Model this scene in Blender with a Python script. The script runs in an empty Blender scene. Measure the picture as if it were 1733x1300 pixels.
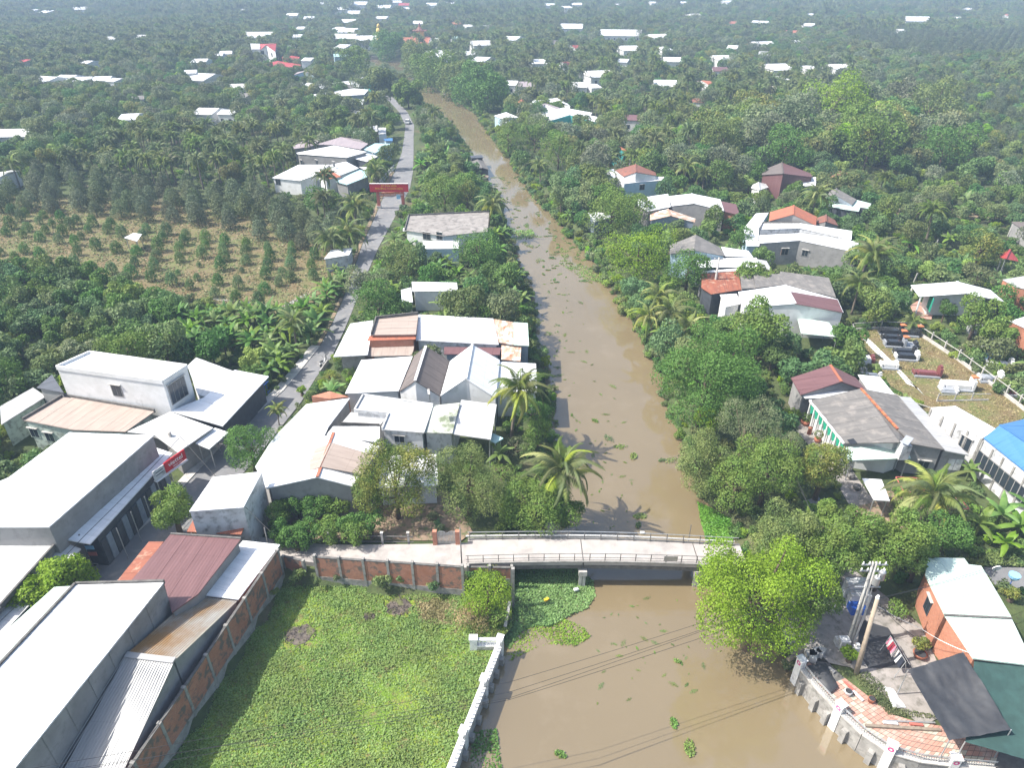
import bpy, math, random
import numpy as np
from mathutils import Vector
random.seed(7)
C = bpy.context.scene
col = C.collection
# ------------------------------------------------------------------ camera, light, exposure
CAM_H, PITCH, FPX = 50.0, math.radians(31.0), 1180.0
cd = bpy.data.cameras.new('camera'); cam = bpy.data.objects.new('camera', cd); col.objects.link(cam)
cam.location = (0, 0, CAM_H); cam.rotation_euler = (math.radians(90) - PITCH, 0, 0)
cd.sensor_width = 36; cd.lens = FPX / 1733 * 36; cd.clip_start = 0.5; cd.clip_end = 9000
C.camera = cam
SUN_DIR = Vector((0.78, 0.06, -1.0)).normalized()
w = bpy.data.worlds.new('World'); C.world = w; w.use_nodes = True
nt = w.node_tree; bg = nt.nodes['Background']
sk = nt.nodes.new('ShaderNodeTexSky'); sk.sky_type = 'NISHITA'; sk.sun_disc = False
sk.sun_elevation = math.asin(-SUN_DIR.z); sk.sun_rotation = math.atan2(-SUN_DIR.x, -SUN_DIR.y)
sk.air_density = 1.2; sk.dust_density = 3.0; sk.ozone_density = 1.0; sk.altitude = 0
nt.links.new(sk.outputs[0], bg.inputs[0]); bg.inputs[1].default_value = 0.15
sl = bpy.data.lights.new('sun', 'SUN'); sl.energy = 5.0; sl.angle = math.radians(0.5); sl.color = (1.0, 0.955, 0.88)
so = bpy.data.objects.new('sun', sl); col.objects.link(so)
so.rotation_euler = SUN_DIR.to_track_quat('-Z', 'Y').to_euler(); so.location = (-60, 0, 90)
C.view_settings.view_transform = 'Standard'; C.view_settings.look = 'None'
C.view_settings.exposure = 0.75; C.view_settings.gamma = 1
C.render.engine = 'CYCLES'
C.cycles.max_bounces = 6; C.cycles.diffuse_bounces = 3; C.cycles.glossy_bounces = 2
C.cycles.transmission_bounces = 2; C.cycles.volume_bounces = 0; C.cycles.transparent_max_bounces = 6
C.cycles.use_denoising = True
HAZE_DENSITY = 0.00064

# ------------------------------------------------------------------ survey: a photograph pixel and a height give a place
cs, sn = math.cos(PITCH), math.sin(PITCH)
def P(px, py, z=0.0):
    dx, dy = (px - 866.5), (650 - py)
    ry, rz = FPX * cs + dy * sn, -FPX * sn + dy * cs
    t = (z - CAM_H) / rz
    return Vector((dx * t, ry * t, z))
def proj(x, y, z):
    f = y * cs - (z - CAM_H) * sn; u = y * sn + (z - CAM_H) * cs
    return 866.5 + FPX * x / f, 650 - FPX * u / f
def height_at(b, py):                      # height above which the vertical through b shows at row py
    lo, hi = b.z, 40.0
    for _ in range(40):
        m = (lo + hi) / 2
        if proj(b.x, b.y, m)[1] > py: lo = m
        else: hi = m
    return lo
def FR(ox, oy, s): return lambda x, y: (ox + x / s, oy + y / s)
fB, fC, fD = FR(0, 560, 3.421), FR(0, 900, 3.25), FR(430, 520, 3.25)
fE, fF, fG, fH, fI = FR(1250, 530, 3.513), FR(1250, 230, 3.588), FR(1100, 300, 5.416), FR(850, 230, 3.466), FR(450, 230, 3.466)
fA, fT, fR2, fJ = FR(0, 0, 2.888), FR(500, 0, 2.888), FR(1100, 0, 2.738), FR(440, 0, 5.416)
fK, fL, fN = FR(1300, 860, 2.954), FR(1400, 540, 5.204), FR(1330, 1080, 5.91)
ident = lambda x, y: (x, y)

# ------------------------------------------------------------------ materials
def mk(name):
    m = bpy.data.materials.new(name); m.use_nodes = True
    return m, m.node_tree, m.node_tree.nodes['Principled BSDF']
def node(nt, t, **k):
    n = nt.nodes.new(t)
    for a, b in k.items(): setattr(n, a, b)
    return n
def math_n(nt, op, a, b=None, c=None):
    n = node(nt, 'ShaderNodeMath', operation=op)
    for i, v in enumerate((a, b, c)):
        if v is None: continue
        if isinstance(v, (int, float)): n.inputs[i].default_value = v
        else: nt.links.new(v, n.inputs[i])
    return n.outputs[0]
def noise_fac(nt, scale, detail=4, lo=0.35, hi=0.65, vec=None, rough=0.6):
    n = node(nt, 'ShaderNodeTexNoise'); n.inputs['Scale'].default_value = scale
    n.inputs['Detail'].default_value = detail; n.inputs['Roughness'].default_value = rough
    if vec is None: vec = node(nt, 'ShaderNodeNewGeometry').outputs['Position']
    nt.links.new(vec, n.inputs['Vector'])
    mr = node(nt, 'ShaderNodeMapRange'); mr.inputs[1].default_value = lo; mr.inputs[2].default_value = hi
    nt.links.new(n.outputs[0], mr.inputs[0])
    return mr.outputs[0]
def mixc(nt, f, a, b):
    n = node(nt, 'ShaderNodeMix', data_type='RGBA')
    for s, v in ((0, f), (6, a), (7, b)):
        if isinstance(v, (int, float)): n.inputs[s].default_value = v
        elif isinstance(v, tuple): n.inputs[s].default_value = v + (1,) if len(v) == 3 else v
        else: nt.links.new(v, n.inputs[s])
    return n.outputs[2]
def plain(name, c, rough=0.7, metal=0.0, c2=None, scale=1.5, c3=None, scale3=0.3, lo3=0.5, hi3=0.65, bump=0.0, bscale=20):
    m, nt, b = mk(name)
    b.inputs['Roughness'].default_value = rough; b.inputs['Metallic'].default_value = metal
    out = c
    if c2: out = mixc(nt, noise_fac(nt, scale), c, c2)
    if c3: out = mixc(nt, noise_fac(nt, scale3, 5, lo3, hi3), out, c3)
    if isinstance(out, tuple): b.inputs['Base Color'].default_value = out + (1,)
    else: nt.links.new(out, b.inputs['Base Color'])
    if bump:
        bn = node(nt, 'ShaderNodeBump'); bn.inputs['Strength'].default_value = bump; bn.inputs['Distance'].default_value = 0.05
        nt.links.new(noise_fac(nt, bscale, 3, 0, 1), bn.inputs['Height']); nt.links.new(bn.outputs[0], b.inputs['Normal'])
    return m
def roofmat(name, c, c2, rough=0.45, rib=0.25, metal=0.0, depth=0.6, c3=None, f3=(0.5, 0.7), s3=0.25, seams=1.0, tile=0):
    """Sheet roof: ribs run down the slope (UV v), stains stretched with the ribs, darker sheet laps."""
    m, nt, b = mk(name)
    uv = node(nt, 'ShaderNodeUVMap').outputs[0]
    sep = node(nt, 'ShaderNodeSeparateXYZ'); nt.links.new(uv, sep.inputs[0])
    mp = node(nt, 'ShaderNodeMapping'); mp.inputs['Scale'].default_value = (1.6, 0.25, 1); nt.links.new(uv, mp.inputs[0])
    oi = node(nt, 'ShaderNodeNewGeometry').outputs['Position']
    k = mixc(nt, noise_fac(nt, 1.0, 5, 0.35, 0.7, mp.outputs[0]), c, c2)
    if c3:
        k = mixc(nt, noise_fac(nt, s3, 6, f3[0], f3[1], oi), k, c3)
    lap = math_n(nt, 'LESS_THAN', math_n(nt, 'FRACT', math_n(nt, 'MULTIPLY', sep.outputs[0], 1 / 1.1)), 0.04)
    lap2 = math_n(nt, 'LESS_THAN', math_n(nt, 'FRACT', math_n(nt, 'MULTIPLY', sep.outputs[1], 1 / 2.4)), 0.025)
    lapm = math_n(nt, 'MULTIPLY', math_n(nt, 'MAXIMUM', lap, lap2), 0.22 * seams)
    k = mixc(nt, lapm, k, tuple(x * 0.35 for x in c))
    nt.links.new(k, b.inputs['Base Color'])
    b.inputs['Roughness'].default_value = rough; b.inputs['Metallic'].default_value = metal
    s = math_n(nt, 'SINE', math_n(nt, 'MULTIPLY', sep.outputs[0], 2 * math.pi / rib))
    if tile:
        s = math_n(nt, 'ADD', s, math_n(nt, 'MULTIPLY', math_n(nt, 'FRACT', math_n(nt, 'MULTIPLY', sep.outputs[1], 3.2)), -1.5))
    bn = node(nt, 'ShaderNodeBump'); bn.inputs['Strength'].default_value = depth; bn.inputs['Distance'].default_value = 0.006
    nt.links.new(s, bn.inputs['Height']); nt.links.new(bn.outputs[0], b.inputs['Normal'])
    return m
MT = {}
MT['white'] = roofmat('white_sheet_roof', (0.80, 0.81, 0.82), (0.66, 0.67, 0.68), 0.4, seams=1.0, c3=(0.50, 0.50, 0.49), f3=(.6, .95), s3=.35)
MT['offwhite'] = roofmat('weathered_white_roof', (0.60, 0.60, 0.60), (0.48, 0.48, 0.47), 0.5, c3=(0.38, 0.37, 0.35), f3=(0.52, .8), seams=.8)
MT['zinc'] = roofmat('zinc_roof', (0.46, 0.46, 0.455), (0.37, 0.365, 0.355), 0.5, metal=0.1, rib=0.3)
MT['zincrust'] = roofmat('zinc_roof_with_rust_wash', (0.52, 0.50, 0.46), (0.38, 0.33, 0.26), 0.4, metal=0.2, rib=0.3, c3=(0.36, 0.20, 0.07), f3=(0.45, 0.62), s3=0.16)
MT['palegreen'] = roofmat('pale_green_roof', (0.55, 0.68, 0.60), (0.48, 0.60, 0.54), 0.4)
MT['mossy'] = roofmat('mossy_cement_roof', (0.50, 0.51, 0.46), (0.40, 0.42, 0.36), 0.7, c3=(0.16, 0.19, 0.11), f3=(0.5, 0.62), s3=.5)
MT['rust'] = roofmat('rusty_roof', (0.30, 0.10, 0.055), (0.20, 0.07, 0.045), 0.75, c3=(0.42, 0.28, 0.2), f3=(0.55, 0.7), s3=1.0)
MT['rustmix'] = roofmat('patchy_rust_roof', (0.34, 0.13, 0.06), (0.55, 0.47, 0.38), 0.7, c3=(0.6, 0.58, 0.52), f3=(0.5, 0.58), s3=.8)
MT['maroon'] = roofmat('maroon_roof', (0.17, 0.085, 0.085), (0.13, 0.062, 0.062), 0.5, rib=0.3)
MT['redroof'] = roofmat('red_roof', (0.42, 0.05, 0.05), (0.34, 0.05, 0.045), 0.5)
MT['beige'] = roofmat('beige_cement_roof', (0.38, 0.31, 0.265), (0.30, 0.24, 0.205), 0.8, rib=0.18)
MT['pinkgrey'] = roofmat('faded_mauve_roof', (0.33, 0.28, 0.29), (0.26, 0.22, 0.235), 0.7)
MT['cement'] = roofmat('grey_cement_roof', (0.175, 0.165, 0.155), (0.12, 0.115, 0.11), 0.85, rib=0.18, c3=(0.24, 0.22, 0.2), f3=(0.5, 0.7), s3=.9)
MT['browncement'] = roofmat('brown_cement_roof', (0.15, 0.125, 0.115), (0.10, 0.085, 0.08), 0.85, rib=0.18)
MT['tile'] = roofmat('orange_clay_tiles', (0.42, 0.14, 0.075), (0.30, 0.10, 0.06), 0.75, rib=0.25, tile=1, seams=0, c3=(0.2, .1, .07), f3=(.5, .75), s3=1.2)
MT['dtile'] = roofmat('dark_clay_tiles', (0.26, 0.10, 0.07), (0.18, 0.075, 0.055), 0.8, rib=0.25, tile=1, seams=0, c3=(0.13, .08, .06), f3=(.45, .7), s3=1.2)
MT['blue'] = roofmat('blue_sheet_roof', (0.07, 0.20, 0.42), (0.06, 0.175, 0.37), 0.4, rib=0.3)
MT['darksheet'] = roofmat('dark_grey_sheet_roof', (0.10, 0.105, 0.12), (0.075, 0.08, 0.09), 0.45, rib=0.5, depth=1)
MT['slab'] = plain('concrete_roof_slab', (0.30, 0.28, 0.26), 0.9, c2=(0.22, 0.20, 0.185), scale=0.4, c3=(0.14, 0.13, 0.12), scale3=0.9, bump=.1)
MT['aqua'] = roofmat('pale_aqua_roof', (0.45, 0.66, 0.66), (0.4, 0.58, 0.6), 0.4)
MT['w_white'] = plain('white_plaster', (0.74, 0.74, 0.74), 0.8, c2=(0.64, 0.64, 0.63), scale=0.8, c3=(0.42, 0.42, 0.40), scale3=0.7, lo3=.6, hi3=.85)
MT['w_stain'] = plain('stained_white_plaster', (0.62, 0.63, 0.64), 0.85, c2=(0.5, 0.5, 0.5), scale=0.9, c3=(0.16, 0.16, 0.155), scale3=1.4, lo3=.5, hi3=.75)
MT['w_grey'] = plain('cement_render', (0.30, 0.295, 0.29), 0.9, c2=(0.23, 0.225, 0.22), scale=0.5, c3=(0.17, 0.165, 0.16), scale3=1.2, lo3=.52, hi3=.8)
MT['w_blue'] = plain('pale_blue_wall', (0.42, 0.56, 0.66), 0.8, c2=(0.36, 0.49, 0.58))
MT['w_teal'] = plain('teal_wall', (0.06, 0.42, 0.40), 0.7, c2=(0.05, 0.34, 0.33))
MT['w_pgreen'] = plain('faded_green_plaster', (0.45, 0.52, 0.46), 0.85, c2=(0.36, 0.42, 0.37), c3=(0.2, 0.22, 0.19), scale3=1.5)
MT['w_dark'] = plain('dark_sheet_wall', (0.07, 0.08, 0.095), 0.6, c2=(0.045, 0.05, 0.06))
MT['w_zinc'] = plain('zinc_wall', (0.26, 0.31, 0.37), 0.5, c2=(0.2, 0.24, 0.29), scale=3)
MT['w_yellow'] = plain('yellow_plaster', (0.66, 0.48, 0.14), 0.8, c2=(0.58, 0.41, 0.12))
def brickmat(name, a, b_, mortar, stain=None):
    m, nt, b = mk(name)
    uv = node(nt, 'ShaderNodeUVMap').outputs[0]
    br = node(nt, 'ShaderNodeTexBrick'); nt.links.new(uv, br.inputs['Vector'])
    br.inputs['Scale'].default_value = 1.0; br.inputs['Brick Width'].default_value = 0.22; br.inputs['Row Height'].default_value = 0.1
    br.inputs['Mortar Size'].default_value = 0.008
    for i, c in (('Color1', a), ('Color2', b_), ('Mortar', mortar)): br.inputs[i].default_value = c + (1,)
    k = br.outputs[0]
    k = mixc(nt, noise_fac(nt, 0.7, 5, 0.45, 0.75), k, tuple(x * .72 for x in a))
    if stain: k = mixc(nt, noise_fac(nt, 1.3, 7, 0.5, 0.6), k, stain)
    nt.links.new(k, b.inputs['Base Color']); b.inputs['Roughness'].default_value = 0.9
    bn = node(nt, 'ShaderNodeBump'); bn.inputs['Strength'].default_value = .5; bn.inputs['Distance'].default_value = .01
    nt.links.new(math_n(nt, 'SUBTRACT', 1.0, br.outputs[1]), bn.inputs['Height']); nt.links.new(bn.outputs[0], b.inputs['Normal'])
    return m
MT['brick'] = brickmat('orange_brickwork', (0.50, 0.20, 0.11), (0.42, 0.15, 0.085), (0.36, 0.30, 0.26))
MT['brickold'] = brickmat('old_brickwork', (0.46, 0.19, 0.11), (0.36, 0.14, 0.085), (0.30, 0.25, 0.22), stain=(0.15, 0.12, 0.10))
MT['concrete'] = plain('concrete', (0.33, 0.32, 0.30), 0.9, c2=(0.24, 0.23, 0.215), scale=1.2, c3=(0.13, 0.125, 0.11), scale3=1.8, lo3=.5, hi3=.75, bump=.15)
MT['lightcon'] = plain('pale_concrete', (0.50, 0.48, 0.45), 0.9, c2=(0.40, 0.385, 0.36), scale=1.5, c3=(0.26, 0.25, 0.23), scale3=1.2, lo3=.52, hi3=.75)
MT['darkcon'] = plain('weathered_dark_concrete', (0.15, 0.145, 0.135), 0.95, c2=(0.09, 0.085, 0.08), scale=2)
MT['whitepaint'] = plain('white_paint', (0.78, 0.78, 0.77), 0.6, c2=(0.68, 0.68, 0.67), c3=(0.38, 0.37, 0.35), scale3=2.5, lo3=.55, hi3=.75)
MT['asphalt'] = plain('worn_road_surface', (0.20, 0.20, 0.205), 0.9, c2=(0.155, 0.155, 0.16), scale=0.35, c3=(0.27, 0.255, 0.235), scale3=0.8, lo3=.52, hi3=.72, bump=.15, bscale=12)
MT['deck'] = plain('bridge_deck_concrete', (0.42, 0.385, 0.36), 0.9, c2=(0.34, 0.315, 0.295), scale=0.7, c3=(0.27, 0.25, 0.235), scale3=0.35, lo3=.52, hi3=.7, bump=.1)
MT['dirt'] = plain('bare_earth', (0.30, 0.215, 0.15), 0.95, c2=(0.21, 0.15, 0.10), scale=0.9, c3=(0.10, 0.12, 0.05), scale3=1.6, lo3=.5, hi3=.62, bump=.3, bscale=4)
MT['yard'] = plain('yard_concrete', (0.33, 0.30, 0.28), 0.9, c2=(0.24, 0.22, 0.20), scale=0.8, c3=(0.15, 0.14, 0.12), scale3=1.2)
MT['glass'] = plain('window_glass', (0.03, 0.04, 0.05), 0.08)
MT['steel'] = plain('galvanised_steel', (0.48, 0.49, 0.50), 0.4, 0.5, c2=(0.36, 0.37, 0.38))
MT['darkrail'] = plain('weathered_dark_rail', (0.12, 0.115, 0.11), 0.7, c2=(0.20, 0.19, 0.18), scale=5)
MT['black'] = plain('black_rubber', (0.02, 0.02, 0.022), 0.6)
MT['darkroom'] = plain('unlit_interior', (0.035, 0.035, 0.038), 0.9)
MT['blackgranite'] = plain('black_granite', (0.03, 0.032, 0.036), 0.15)
MT['greygranite'] = plain('grey_granite', (0.32, 0.34, 0.37), 0.3, c2=(.26, .28, .31), scale=4)
MT['pinkgranite'] = plain('red_granite', (0.22, 0.07, 0.07), 0.3, c2=(.16, .05, .05), scale=4)
MT['red'] = plain('red_panel', (0.52, 0.015, 0.03), 0.45)
MT['redcol'] = plain('faded_red_paint', (0.45, 0.13, 0.10), 0.6)
MT['bluepaint'] = plain('blue_paint', (0.025, 0.10, 0.42), 0.45)
MT['skyblue'] = plain('light_blue_paint', (0.25, 0.50, 0.72), 0.5)
MT['lettering'] = plain('white_lettering', (0.82, 0.82, 0.80), 0.5)
MT['yellowletter'] = plain('yellow_lettering', (0.72, 0.45, 0.03), 0.5)
MT['orange'] = plain('orange_tile', (0.60, 0.20, 0.08), 0.6, c2=(.5, .16, .07), scale=3)
MT['greennet'] = plain('green_shade_net', (0.015, 0.33, 0.20), 0.8, c2=(0.012, 0.24, 0.15), scale=4)
MT['darknet'] = plain('dark_green_shade_net', (0.03, 0.075, 0.068), 0.9, c2=(0.022, 0.055, 0.05), scale=1.2)
MT['tarp'] = plain('black_tarpaulin', (0.045, 0.047, 0.052), 0.55, c2=(0.032, 0.033, 0.037), scale=1.1)
MT['wood'] = plain('grey_timber', (0.28, 0.23, 0.18), 0.85, c2=(0.19, 0.155, 0.12), scale=3)
MT['pot'] = plain('clay_pot', (0.36, 0.13, 0.07), 0.8, c2=(.28, .1, .06), scale=4)
MT['tilepink'] = plain('pink_paving_tile', (0.46, 0.26, 0.20), 0.7, c2=(0.40, 0.22, 0.17), scale=1.6, c3=(.46, .36, .3), scale3=.9)
MT['tilewhite'] = plain('cream_paving_tile', (0.48, 0.45, 0.37), 0.7, c2=(0.42, 0.38, 0.30), scale=1.6)
MT['cloth_red'] = plain('maroon_cloth', (0.25, 0.02, 0.04), 0.9)
MT['cloth_pink'] = plain('pink_cloth', (0.65, 0.22, 0.30), 0.9)
MT['cloth_dark'] = plain('dark_cloth', (0.02, 0.025, 0.04), 0.9)
MT['cloth_pale'] = plain('pale_cloth', (0.6, 0.55, 0.52), 0.9)
MT['pink'] = plain('pink_emblem', (0.55, 0.05, 0.22), 0.5)
MT['polecon'] = plain('tan_concrete_pole', (0.40, 0.33, 0.25), 0.9, c2=(0.32, 0.26, 0.2), scale=2)
MT['bark'] = plain('tree_bark', (0.14, 0.10, 0.07), 0.9, c2=(0.09, 0.065, 0.045), scale=3)
MT['palmbark'] = plain('palm_trunk_bark', (0.22, 0.18, 0.14), 0.9, c2=(0.14, 0.115, 0.09), scale=5)
MT['burnt'] = plain('burnt_ash', (0.06, 0.05, 0.045), 0.95, c2=(0.15, 0.125, 0.10), scale=2.0, c3=(.12, .13, .05), scale3=1.2, lo3=.5, hi3=.6)
def leafmat(name, a, b_, c, rough=0.45, trans=0.3, vary=True):
    """Leaves: colour varies leaf by leaf (attribute), clump by clump and tree by tree."""
    m, nt, b = mk(name)
    at = node(nt, 'ShaderNodeAttribute'); at.attribute_name = 'tint'
    k = mixc(nt, at.outputs['Fac'], a, b_)
    tc = node(nt, 'ShaderNodeTexCoord').outputs['Object']
    k = mixc(nt, noise_fac(nt, 0.45, 2, 0.42, 0.62, tc), k, c)
    oi = node(nt, 'ShaderNodeObjectInfo').outputs['Random']
    if not vary: oi = node(nt, 'ShaderNodeValue').outputs[0]; oi.default_value = .4973
    hs = node(nt, 'ShaderNodeHueSaturation')
    nt.links.new(math_n(nt, 'MULTIPLY_ADD', oi, 0.05, 0.475), hs.inputs['Hue'])
    nt.links.new(math_n(nt, 'MULTIPLY_ADD', math_n(nt, 'FRACT', math_n(nt, 'MULTIPLY', oi, 7.3)), 0.55, 0.80), hs.inputs['Value'])
    nt.links.new(math_n(nt, 'MULTIPLY_ADD', math_n(nt, 'FRACT', math_n(nt, 'MULTIPLY', oi, 13.7)), 0.35, 0.75), hs.inputs['Saturation'])
    nt.links.new(k, hs.inputs['Color'])
    nt.links.new(hs.outputs[0], b.inputs['Base Color']); b.inputs['Roughness'].default_value = rough + .12; b.inputs['Specular IOR Level'].default_value = 0.25
    tr = node(nt, 'ShaderNodeBsdfTranslucent'); nt.links.new(hs.outputs[0], tr.inputs[0])
    mx = node(nt, 'ShaderNodeMixShader'); mx.inputs[0].default_value = trans
    nt.links.new(b.outputs[0], mx.inputs[1]); nt.links.new(tr.outputs[0], mx.inputs[2])
    nt.links.new(mx.outputs[0], nt.nodes['Material Output'].inputs[0])
    return m
MT['l_dark'] = leafmat('dark_green_leaves', (0.064, 0.144, 0.035), (0.136, 0.250, 0.061), (0.090, 0.173, 0.041))
MT['l_mid'] = leafmat('mid_green_leaves', (0.092, 0.165, 0.039), (0.184, 0.282, 0.065), (0.141, 0.196, 0.046))
MT['l_bright'] = leafmat('yellow_green_leaves', (0.125, 0.225, 0.022), (0.255, 0.37, 0.045), (0.18, 0.27, 0.03))
MT['l_olive'] = leafmat('olive_green_leaves', (0.145, 0.184, 0.058), (0.232, 0.272, 0.098), (0.109, 0.160, 0.052))
MT['l_brown'] = leafmat('flowering_olive_brown_leaves', (0.145, 0.192, 0.039), (0.290, 0.272, 0.078), (0.102, 0.160, 0.039))
MT['l_grey'] = leafmat('grey_green_leaves', (0.160, 0.192, 0.098), (0.261, 0.288, 0.163), (0.116, 0.160, 0.072))
MT['l_durian'] = leafmat('grey_green_durian_leaves', (0.083, 0.116, 0.049), (0.150, 0.186, 0.084), (0.105, 0.139, 0.063))
MT['l_palm'] = leafmat('palm_fronds', (0.085, 0.14, 0.03), (0.17, 0.23, 0.05), (0.14, 0.17, 0.045), rough=0.4)
MT['l_palmy'] = leafmat('yellowing_palm_fronds', (0.160, 0.240, 0.039), (0.348, 0.368, 0.078), (0.290, 0.320, 0.065), rough=0.4)
MT['l_banana'] = leafmat('banana_leaves', (0.112, 0.224, 0.036), (0.210, 0.336, 0.060), (0.140, 0.238, 0.048), rough=0.35, trans=.4)
MT['l_hya'] = leafmat('water_hyacinth_leaves', (0.088, 0.227, 0.033), (0.193, 0.374, 0.066), (0.123, 0.260, 0.040), rough=0.3)
MT['l_vine'] = leafmat('creeping_vine_leaves', (0.13, 0.26, 0.012), (0.26, 0.42, 0.022), (0.19, 0.29, 0.016))
MT['l_dry'] = leafmat('dry_twigs_and_grass', (0.286, 0.209, 0.110), (0.396, 0.308, 0.176), (0.220, 0.187, 0.088))
LEAFARGS = {'l_dark': ((0.064, 0.144, 0.035), (0.136, 0.250, 0.061), (0.090, 0.173, 0.041), dict()), 'l_mid': ((0.092, 0.165, 0.039), (0.184, 0.282, 0.065), (0.141, 0.196, 0.046), dict()), 'l_bright': ((0.125, 0.225, 0.022), (0.255, 0.37, 0.045), (0.18, 0.27, 0.03), dict()), 'l_olive': ((0.145, 0.184, 0.058), (0.232, 0.272, 0.098), (0.109, 0.160, 0.052), dict()), 'l_brown': ((0.145, 0.192, 0.039), (0.290, 0.272, 0.078), (0.102, 0.160, 0.039), dict()), 'l_grey': ((0.160, 0.192, 0.098), (0.261, 0.288, 0.163), (0.116, 0.160, 0.072), dict()), 'l_durian': ((0.083, 0.116, 0.049), (0.150, 0.186, 0.084), (0.105, 0.139, 0.063), dict()), 'l_palm': ((0.085, 0.14, 0.03), (0.17, 0.23, 0.05), (0.14, 0.17, 0.045), dict(rough=0.4)), 'l_palmy': ((0.160, 0.240, 0.039), (0.348, 0.368, 0.078), (0.290, 0.320, 0.065), dict(rough=0.4)), 'l_banana': ((0.112, 0.224, 0.036), (0.210, 0.336, 0.060), (0.140, 0.238, 0.048), dict(rough=0.35, trans=.4)), 'l_hya': ((0.088, 0.227, 0.033), (0.193, 0.374, 0.066), (0.123, 0.260, 0.040), dict(rough=0.3)), 'l_vine': ((0.13, 0.26, 0.012), (0.26, 0.42, 0.022), (0.19, 0.29, 0.016), dict()), 'l_dry': ((0.286, 0.209, 0.110), (0.396, 0.308, 0.176), (0.220, 0.187, 0.088), dict())}
def set_leaf(mat):                          # the same leaf without tree-to-tree variation
    if mat + '_set' not in MT:
        a, b_, c, kw = LEAFARGS[mat]; MT[mat + '_set'] = leafmat(mat + '_own', a, b_, c, vary=False, **kw)
    return mat + '_set'
# water: silty, with a smooth skin that mirrors sky and banks
m, nt, b = mk('silty_river_water')
k = mixc(nt, noise_fac(nt, 0.05, 4, 0.35, 0.7), (0.195, 0.152, 0.088), (0.172, 0.133, 0.075))
k = mixc(nt, noise_fac(nt, 0.25, 5, 0.55, 0.8), k, (0.212, 0.167, 0.103))
nt.links.new(k, b.inputs['Base Color']); b.inputs['Roughness'].default_value = 0.06; b.inputs['IOR'].default_value = 1.55
b.inputs['Specular IOR Level'].default_value = 1.0
bn = node(nt, 'ShaderNodeBump'); bn.inputs['Strength'].default_value = 0.10; bn.inputs['Distance'].default_value = 0.05
nt.links.new(noise_fac(nt, 1.3, 3, 0, 1), bn.inputs['Height']); nt.links.new(bn.outputs[0], b.inputs['Normal'])
MT['water'] = m
# ground under the trees
m, nt, b = mk('orchard_floor')
k = mixc(nt, noise_fac(nt, 0.35, 6, 0.4, 0.6), (0.045, 0.068, 0.02), (0.075, 0.10, 0.03))
k = mixc(nt, noise_fac(nt, 0.06, 6, 0.55, 0.68), k, (0.13, 0.10, 0.06))
k = mixc(nt, noise_fac(nt, 2.5, 4, 0.5, 0.75), k, (0.05, 0.055, 0.022))
nt.links.new(k, b.inputs['Base Color']); b.inputs['Roughness'].default_value = 0.95
bn = node(nt, 'ShaderNodeBump'); bn.inputs['Strength'].default_value = 0.6; bn.inputs['Distance'].default_value = 0.3
nt.links.new(noise_fac(nt, 1.5, 5, 0, 1), bn.inputs['Height']); nt.links.new(bn.outputs[0], b.inputs['Normal'])
MT['ground'] = m
m, nt, b = mk('dry_orchard_grass')
k = mixc(nt, noise_fac(nt, 0.16, 6, 0.40, 0.60), (0.15, 0.105, 0.045), (0.12, 0.145, 0.04))
k = mixc(nt, noise_fac(nt, 0.7, 6, 0.42, 0.66), k, (0.17, 0.13, 0.07))
k = mixc(nt, noise_fac(nt, 3, 4, 0.55, 0.8), k, (0.10, 0.12, 0.045))
nt.links.new(k, b.inputs['Base Color']); b.inputs['Roughness'].default_value = 0.95
bn = node(nt, 'ShaderNodeBump'); bn.inputs['Strength'].default_value = 0.5; bn.inputs['Distance'].default_value = 0.2
nt.links.new(noise_fac(nt, 3, 5, 0, 1), bn.inputs['Height']); nt.links.new(bn.outputs[0], b.inputs['Normal'])
MT['drygrass'] = m
m, nt, b = mk('matted_vine_floor')
k = mixc(nt, noise_fac(nt, 0.5, 6, 0.42, 0.6), (0.12, 0.21, 0.015), (0.20, 0.27, 0.025))
k = mixc(nt, noise_fac(nt, 0.9, 6, 0.55, 0.68), k, (0.19, 0.14, 0.07))
k = mixc(nt, noise_fac(nt, 6, 4, 0.5, 0.7), k, (0.05, 0.075, 0.02))
nt.links.new(k, b.inputs['Base Color']); b.inputs['Roughness'].default_value = 0.95
bn = node(nt, 'ShaderNodeBump'); bn.inputs['Strength'].default_value = 0.8; bn.inputs['Distance'].default_value = 0.15
nt.links.new(noise_fac(nt, 6, 5, 0, 1), bn.inputs['Height']); nt.links.new(bn.outputs[0], b.inputs['Normal'])
MT['field'] = m

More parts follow.
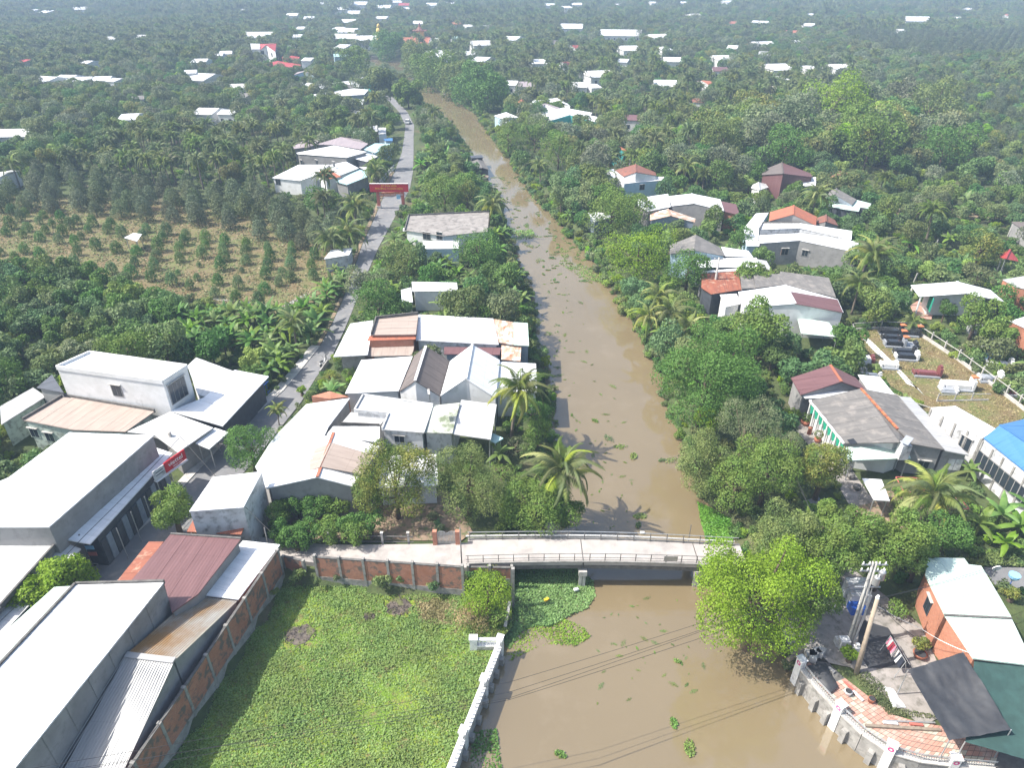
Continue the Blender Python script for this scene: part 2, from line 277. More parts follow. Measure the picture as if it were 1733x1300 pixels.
# ------------------------------------------------------------------ object helpers
def wl(o):
    v = Vector((0, 0, 0))
    while o is not None: v += o.location; o = o.parent
    return v
def tag(o, label=None, cat=None, group=None, kind=None):
    for k_, v in (('label', label), ('category', cat), ('group', group), ('kind', kind)):
        if v: o[k_] = v
    return o
def thing(name, loc, label, cat, group=None):
    o = bpy.data.objects.new(name, None); col.objects.link(o); o.location = loc; o.empty_display_size = .3
    return tag(o, label, cat, group)
class MB:
    def __init__(s): s.v = []; s.f = []; s.uv = {}
    def face(s, pts, uvs=None):
        i = len(s.v); s.v += [tuple(p) for p in pts]; s.f.append(tuple(range(i, i + len(pts))))
        if uvs: s.uv[len(s.f) - 1] = uvs
        return s
    def wallface(s, a, b, za0, zb0, za1, zb1):
        L = math.hypot(b[0] - a[0], b[1] - a[1])
        s.face([(a[0], a[1], za0), (b[0], b[1], zb0), (b[0], b[1], zb1), (a[0], a[1], za1)], [(0, za0), (L, zb0), (L, zb1), (0, za1)])
    def prism(s, poly, z0, z1):            # poly [(x,y)], z0/z1 number or list
        n = len(poly); z0 = [z0] * n if isinstance(z0, (int, float)) else z0; z1 = [z1] * n if isinstance(z1, (int, float)) else z1
        a = sum(poly[i][0] * poly[(i + 1) % n][1] - poly[(i + 1) % n][0] * poly[i][1] for i in range(n))
        idx = list(range(n)) if a > 0 else list(range(n))[::-1]
        for j in range(n):
            p, q = idx[j], idx[(j + 1) % n]
            s.wallface(poly[p], poly[q], z0[p], z0[q], z1[p], z1[q])
        s.face([(poly[i][0], poly[i][1], z1[i]) for i in idx], [(poly[i][0], poly[i][1]) for i in idx])
        s.face([(poly[i][0], poly[i][1], z0[i]) for i in idx[::-1]])
        return s
    def bar(s, a, b, w, h=None, up=Vector((0, 0, 1))):   # box along a..b, w wide, h high, centred
        a, b = Vector(a), Vector(b); h = h or w; d = (b - a)
        if d.length < 1e-6: return s
        d.normalize(); sd = d.cross(up)
        if sd.length < 1e-3: sd = Vector((1, 0, 0)); 
        sd.normalize(); u = sd.cross(d)
        c = [(a if k < 4 else b) + sd * (w / 2 * (1 if k % 4 in (1, 2) else -1)) + u * (h / 2 * (1 if k % 4 in (2, 3) else -1)) for k in range(8)]
        L = (b - a).length
        for q in ((0, 3, 2, 1), (4, 5, 6, 7), (0, 1, 5, 4), (1, 2, 6, 5), (2, 3, 7, 6), (3, 0, 4, 7)):
            s.face([c[i] for i in q])
        return s
    def box(s, cx, cy, z0, sx, sy, z1, rot=0.0):
        co, si = math.cos(rot), math.sin(rot)
        return s.prism([(cx + x * co - y * si, cy + x * si + y * co) for x, y in ((-sx / 2, -sy / 2), (sx / 2, -sy / 2), (sx / 2, sy / 2), (-sx / 2, sy / 2))], z0, z1)
    def tube(s, pts, rad, n=6):
        pts = [Vector(p) for p in pts]; rad = rad if isinstance(rad, (list, tuple)) else [rad] * len(pts); rings = []
        for i, p in enumerate(pts):
            d = (pts[min(i + 1, len(pts) - 1)] - pts[max(i - 1, 0)]).normalized()
            a = d.orthogonal().normalized() if abs(d.z) > .9 else d.cross(Vector((0, 0, 1))).normalized()
            b = d.cross(a)
            rings.append([len(s.v) + j for j in range(n)])
            s.v += [tuple(p + (a * math.cos(2 * math.pi * j / n) + b * math.sin(2 * math.pi * j / n)) * rad[i]) for j in range(n)]
        for i in range(len(rings) - 1):
            for j in range(n): s.f.append((rings[i][j], rings[i][(j + 1) % n], rings[i + 1][(j + 1) % n], rings[i + 1][j]))
        s.f.append(tuple(rings[0][::-1])); s.f.append(tuple(rings[-1]))
        return s
    def lathe(s, c, prof, n=10):
        return s.tube([(c[0], c[1], c[2] + z) for r, z in prof], [r for r, z in prof], n)
    def build(s, name, mat, parent=None, smooth=False, local=False):
        me = bpy.data.meshes.new(name); o = bpy.data.objects.new(name, me)
        off = Vector((0, 0, 0)) if (parent is None or local) else wl(parent)
        me.from_pydata([(x - off.x, y - off.y, z - off.z) for x, y, z in s.v], [], s.f)
        if s.uv:
            ul = me.uv_layers.new(name='UVMap').data
            for pi, uvs in s.uv.items():
                st = me.polygons[pi].loop_start
                for j, t in enumerate(uvs): ul[st + j].uv = t
        me.materials.append(MT[mat] if isinstance(mat, str) else mat)
        if smooth: me.polygons.foreach_set('use_smooth', [True] * len(me.polygons))
        col.objects.link(o)
        if parent is not None: o.parent = parent
        return o
def npmesh(name, V, F, mat, tint=None, tint_vals=None):
    """V (n,3), F (m,k) arrays -> mesh"""
    me = bpy.data.meshes.new(name); V = np.ascontiguousarray(V, dtype=np.float32); F = np.ascontiguousarray(F, dtype=np.int32)
    n, k_ = F.shape
    me.vertices.add(len(V)); me.vertices.foreach_set('co', V.ravel())
    me.loops.add(n * k_); me.loops.foreach_set('vertex_index', F.ravel())
    me.polygons.add(n); me.polygons.foreach_set('loop_start', np.arange(0, n * k_, k_, dtype=np.int32))
    me.polygons.foreach_set('loop_total', np.full(n, k_, dtype=np.int32))
    me.update(calc_edges=True)
    if tint is not None:
        a = me.attributes.new('tint', 'FLOAT', 'FACE'); a.data.foreach_set('value', np.ascontiguousarray(tint, dtype=np.float32))
    me.materials.append(MT[mat] if isinstance(mat, str) else mat)
    return me
def mobj(name, me, parent=None):
    o = bpy.data.objects.new(name, me); col.objects.link(o)
    if parent is not None: o.parent = parent
    return o
def copy_tree(o, parent=None):
    c = o.copy(); col.objects.link(c); c.parent = parent
    for ch in list(o.children): copy_tree(ch, c)
    return c
def text(s, size, mat, parent, name='lettering', ext=0.01):
    cu = bpy.data.curves.new(name, 'FONT'); cu.body = s; cu.size = size; cu.align_x = 'CENTER'; cu.align_y = 'CENTER'; cu.extrude = ext
    tmp = bpy.data.objects.new(name, cu); me = bpy.data.meshes.new_from_object(tmp); bpy.data.objects.remove(tmp)
    me.materials.clear(); me.materials.append(MT[mat]); o = bpy.data.objects.new(name, me); col.objects.link(o); o.parent = parent
    return o
def rot_from(x, y, z):                     # axes -> quaternion
    from mathutils import Matrix
    return Matrix((x, y, z)).transposed().to_quaternion()
# pixels that must stay visible: (polygon, ground distance) so that nothing planted in front covers them
W4, H4 = 434, 325
MASK = np.zeros((H4, W4), dtype=np.float32)
GROUNDMASK = np.zeros((H4, W4), dtype=bool)
FOOT = []
def inpoly(xs, ys, poly):
    r = np.zeros(xs.shape, dtype=bool); n = len(poly); j = n - 1
    for i in range(n):
        xi, yi = poly[i][0], poly[i][1]; xj, yj = poly[j][0], poly[j][1]
        if yi != yj: r ^= ((yi > ys) != (yj > ys)) & (xs < (xj - xi) * (ys - yi) / (yj - yi) + xi)
        j = i
    return r
GX, GY = np.meshgrid(np.arange(W4) * 4 + 2, np.arange(H4) * 4 + 2)
def protect(poly, dist, ground=False):
    x0, x1 = min(p[0] for p in poly) / 4 - 1, max(p[0] for p in poly) / 4 + 2
    y0, y1 = min(p[1] for p in poly) / 4 - 1, max(p[1] for p in poly) / 4 + 2
    x0, x1, y0, y1 = int(max(0, x0)), int(min(W4, x1)), int(max(0, y0)), int(min(H4, y1))
    if x1 <= x0 or y1 <= y0: return
    m = inpoly(GX[y0:y1, x0:x1], GY[y0:y1, x0:x1], poly)
    MASK[y0:y1, x0:x1][m] = np.maximum(MASK[y0:y1, x0:x1][m], dist)
    if ground: GROUNDMASK[y0:y1, x0:x1] |= m

rng = np.random.default_rng(5)
def unit(v): return v / (np.linalg.norm(v, axis=-1, keepdims=True) + 1e-9)
def leaf_quads(c, nrm, L, W, up=None, r=rng, fold=0.0):
    """diamond leaves: c (n,3) centres, nrm (n,3), L, W sizes"""
    n = len(c); nrm = unit(nrm); a = r.normal(size=(n, 3)); t = unit(np.cross(nrm, a)); s = np.cross(nrm, t)
    L = np.broadcast_to(np.asarray(L, float).reshape(-1, 1), (n, 1)); W = np.broadcast_to(np.asarray(W, float).reshape(-1, 1), (n, 1))
    V = np.stack([c - t * L / 2, c + s * W / 2 - nrm * fold * W, c + t * L / 2, c - s * W / 2 - nrm * fold * W], 1).reshape(-1, 3)
    return V, np.arange(4 * n).reshape(n, 4)
# ================================================================== SETTING
WATER_Z = -2.0
RIVL = [(735, 1500), (762, 1300), (790, 1225), (850, 1090), (866, 1060), (868, 1000), (876, 958), (905, 915), (940, 870), (945, 830), (938, 770), (934, 700), (925, 640), (912, 590),
        (903, 540), (888, 480), (868, 430), (855, 385), (838, 330), (818, 290), (793, 262), (764, 215), (735, 192), (708, 172), (694, 140), (676, 120), (650, 110), (610, 106), (560, 104)]
RIVR = [(560, 97), (621, 97), (649, 98), (673, 104), (699, 130), (708, 143), (742, 151), (765, 159), (785, 180), (805, 192), (820, 216), (841, 242), (862, 270), (885, 308), (912, 340), (940, 368), (962, 400),
        (988, 425), (1012, 455), (1040, 500), (1068, 545), (1100, 590), (1120, 640), (1128, 700), (1152, 740), (1165, 800), (1192, 850), (1228, 880), (1246, 930), (1240, 965), (1230, 1010),
        (1262, 1060), (1340, 1128), (1352, 1148), (1380, 1183), (1410, 1214), (1452, 1252), (1500, 1300), (1570, 1350), (1700, 1390), (2000, 1430), (2100, 1600), (700, 1700)]
RIVPX = RIVL + RIVR
RIV = [tuple(P(x, y, WATER_Z)[:2]) for x, y in RIVPX]
FIELDPX = [(484, 980), (545, 988), (668, 1000), (787, 1010), (866, 1000), (866, 1062), (845, 1085), (790, 1215), (752, 1310), (700, 1450), (180, 1480), (282, 1300), (340, 1210), (410, 1098), (462, 1014)]
FIELD = [tuple(P(x, y, -1)[:2]) for x, y in FIELDPX]
def seg_dist(X, Y, poly):
    d = np.full(X.shape, 1e9); n = len(poly)
    for i in range(n):
        ax, ay = poly[i]; bx, by = poly[(i + 1) % n]; vx, vy = bx - ax, by - ay
        t = np.clip(((X - ax) * vx + (Y - ay) * vy) / (vx * vx + vy * vy + 1e-9), 0, 1)
        d = np.minimum(d, np.hypot(X - ax - t * vx, Y - ay - t * vy))
    return d
def spaced(a, b, step, far, g=1.18):
    c = list(np.arange(a, b, step)); s = step; x = c[-1]; up = []
    while x < far[1]: s *= g; x += s; up.append(x)
    s = step; x = c[0]; dn = []
    while x > far[0]: s *= g; x -= s; dn.append(x)
    return np.array(dn[::-1] + c + up)
gx = spaced(-75, 60, 1.0, (-7000, 7000)); gy = spaced(8, 140, 1.0, (-400, 8500), 1.07)
X, Y = np.meshgrid(gx, gy)
d = seg_dist(X, Y, RIV); ins = inpoly(X, Y, RIV)
rr = np.sin(X * .9) * .35 + np.sin(Y * 1.3 + X * .4) * .35
Hh = np.where(ins, -2.25 - np.minimum(d * .5, 1.2), np.clip(-2.25 + (d + rr * .5) * 0.95, -2.25, 0))
Hh += np.where((Hh > -.05), np.sin(X * .31) * np.sin(Y * .27) * .06 - .06, 0)
fm = inpoly(X, Y, FIELD); Hh[fm] = np.minimum(Hh[fm], -1.08)
ny, nx = X.shape
idx = np.arange(nx * ny).reshape(ny, nx)
F = np.stack([idx[:-1, :-1], idx[:-1, 1:], idx[1:, 1:], idx[1:, :-1]], -1).reshape(-1, 4)
tag(mobj('ground', npmesh('ground', np.stack([X, Y, Hh], -1).reshape(-1, 3), F, 'ground')), kind='structure')
mb = MB(); wpts = RIVPX
x0 = min(p[0] for p in RIV) - 6; 
mb.face([(-420, -60, WATER_Z), (120, -60, WATER_Z), (120, 700, WATER_Z), (-420, 700, WATER_Z)])
tag(mb.build('river_water', 'water'), kind='structure')
protect(RIVPX, 1e6, True); protect(FIELDPX, 1e6, True)
def strip(name, L, R, z, mat, thick=0.0, kind='structure', sub=1):
    mb = MB(); n = min(len(L), len(R))
    zz = z if isinstance(z, (list, tuple)) else [z] * n
    a = [P(*L[i], zz[i]) for i in range(n)]; b = [P(*R[i], zz[i]) for i in range(n)]
    for i in range(n - 1):
        mb.face([a[i], b[i], b[i + 1], a[i + 1]])
        if thick:
            for q in (a, b):
                mb.face([q[i], q[i + 1], (q[i + 1].x, q[i + 1].y, q[i + 1].z - thick), (q[i].x, q[i].y, q[i].z - thick)])
    return tag(mb.build(name, mat), kind=kind)
RL = [(20, 1085), (100, 1012), (165, 955), (250, 885), (318, 815), (376, 752), (434, 700), (480, 660), (512, 622), (542, 585), (562, 548), (580, 508), (597, 462), (613, 415), (637, 362), (655, 318), (668, 290), (680, 258), (684, 232), (686, 212), (676, 190), (660, 172), (642, 158), (625, 147)]
RR = [(60, 1135), (150, 1060), (215, 1000), (300, 920), (372, 845), (430, 780), (478, 720), (510, 680), (534, 640), (562, 603), (582, 560), (600, 517), (618, 470), (640, 420), (671, 362), (694, 318), (699, 290), (700, 258), (700, 232), (701, 212), (690, 190), (674, 172), (656, 158), (639, 147)]
road = strip('road', RL, RR, 0.02, 'asphalt')
protect([(x - 7, y) for x, y in RL] + [(x + 6, y) for x, y in RR[::-1]], 1e6, True)
# footway of pale concrete along the shop side, a real step above the carriageway
FL = [(x - (16 if i < 8 else 9), y - 1) for i, (x, y) in enumerate(RL[2:10])]
strip('footway', FL, RL[2:10], 0.12, 'lightcon', .14)
vs = [(x - 7, y) for x, y in RL[9:17]]
strip('road_verge', vs, [(x - 1, y) for x, y in RL[9:17]], 0.012, 'dirt')
# patches of ground
def sheet(name, px, z, mat, prot=None, kind='structure'):
    mb = MB(); mb.face([P(x, y, z) for x, y in px]); o = tag(mb.build(name, mat), kind=kind)
    if prot: protect(px, 1e6, True)
    return o
ORCH = [(-60, 362), (60, 366), (180, 372), (300, 388), (410, 405), (475, 425), (565, 440), (568, 470), (545, 497), (475, 522), (400, 505), (330, 490), (270, 455), (150, 440), (60, 440), (-60, 432)]
ORCHB = [(-90, 330), (200, 335), (330, 350), (450, 370), (580, 425), (572, 478), (550, 505), (470, 532), (390, 520), (300, 505), (200, 478), (120, 455), (-90, 455)]
sheet('orchard_ground', ORCHB, 0.03, 'drygrass')
protect([(-60, 372), (60, 372), (300, 400), (475, 440), (540, 455), (540, 497), (470, 518), (250, 452), (-60, 430)], 1e6, True)
sheet('orchard_path', [(358, 503), (430, 512), (475, 520), (520, 494), (523, 497), (478, 525), (430, 515), (358, 507)], 0.05, 'concrete')
fieldo = sheet('field', FIELDPX, -1.0, 'field')
CEM = [(1440, 560), (1520, 556), (1555, 566), (1725, 690), (1733, 760), (1600, 700), (1580, 700), (1500, 650)]
sheet('graveyard_ground', [(1438, 555), (1553, 556), (1800, 735), (1800, 850), (1640, 760), (1560, 690), (1490, 640)], 0.03, 'drygrass')
protect(CEM, 1e6, True)
sheet('yard_paving', [(1335, 655), (1375, 660), (1420, 760), (1445, 800), (1480, 850), (1440, 860), (1400, 790), (1340, 720)], 0.03, 'yard', True)
sheet('yard_paving', [(1440, 860), (1480, 830), (1560, 835), (1590, 850), (1560, 900), (1500, 900)], 0.025, 'dirt')
sheet('side_lane', [(1355, 850), (1385, 840), (1412, 880), (1440, 920), (1400, 925), (1375, 890)], 0.03, 'asphalt')
sheet('side_lane', [(1655, 960), (1800, 960), (1800, 1010), (1700, 995), (1660, 985)], 0.03, 'asphalt', True)
sheet('garden_soil', [(600, 830), (760, 830), (800, 900), (780, 916), (480, 912), (450, 870)], 0.02, 'dirt')
sheet('yard_paving', [(1290, 975), (1440, 960), (1560, 1060), (1620, 1200), (1560, 1230), (1440, 1130), (1340, 1110)], 0.03, 'yard')
protect([(1440, 1010), (1520, 1040), (1600, 1200), (1560, 1290), (1360, 1130)], 1e6, True)
sheet('clearing', [(1470, 325), (1505, 335), (1640, 350), (1733, 352), (1733, 372), (1600, 368), (1500, 372), (1468, 352)], 0.03, 'dirt')
sheet('far_field', [(1500, 4), (2300, -2), (2300, 13), (1560, 14)], 0.2, 'dirt')
sheet('grove_clearing', [(1560, 108), (1733, 98), (1800, 140), (1600, 135)], 0.1, 'drygrass')
sheet('pond', [(1570, 362), (1640, 362), (1650, 370), (1600, 376)], 0.05, 'water')

# ---- approach road on its embankment, then the bridge
AF = [(425, 906), (480, 917), (560, 922), (640, 922), (720, 921), (792, 919)]
AN = [(425, 935), (480, 946), (560, 956), (640, 958), (720, 960), (792, 961)]
az = [.35, .45, .55, .65, .75, .85]
strip('approach_road', AF, AN, az, 'deck', 2.4)
protect([(470, 905), (1240, 912), (1240, 965), (470, 965)], 1e6, True)
bx0, bx1 = -4.4, 21.5
def dz(x): return 0.85 + 0.42 * math.sin(math.pi * min(max((x - bx0) / (bx1 - bx0), 0), 1))
def byn(x): return 48.15 - .012 * (x - 6)
def byf(x): return 51.35 - .03 * (x - 6)
br = thing('footbridge', (8, 49.7, 0), 'long concrete bridge with thin metal railings crossing the brown river', 'bridge')
spans = [(-4.4, 6.75), (6.85, 17.8), (17.9, 22.5)]
for a, b in spans:
    mb = MB(); n = 5
    xs = [a + (b - a) * i / n for i in range(n + 1)]
    for i in range(n):
        p, q = xs[i], xs[i + 1]
        mb.prism([(p, byn(p)), (q, byn(q)), (q, byf(q)), (p, byf(p))], [dz(p) - .35, dz(q) - .35, dz(q) - .35, dz(p) - .35], [dz(p), dz(q), dz(q), dz(p)])
    mb.build('deck_slab', 'deck', br)
    for yy in (.15, 1.6, 3.0):
        mb = MB()
        for i in range(n):
            p, q = xs[i], xs[i + 1]; mb.bar((p, byn(p) + yy, dz(p) - .62), (q, byn(q) + yy, dz(q) - .62), .22, .5)
        mb.build('girder', 'darkcon', br)
mb = MB(); mb.box(6.8, 49.7, dz(6.8) - .02, .1, 3.2, dz(6.8) + .008); mb.build('expansion_joint', 'darkcon', br)
for px_ in (6.8, 17.9):
    mb = MB(); mb.box(px_, 49.7, -.42, .8, 3.5, 0.13); mb.build('pier_cap', 'lightcon', br)
    for yy in (48.25, 51.1):
        for dx in (-.17, .17):
            mb = MB(); mb.box(px_ + dx, yy, -4, .28, .3, -.42); mb.build('pier_column', 'lightcon', br)
mb = MB(); mb.box(-4.0, 49.7, -3.5, .8, 3.6, dz(-4) - .36); mb.build('abutment', 'darkcon', br)
mb = MB(); mb.box(22.3, 49.7, -3.5, .8, 3.6, dz(22) - .36); mb.build('abutment', 'darkcon', br)
def rail(yf, inset, heights, step, mat, x0, x1, hpost, parent, wid=.05):
    xs = np.arange(x0, x1 + .01, step)
    for x in xs:
        mb = MB(); mb.box(x, yf(x) + inset, dz(x) - .05, .07, .07, dz(x) + hpost); mb.build('rail_post', mat, parent)
    for h, wd, m_ in heights:
        mb = MB()
        xx = np.linspace(x0 - .2, x1 + .2, 14)
        mb.tube([(x, yf(x) + inset, dz(x) + h) for x in xx], wd, 6); mb.build('rail', m_, parent)
rail(byn, .12, [(1.0, .035, 'darkrail'), (.5, .028, 'darkrail'), (.22, .02, 'darkrail')], 1.45, 'darkrail', -4.2, 21.5, 1.02, br)
rail(byf, -.12, [(1.05, .04, 'steel'), (.55, .028, 'darkrail')], 1.62, 'darkrail', -4.2, 22, 1.06, br)
mb = MB(); mb.tube([(x, byf(x) + .16, dz(x) + .28) for x in np.linspace(-4.6, 22, 14)], .085, 8); mb.build('water_pipe', 'whitepaint', br)
mb = MB()
for i in range(12):
    p, q = -4.4 + i * 2.2, -4.4 + i * 2.2 + 2.19
    mb.bar((p, byf(p) - .02, dz(p) + .06), (q, byf(q) - .02, dz(q) + .06), .14, .16); mb.bar((p, byn(p) + .02, dz(p) + .05), (q, byn(q) + .02, dz(q) + .05), .12, .14)
mb.build('edge_kerb', 'concrete', br)
mb = MB(); mb.bar((14.4, byn(14) + .04, dz(14) + .62), (15.7, byn(15) + .04, dz(15) + .62), .03, .6); mb.build('notice_board', 'steel', br)
mb = MB(); mb.bar((17.6, 51.55, -1.2), (17.6, 51.55, 2.9), .06)
tag(mb.build('marker_post', 'darkrail'), 'thin dark post standing in the river beside the far bridge railing', 'post')
# two slack dark cables hanging from the marker to the deck
# ---- panelled brick walls
def pwall(A, B, zb, zt, n, label, conc=0.9, brick='brickold', over=.25, thick=.2, side=1, zt2=None, topconc=None, cat='wall', postmat='concrete', group=None):
    A, B = Vector((A[0], A[1], 0)), Vector((B[0], B[1], 0)); t = thing('brick_wall', (A.x, A.y, zb), label, cat, group)
    d = (B - A) / n; zt2 = zt if zt2 is None else zt2; u = d.normalized()
    for i in range(n):
        p, q = A + d * i, A + d * (i + 1); za, zq = zt + (zt2 - zt) * i / n, zt + (zt2 - zt) * (i + 1) / n
        pp, qq = p + u * .12, q - u * .12
        nrm = Vector((-u.y, u.x, 0)) * thick / 2
        mb = MB(); mb.prism([(pp - nrm)[:2], (qq - nrm)[:2], (qq + nrm)[:2], (pp + nrm)[:2]], zb + conc, [za - over, zq - over, zq - over, za - over])
        mb.build('brick_panel', brick, t)
        n2 = nrm * 1.25
        mb = MB(); mb.prism([(pp - n2)[:2], (qq - n2)[:2], (qq + n2)[:2], (pp + n2)[:2]], zb - .3, zb + conc); mb.build('concrete_base', 'concrete', t)
        mb = MB(); mb.bar((p.x, p.y, za - over + .04), (q.x, q.y, zq - over + .04), thick * 1.15, .08); mb.build('coping', 'darkcon', t)
    for i in range(n + 1):
        p = A + d * i; z = zt + (zt2 - zt) * i / n
        mb = MB(); mb.box(p.x, p.y, zb - .3, .24, thick * 1.6, z + .06, math.atan2(u.y, u.x)); mb.build('post', postmat, t)
    return t
a, b = P(541, 986, -1), P(785, 1009, -1)
pwall(a, b, -1, height_at(a, 940), 6, 'brick boundary wall with seven tall grey posts between the approach road and the green field', conc=.95, zt2=height_at(b, 957))
a, b = P(486, 972, -1), P(519, 980, -1)
pwall(a, b, -1, height_at(a, 941), 1, 'short broken brick wall beside the gap left of the posted wall', conc=.1, over=.05)
a, b = P(793, 985, -1), P(866, 986, -1)
pwall(a, b, -1, height_at(a, 957), 2, 'low brick wall under the near left end of the bridge railing', conc=.6)
a, b = P(481, 984, -1), P(205, 1421, -1)
za = height_at(a, 936); zq = height_at(P(338, 1211, -1), 1155)
pwall(a, b, -1, max(za, zq), 8, 'tall brick and concrete factory wall with slim pilasters along the green field', conc=1.15, zt2=zq, brick='brickold', over=.1)
print('wall tops', za, zq)
WALLTOP = max(za, zq)

# ---- white river wall beside the field
def balustrade(pts, zb, ztop, label, px_posts, logo=False, dense=False, cat='river wall'):
    t = thing('river_wall', (pts[0].x, pts[0].y, 0), label, cat)
    n = len(pts)
    for i in range(n - 1):
        a, b = pts[i], pts[i + 1]; d = (b - a); L = d.length; u = d / L; nrm = Vector((-u.y, u.x, 0))
        mb = MB(); mb.prism([(a + nrm * .18)[:2], (a - nrm * .18)[:2], (b - nrm * .18)[:2], (b + nrm * .18)[:2]], zb, ztop - .78); mb.build('wall_body', 'concrete' if dense else 'lightcon', t)
        mb = MB(); mb.prism([(a + nrm * .24)[:2], (a - nrm * .24)[:2], (b - nrm * .24)[:2], (b + nrm * .24)[:2]], ztop - .78, ztop - .66); mb.build('wall_ledge', 'lightcon' if dense else 'whitepaint', t)
        if dense:
            for h in (.0, -.12): 
                mb = MB(); mb.tube([(a.x, a.y, ztop + h), (b.x, b.y, ztop + h)], .025, 5); mb.build('hand_rail', 'steel', t)
            mb = MB(); k = int(L / .17)
            for j in range(k): p = a + d * (j / k); mb.bar((p.x, p.y, ztop - .66), (p.x, p.y, ztop - .1), .03)
            tag(mb.build('baluster', 'steel', t), kind='stuff')
        else:
            mb = MB(); mb.bar((a.x, a.y, ztop - .05), (b.x, b.y, ztop - .05), .3, .13); mb.build('top_rail', 'whitepaint', t)
            k = max(2, int(L / .32)); mb = MB()
            for j in range(k): p = a + d * ((j + .5) / k); mb.bar((p.x, p.y, ztop - .66), (p.x, p.y, ztop - .1), .1)
            tag(mb.build('baluster', 'whitepaint', t), kind='stuff')
        m_ = max(1, round(L / 1.6))
        for j in range(m_):
            p = a + d * ((j + .5) / m_) - nrm * .32; mb = MB(); mb.box(p.x, p.y, zb, .42, .5, ztop - 1.5, math.atan2(u.y, u.x)); mb.build('buttress', 'concrete', t)
    for j in px_posts:
        p = pts[j]; q = pts[min(j + 1, n - 1)] - pts[max(j - 1, 0)]; an = math.atan2(q.y, q.x)
        mb = MB(); mb.box(p.x, p.y, zb, .62, .5, ztop + .12, an); mb.box(p.x, p.y, ztop + .121, .74, .62, ztop + .24, an)
        po = mb.build('post', 'whitepaint', t)
        if logo:
            nn = Vector((math.sin(an), -math.cos(an), 0)); c = p + nn * .256; uu = Vector((math.cos(an), math.sin(an), 0)); cz = ztop - .22
            mb = MB()
            for k in range(14):
                a0, a1 = 2 * math.pi * k / 14, 2 * math.pi * (k + 1) / 14
                f = lambda r, an_: (c + uu * (r * math.cos(an_)) + Vector((0, 0, cz + r * math.sin(an_) - c.z)))
                mb.face([f(.10, a0), f(.22, a0), f(.22, a1), f(.10, a1)])
            mb.build('ring_emblem', 'pink', po)
    return t
zt = 0.25
lw = [P(846, 1082, zt), P(819, 1150, zt), P(784, 1238, zt), P(748, 1330, zt), P(705, 1440, zt)]
balustrade(lw[::-1], -3, zt, 'white balustraded river wall along the right edge of the green field', [1, 2, 3, 4])
p0, p1 = P(846, 1082, zt), P(801, 1082, zt)
balustrade([p1, p0], -1.2, zt, 'short white balustrade closing the top corner of the green field', [0])
a = P(855, 1065, -1); mb = MB(); mb.bar(a + Vector((0, 0, .3)), P(863, 1040, -.2) + Vector((0, .4, 1.2)), .25, .2)
tag(mb.build('concrete_beam', 'lightcon'), 'loose pale concrete beam leaning beyond the white balustrade corner', 'beam')
a = P(868, 1022, -1.5); mb = MB(); mb.box(a.x, a.y, -3, .3, .3, height_at(a, 962)); tag(mb.build('concrete_pile', 'concrete'), 'upright concrete pile in the weeds under the left end of the bridge', 'post')

# ---- curved promenade on the right bank
pz = 0.9
PX = [(1357, 1118), (1383, 1150), (1424, 1194), (1465, 1232), (1510, 1262), (1562, 1277), (1618, 1284), (1690, 1290)]
pr = [P(x, y, pz) for x, y in PX]
balustrade(pr, -3.2, pz, 'curved concrete river wall with steel balusters around the paved corner', [0, 2, 4, 6], logo=True, dense=True)
pave = tag(bpy.data.objects.new('promenade_paving', None), kind='structure'); col.objects.link(pave)
inner = [P(x, y, 0.0) for x, y in ((1392, 1112), (1425, 1145), (1470, 1180), (1515, 1212), (1560, 1225), (1610, 1232), (1640, 1238), (1700, 1240))]
outer = [Vector((p.x, p.y, 0)) for p in pr]
mb = MB()
for i in range(7): mb.face([outer[i] - Vector((0, 0, .03)), outer[i + 1] - Vector((0, 0, .03)), inner[i + 1] - Vector((0, 0, .03)), inner[i] - Vector((0, 0, .03))])
for i in range(7): mb.face([outer[i] - Vector((0, 0, .03)), outer[i + 1] - Vector((0, 0, .03)), outer[i + 1] - Vector((0, 0, 3)), outer[i] - Vector((0, 0, 3))])
for p in mb.v[:]: pass
mb.v = [(x, y, z + .06) for x, y, z in mb.v]
mb.build('mortar_bed', 'darkcon', pave)
def lerp_path(pts, t):
    t = t * (len(pts) - 1); i = min(int(t), len(pts) - 2); return pts[i].lerp(pts[i + 1], t - i)
NT, NR = 44, 7
cnt = 0
for i in range(NT):
    for j in range(NR):
        q = [lerp_path(outer, a_).lerp(lerp_path(inner, a_), b_) for a_, b_ in (((i + .04) / NT, (j + .05) / NR), ((i + .96) / NT, (j + .05) / NR), ((i + .96) / NT, (j + .95) / NR), ((i + .04) / NT, (j + .95) / NR))]
        if i < 7 and j > 2: continue
        mb = MB(); mb.prism([p[:2] for p in q], .035, .055 + .006 * random.random())
        mb.build('paving_tile', 'tilewhite' if (j in (0, 1) and (i + j) % 2 == 0) or (i // 3 + j) % 7 == 0 else 'tilepink', pave); cnt += 1
mb = MB(); mb.prism([p[:2] for p in (inner[7], inner[6], inner[5], inner[4], inner[3])] + [tuple(P(1540, 1190, 0)[:2]), tuple(P(1700, 1180, 0)[:2])], -.5, .03)
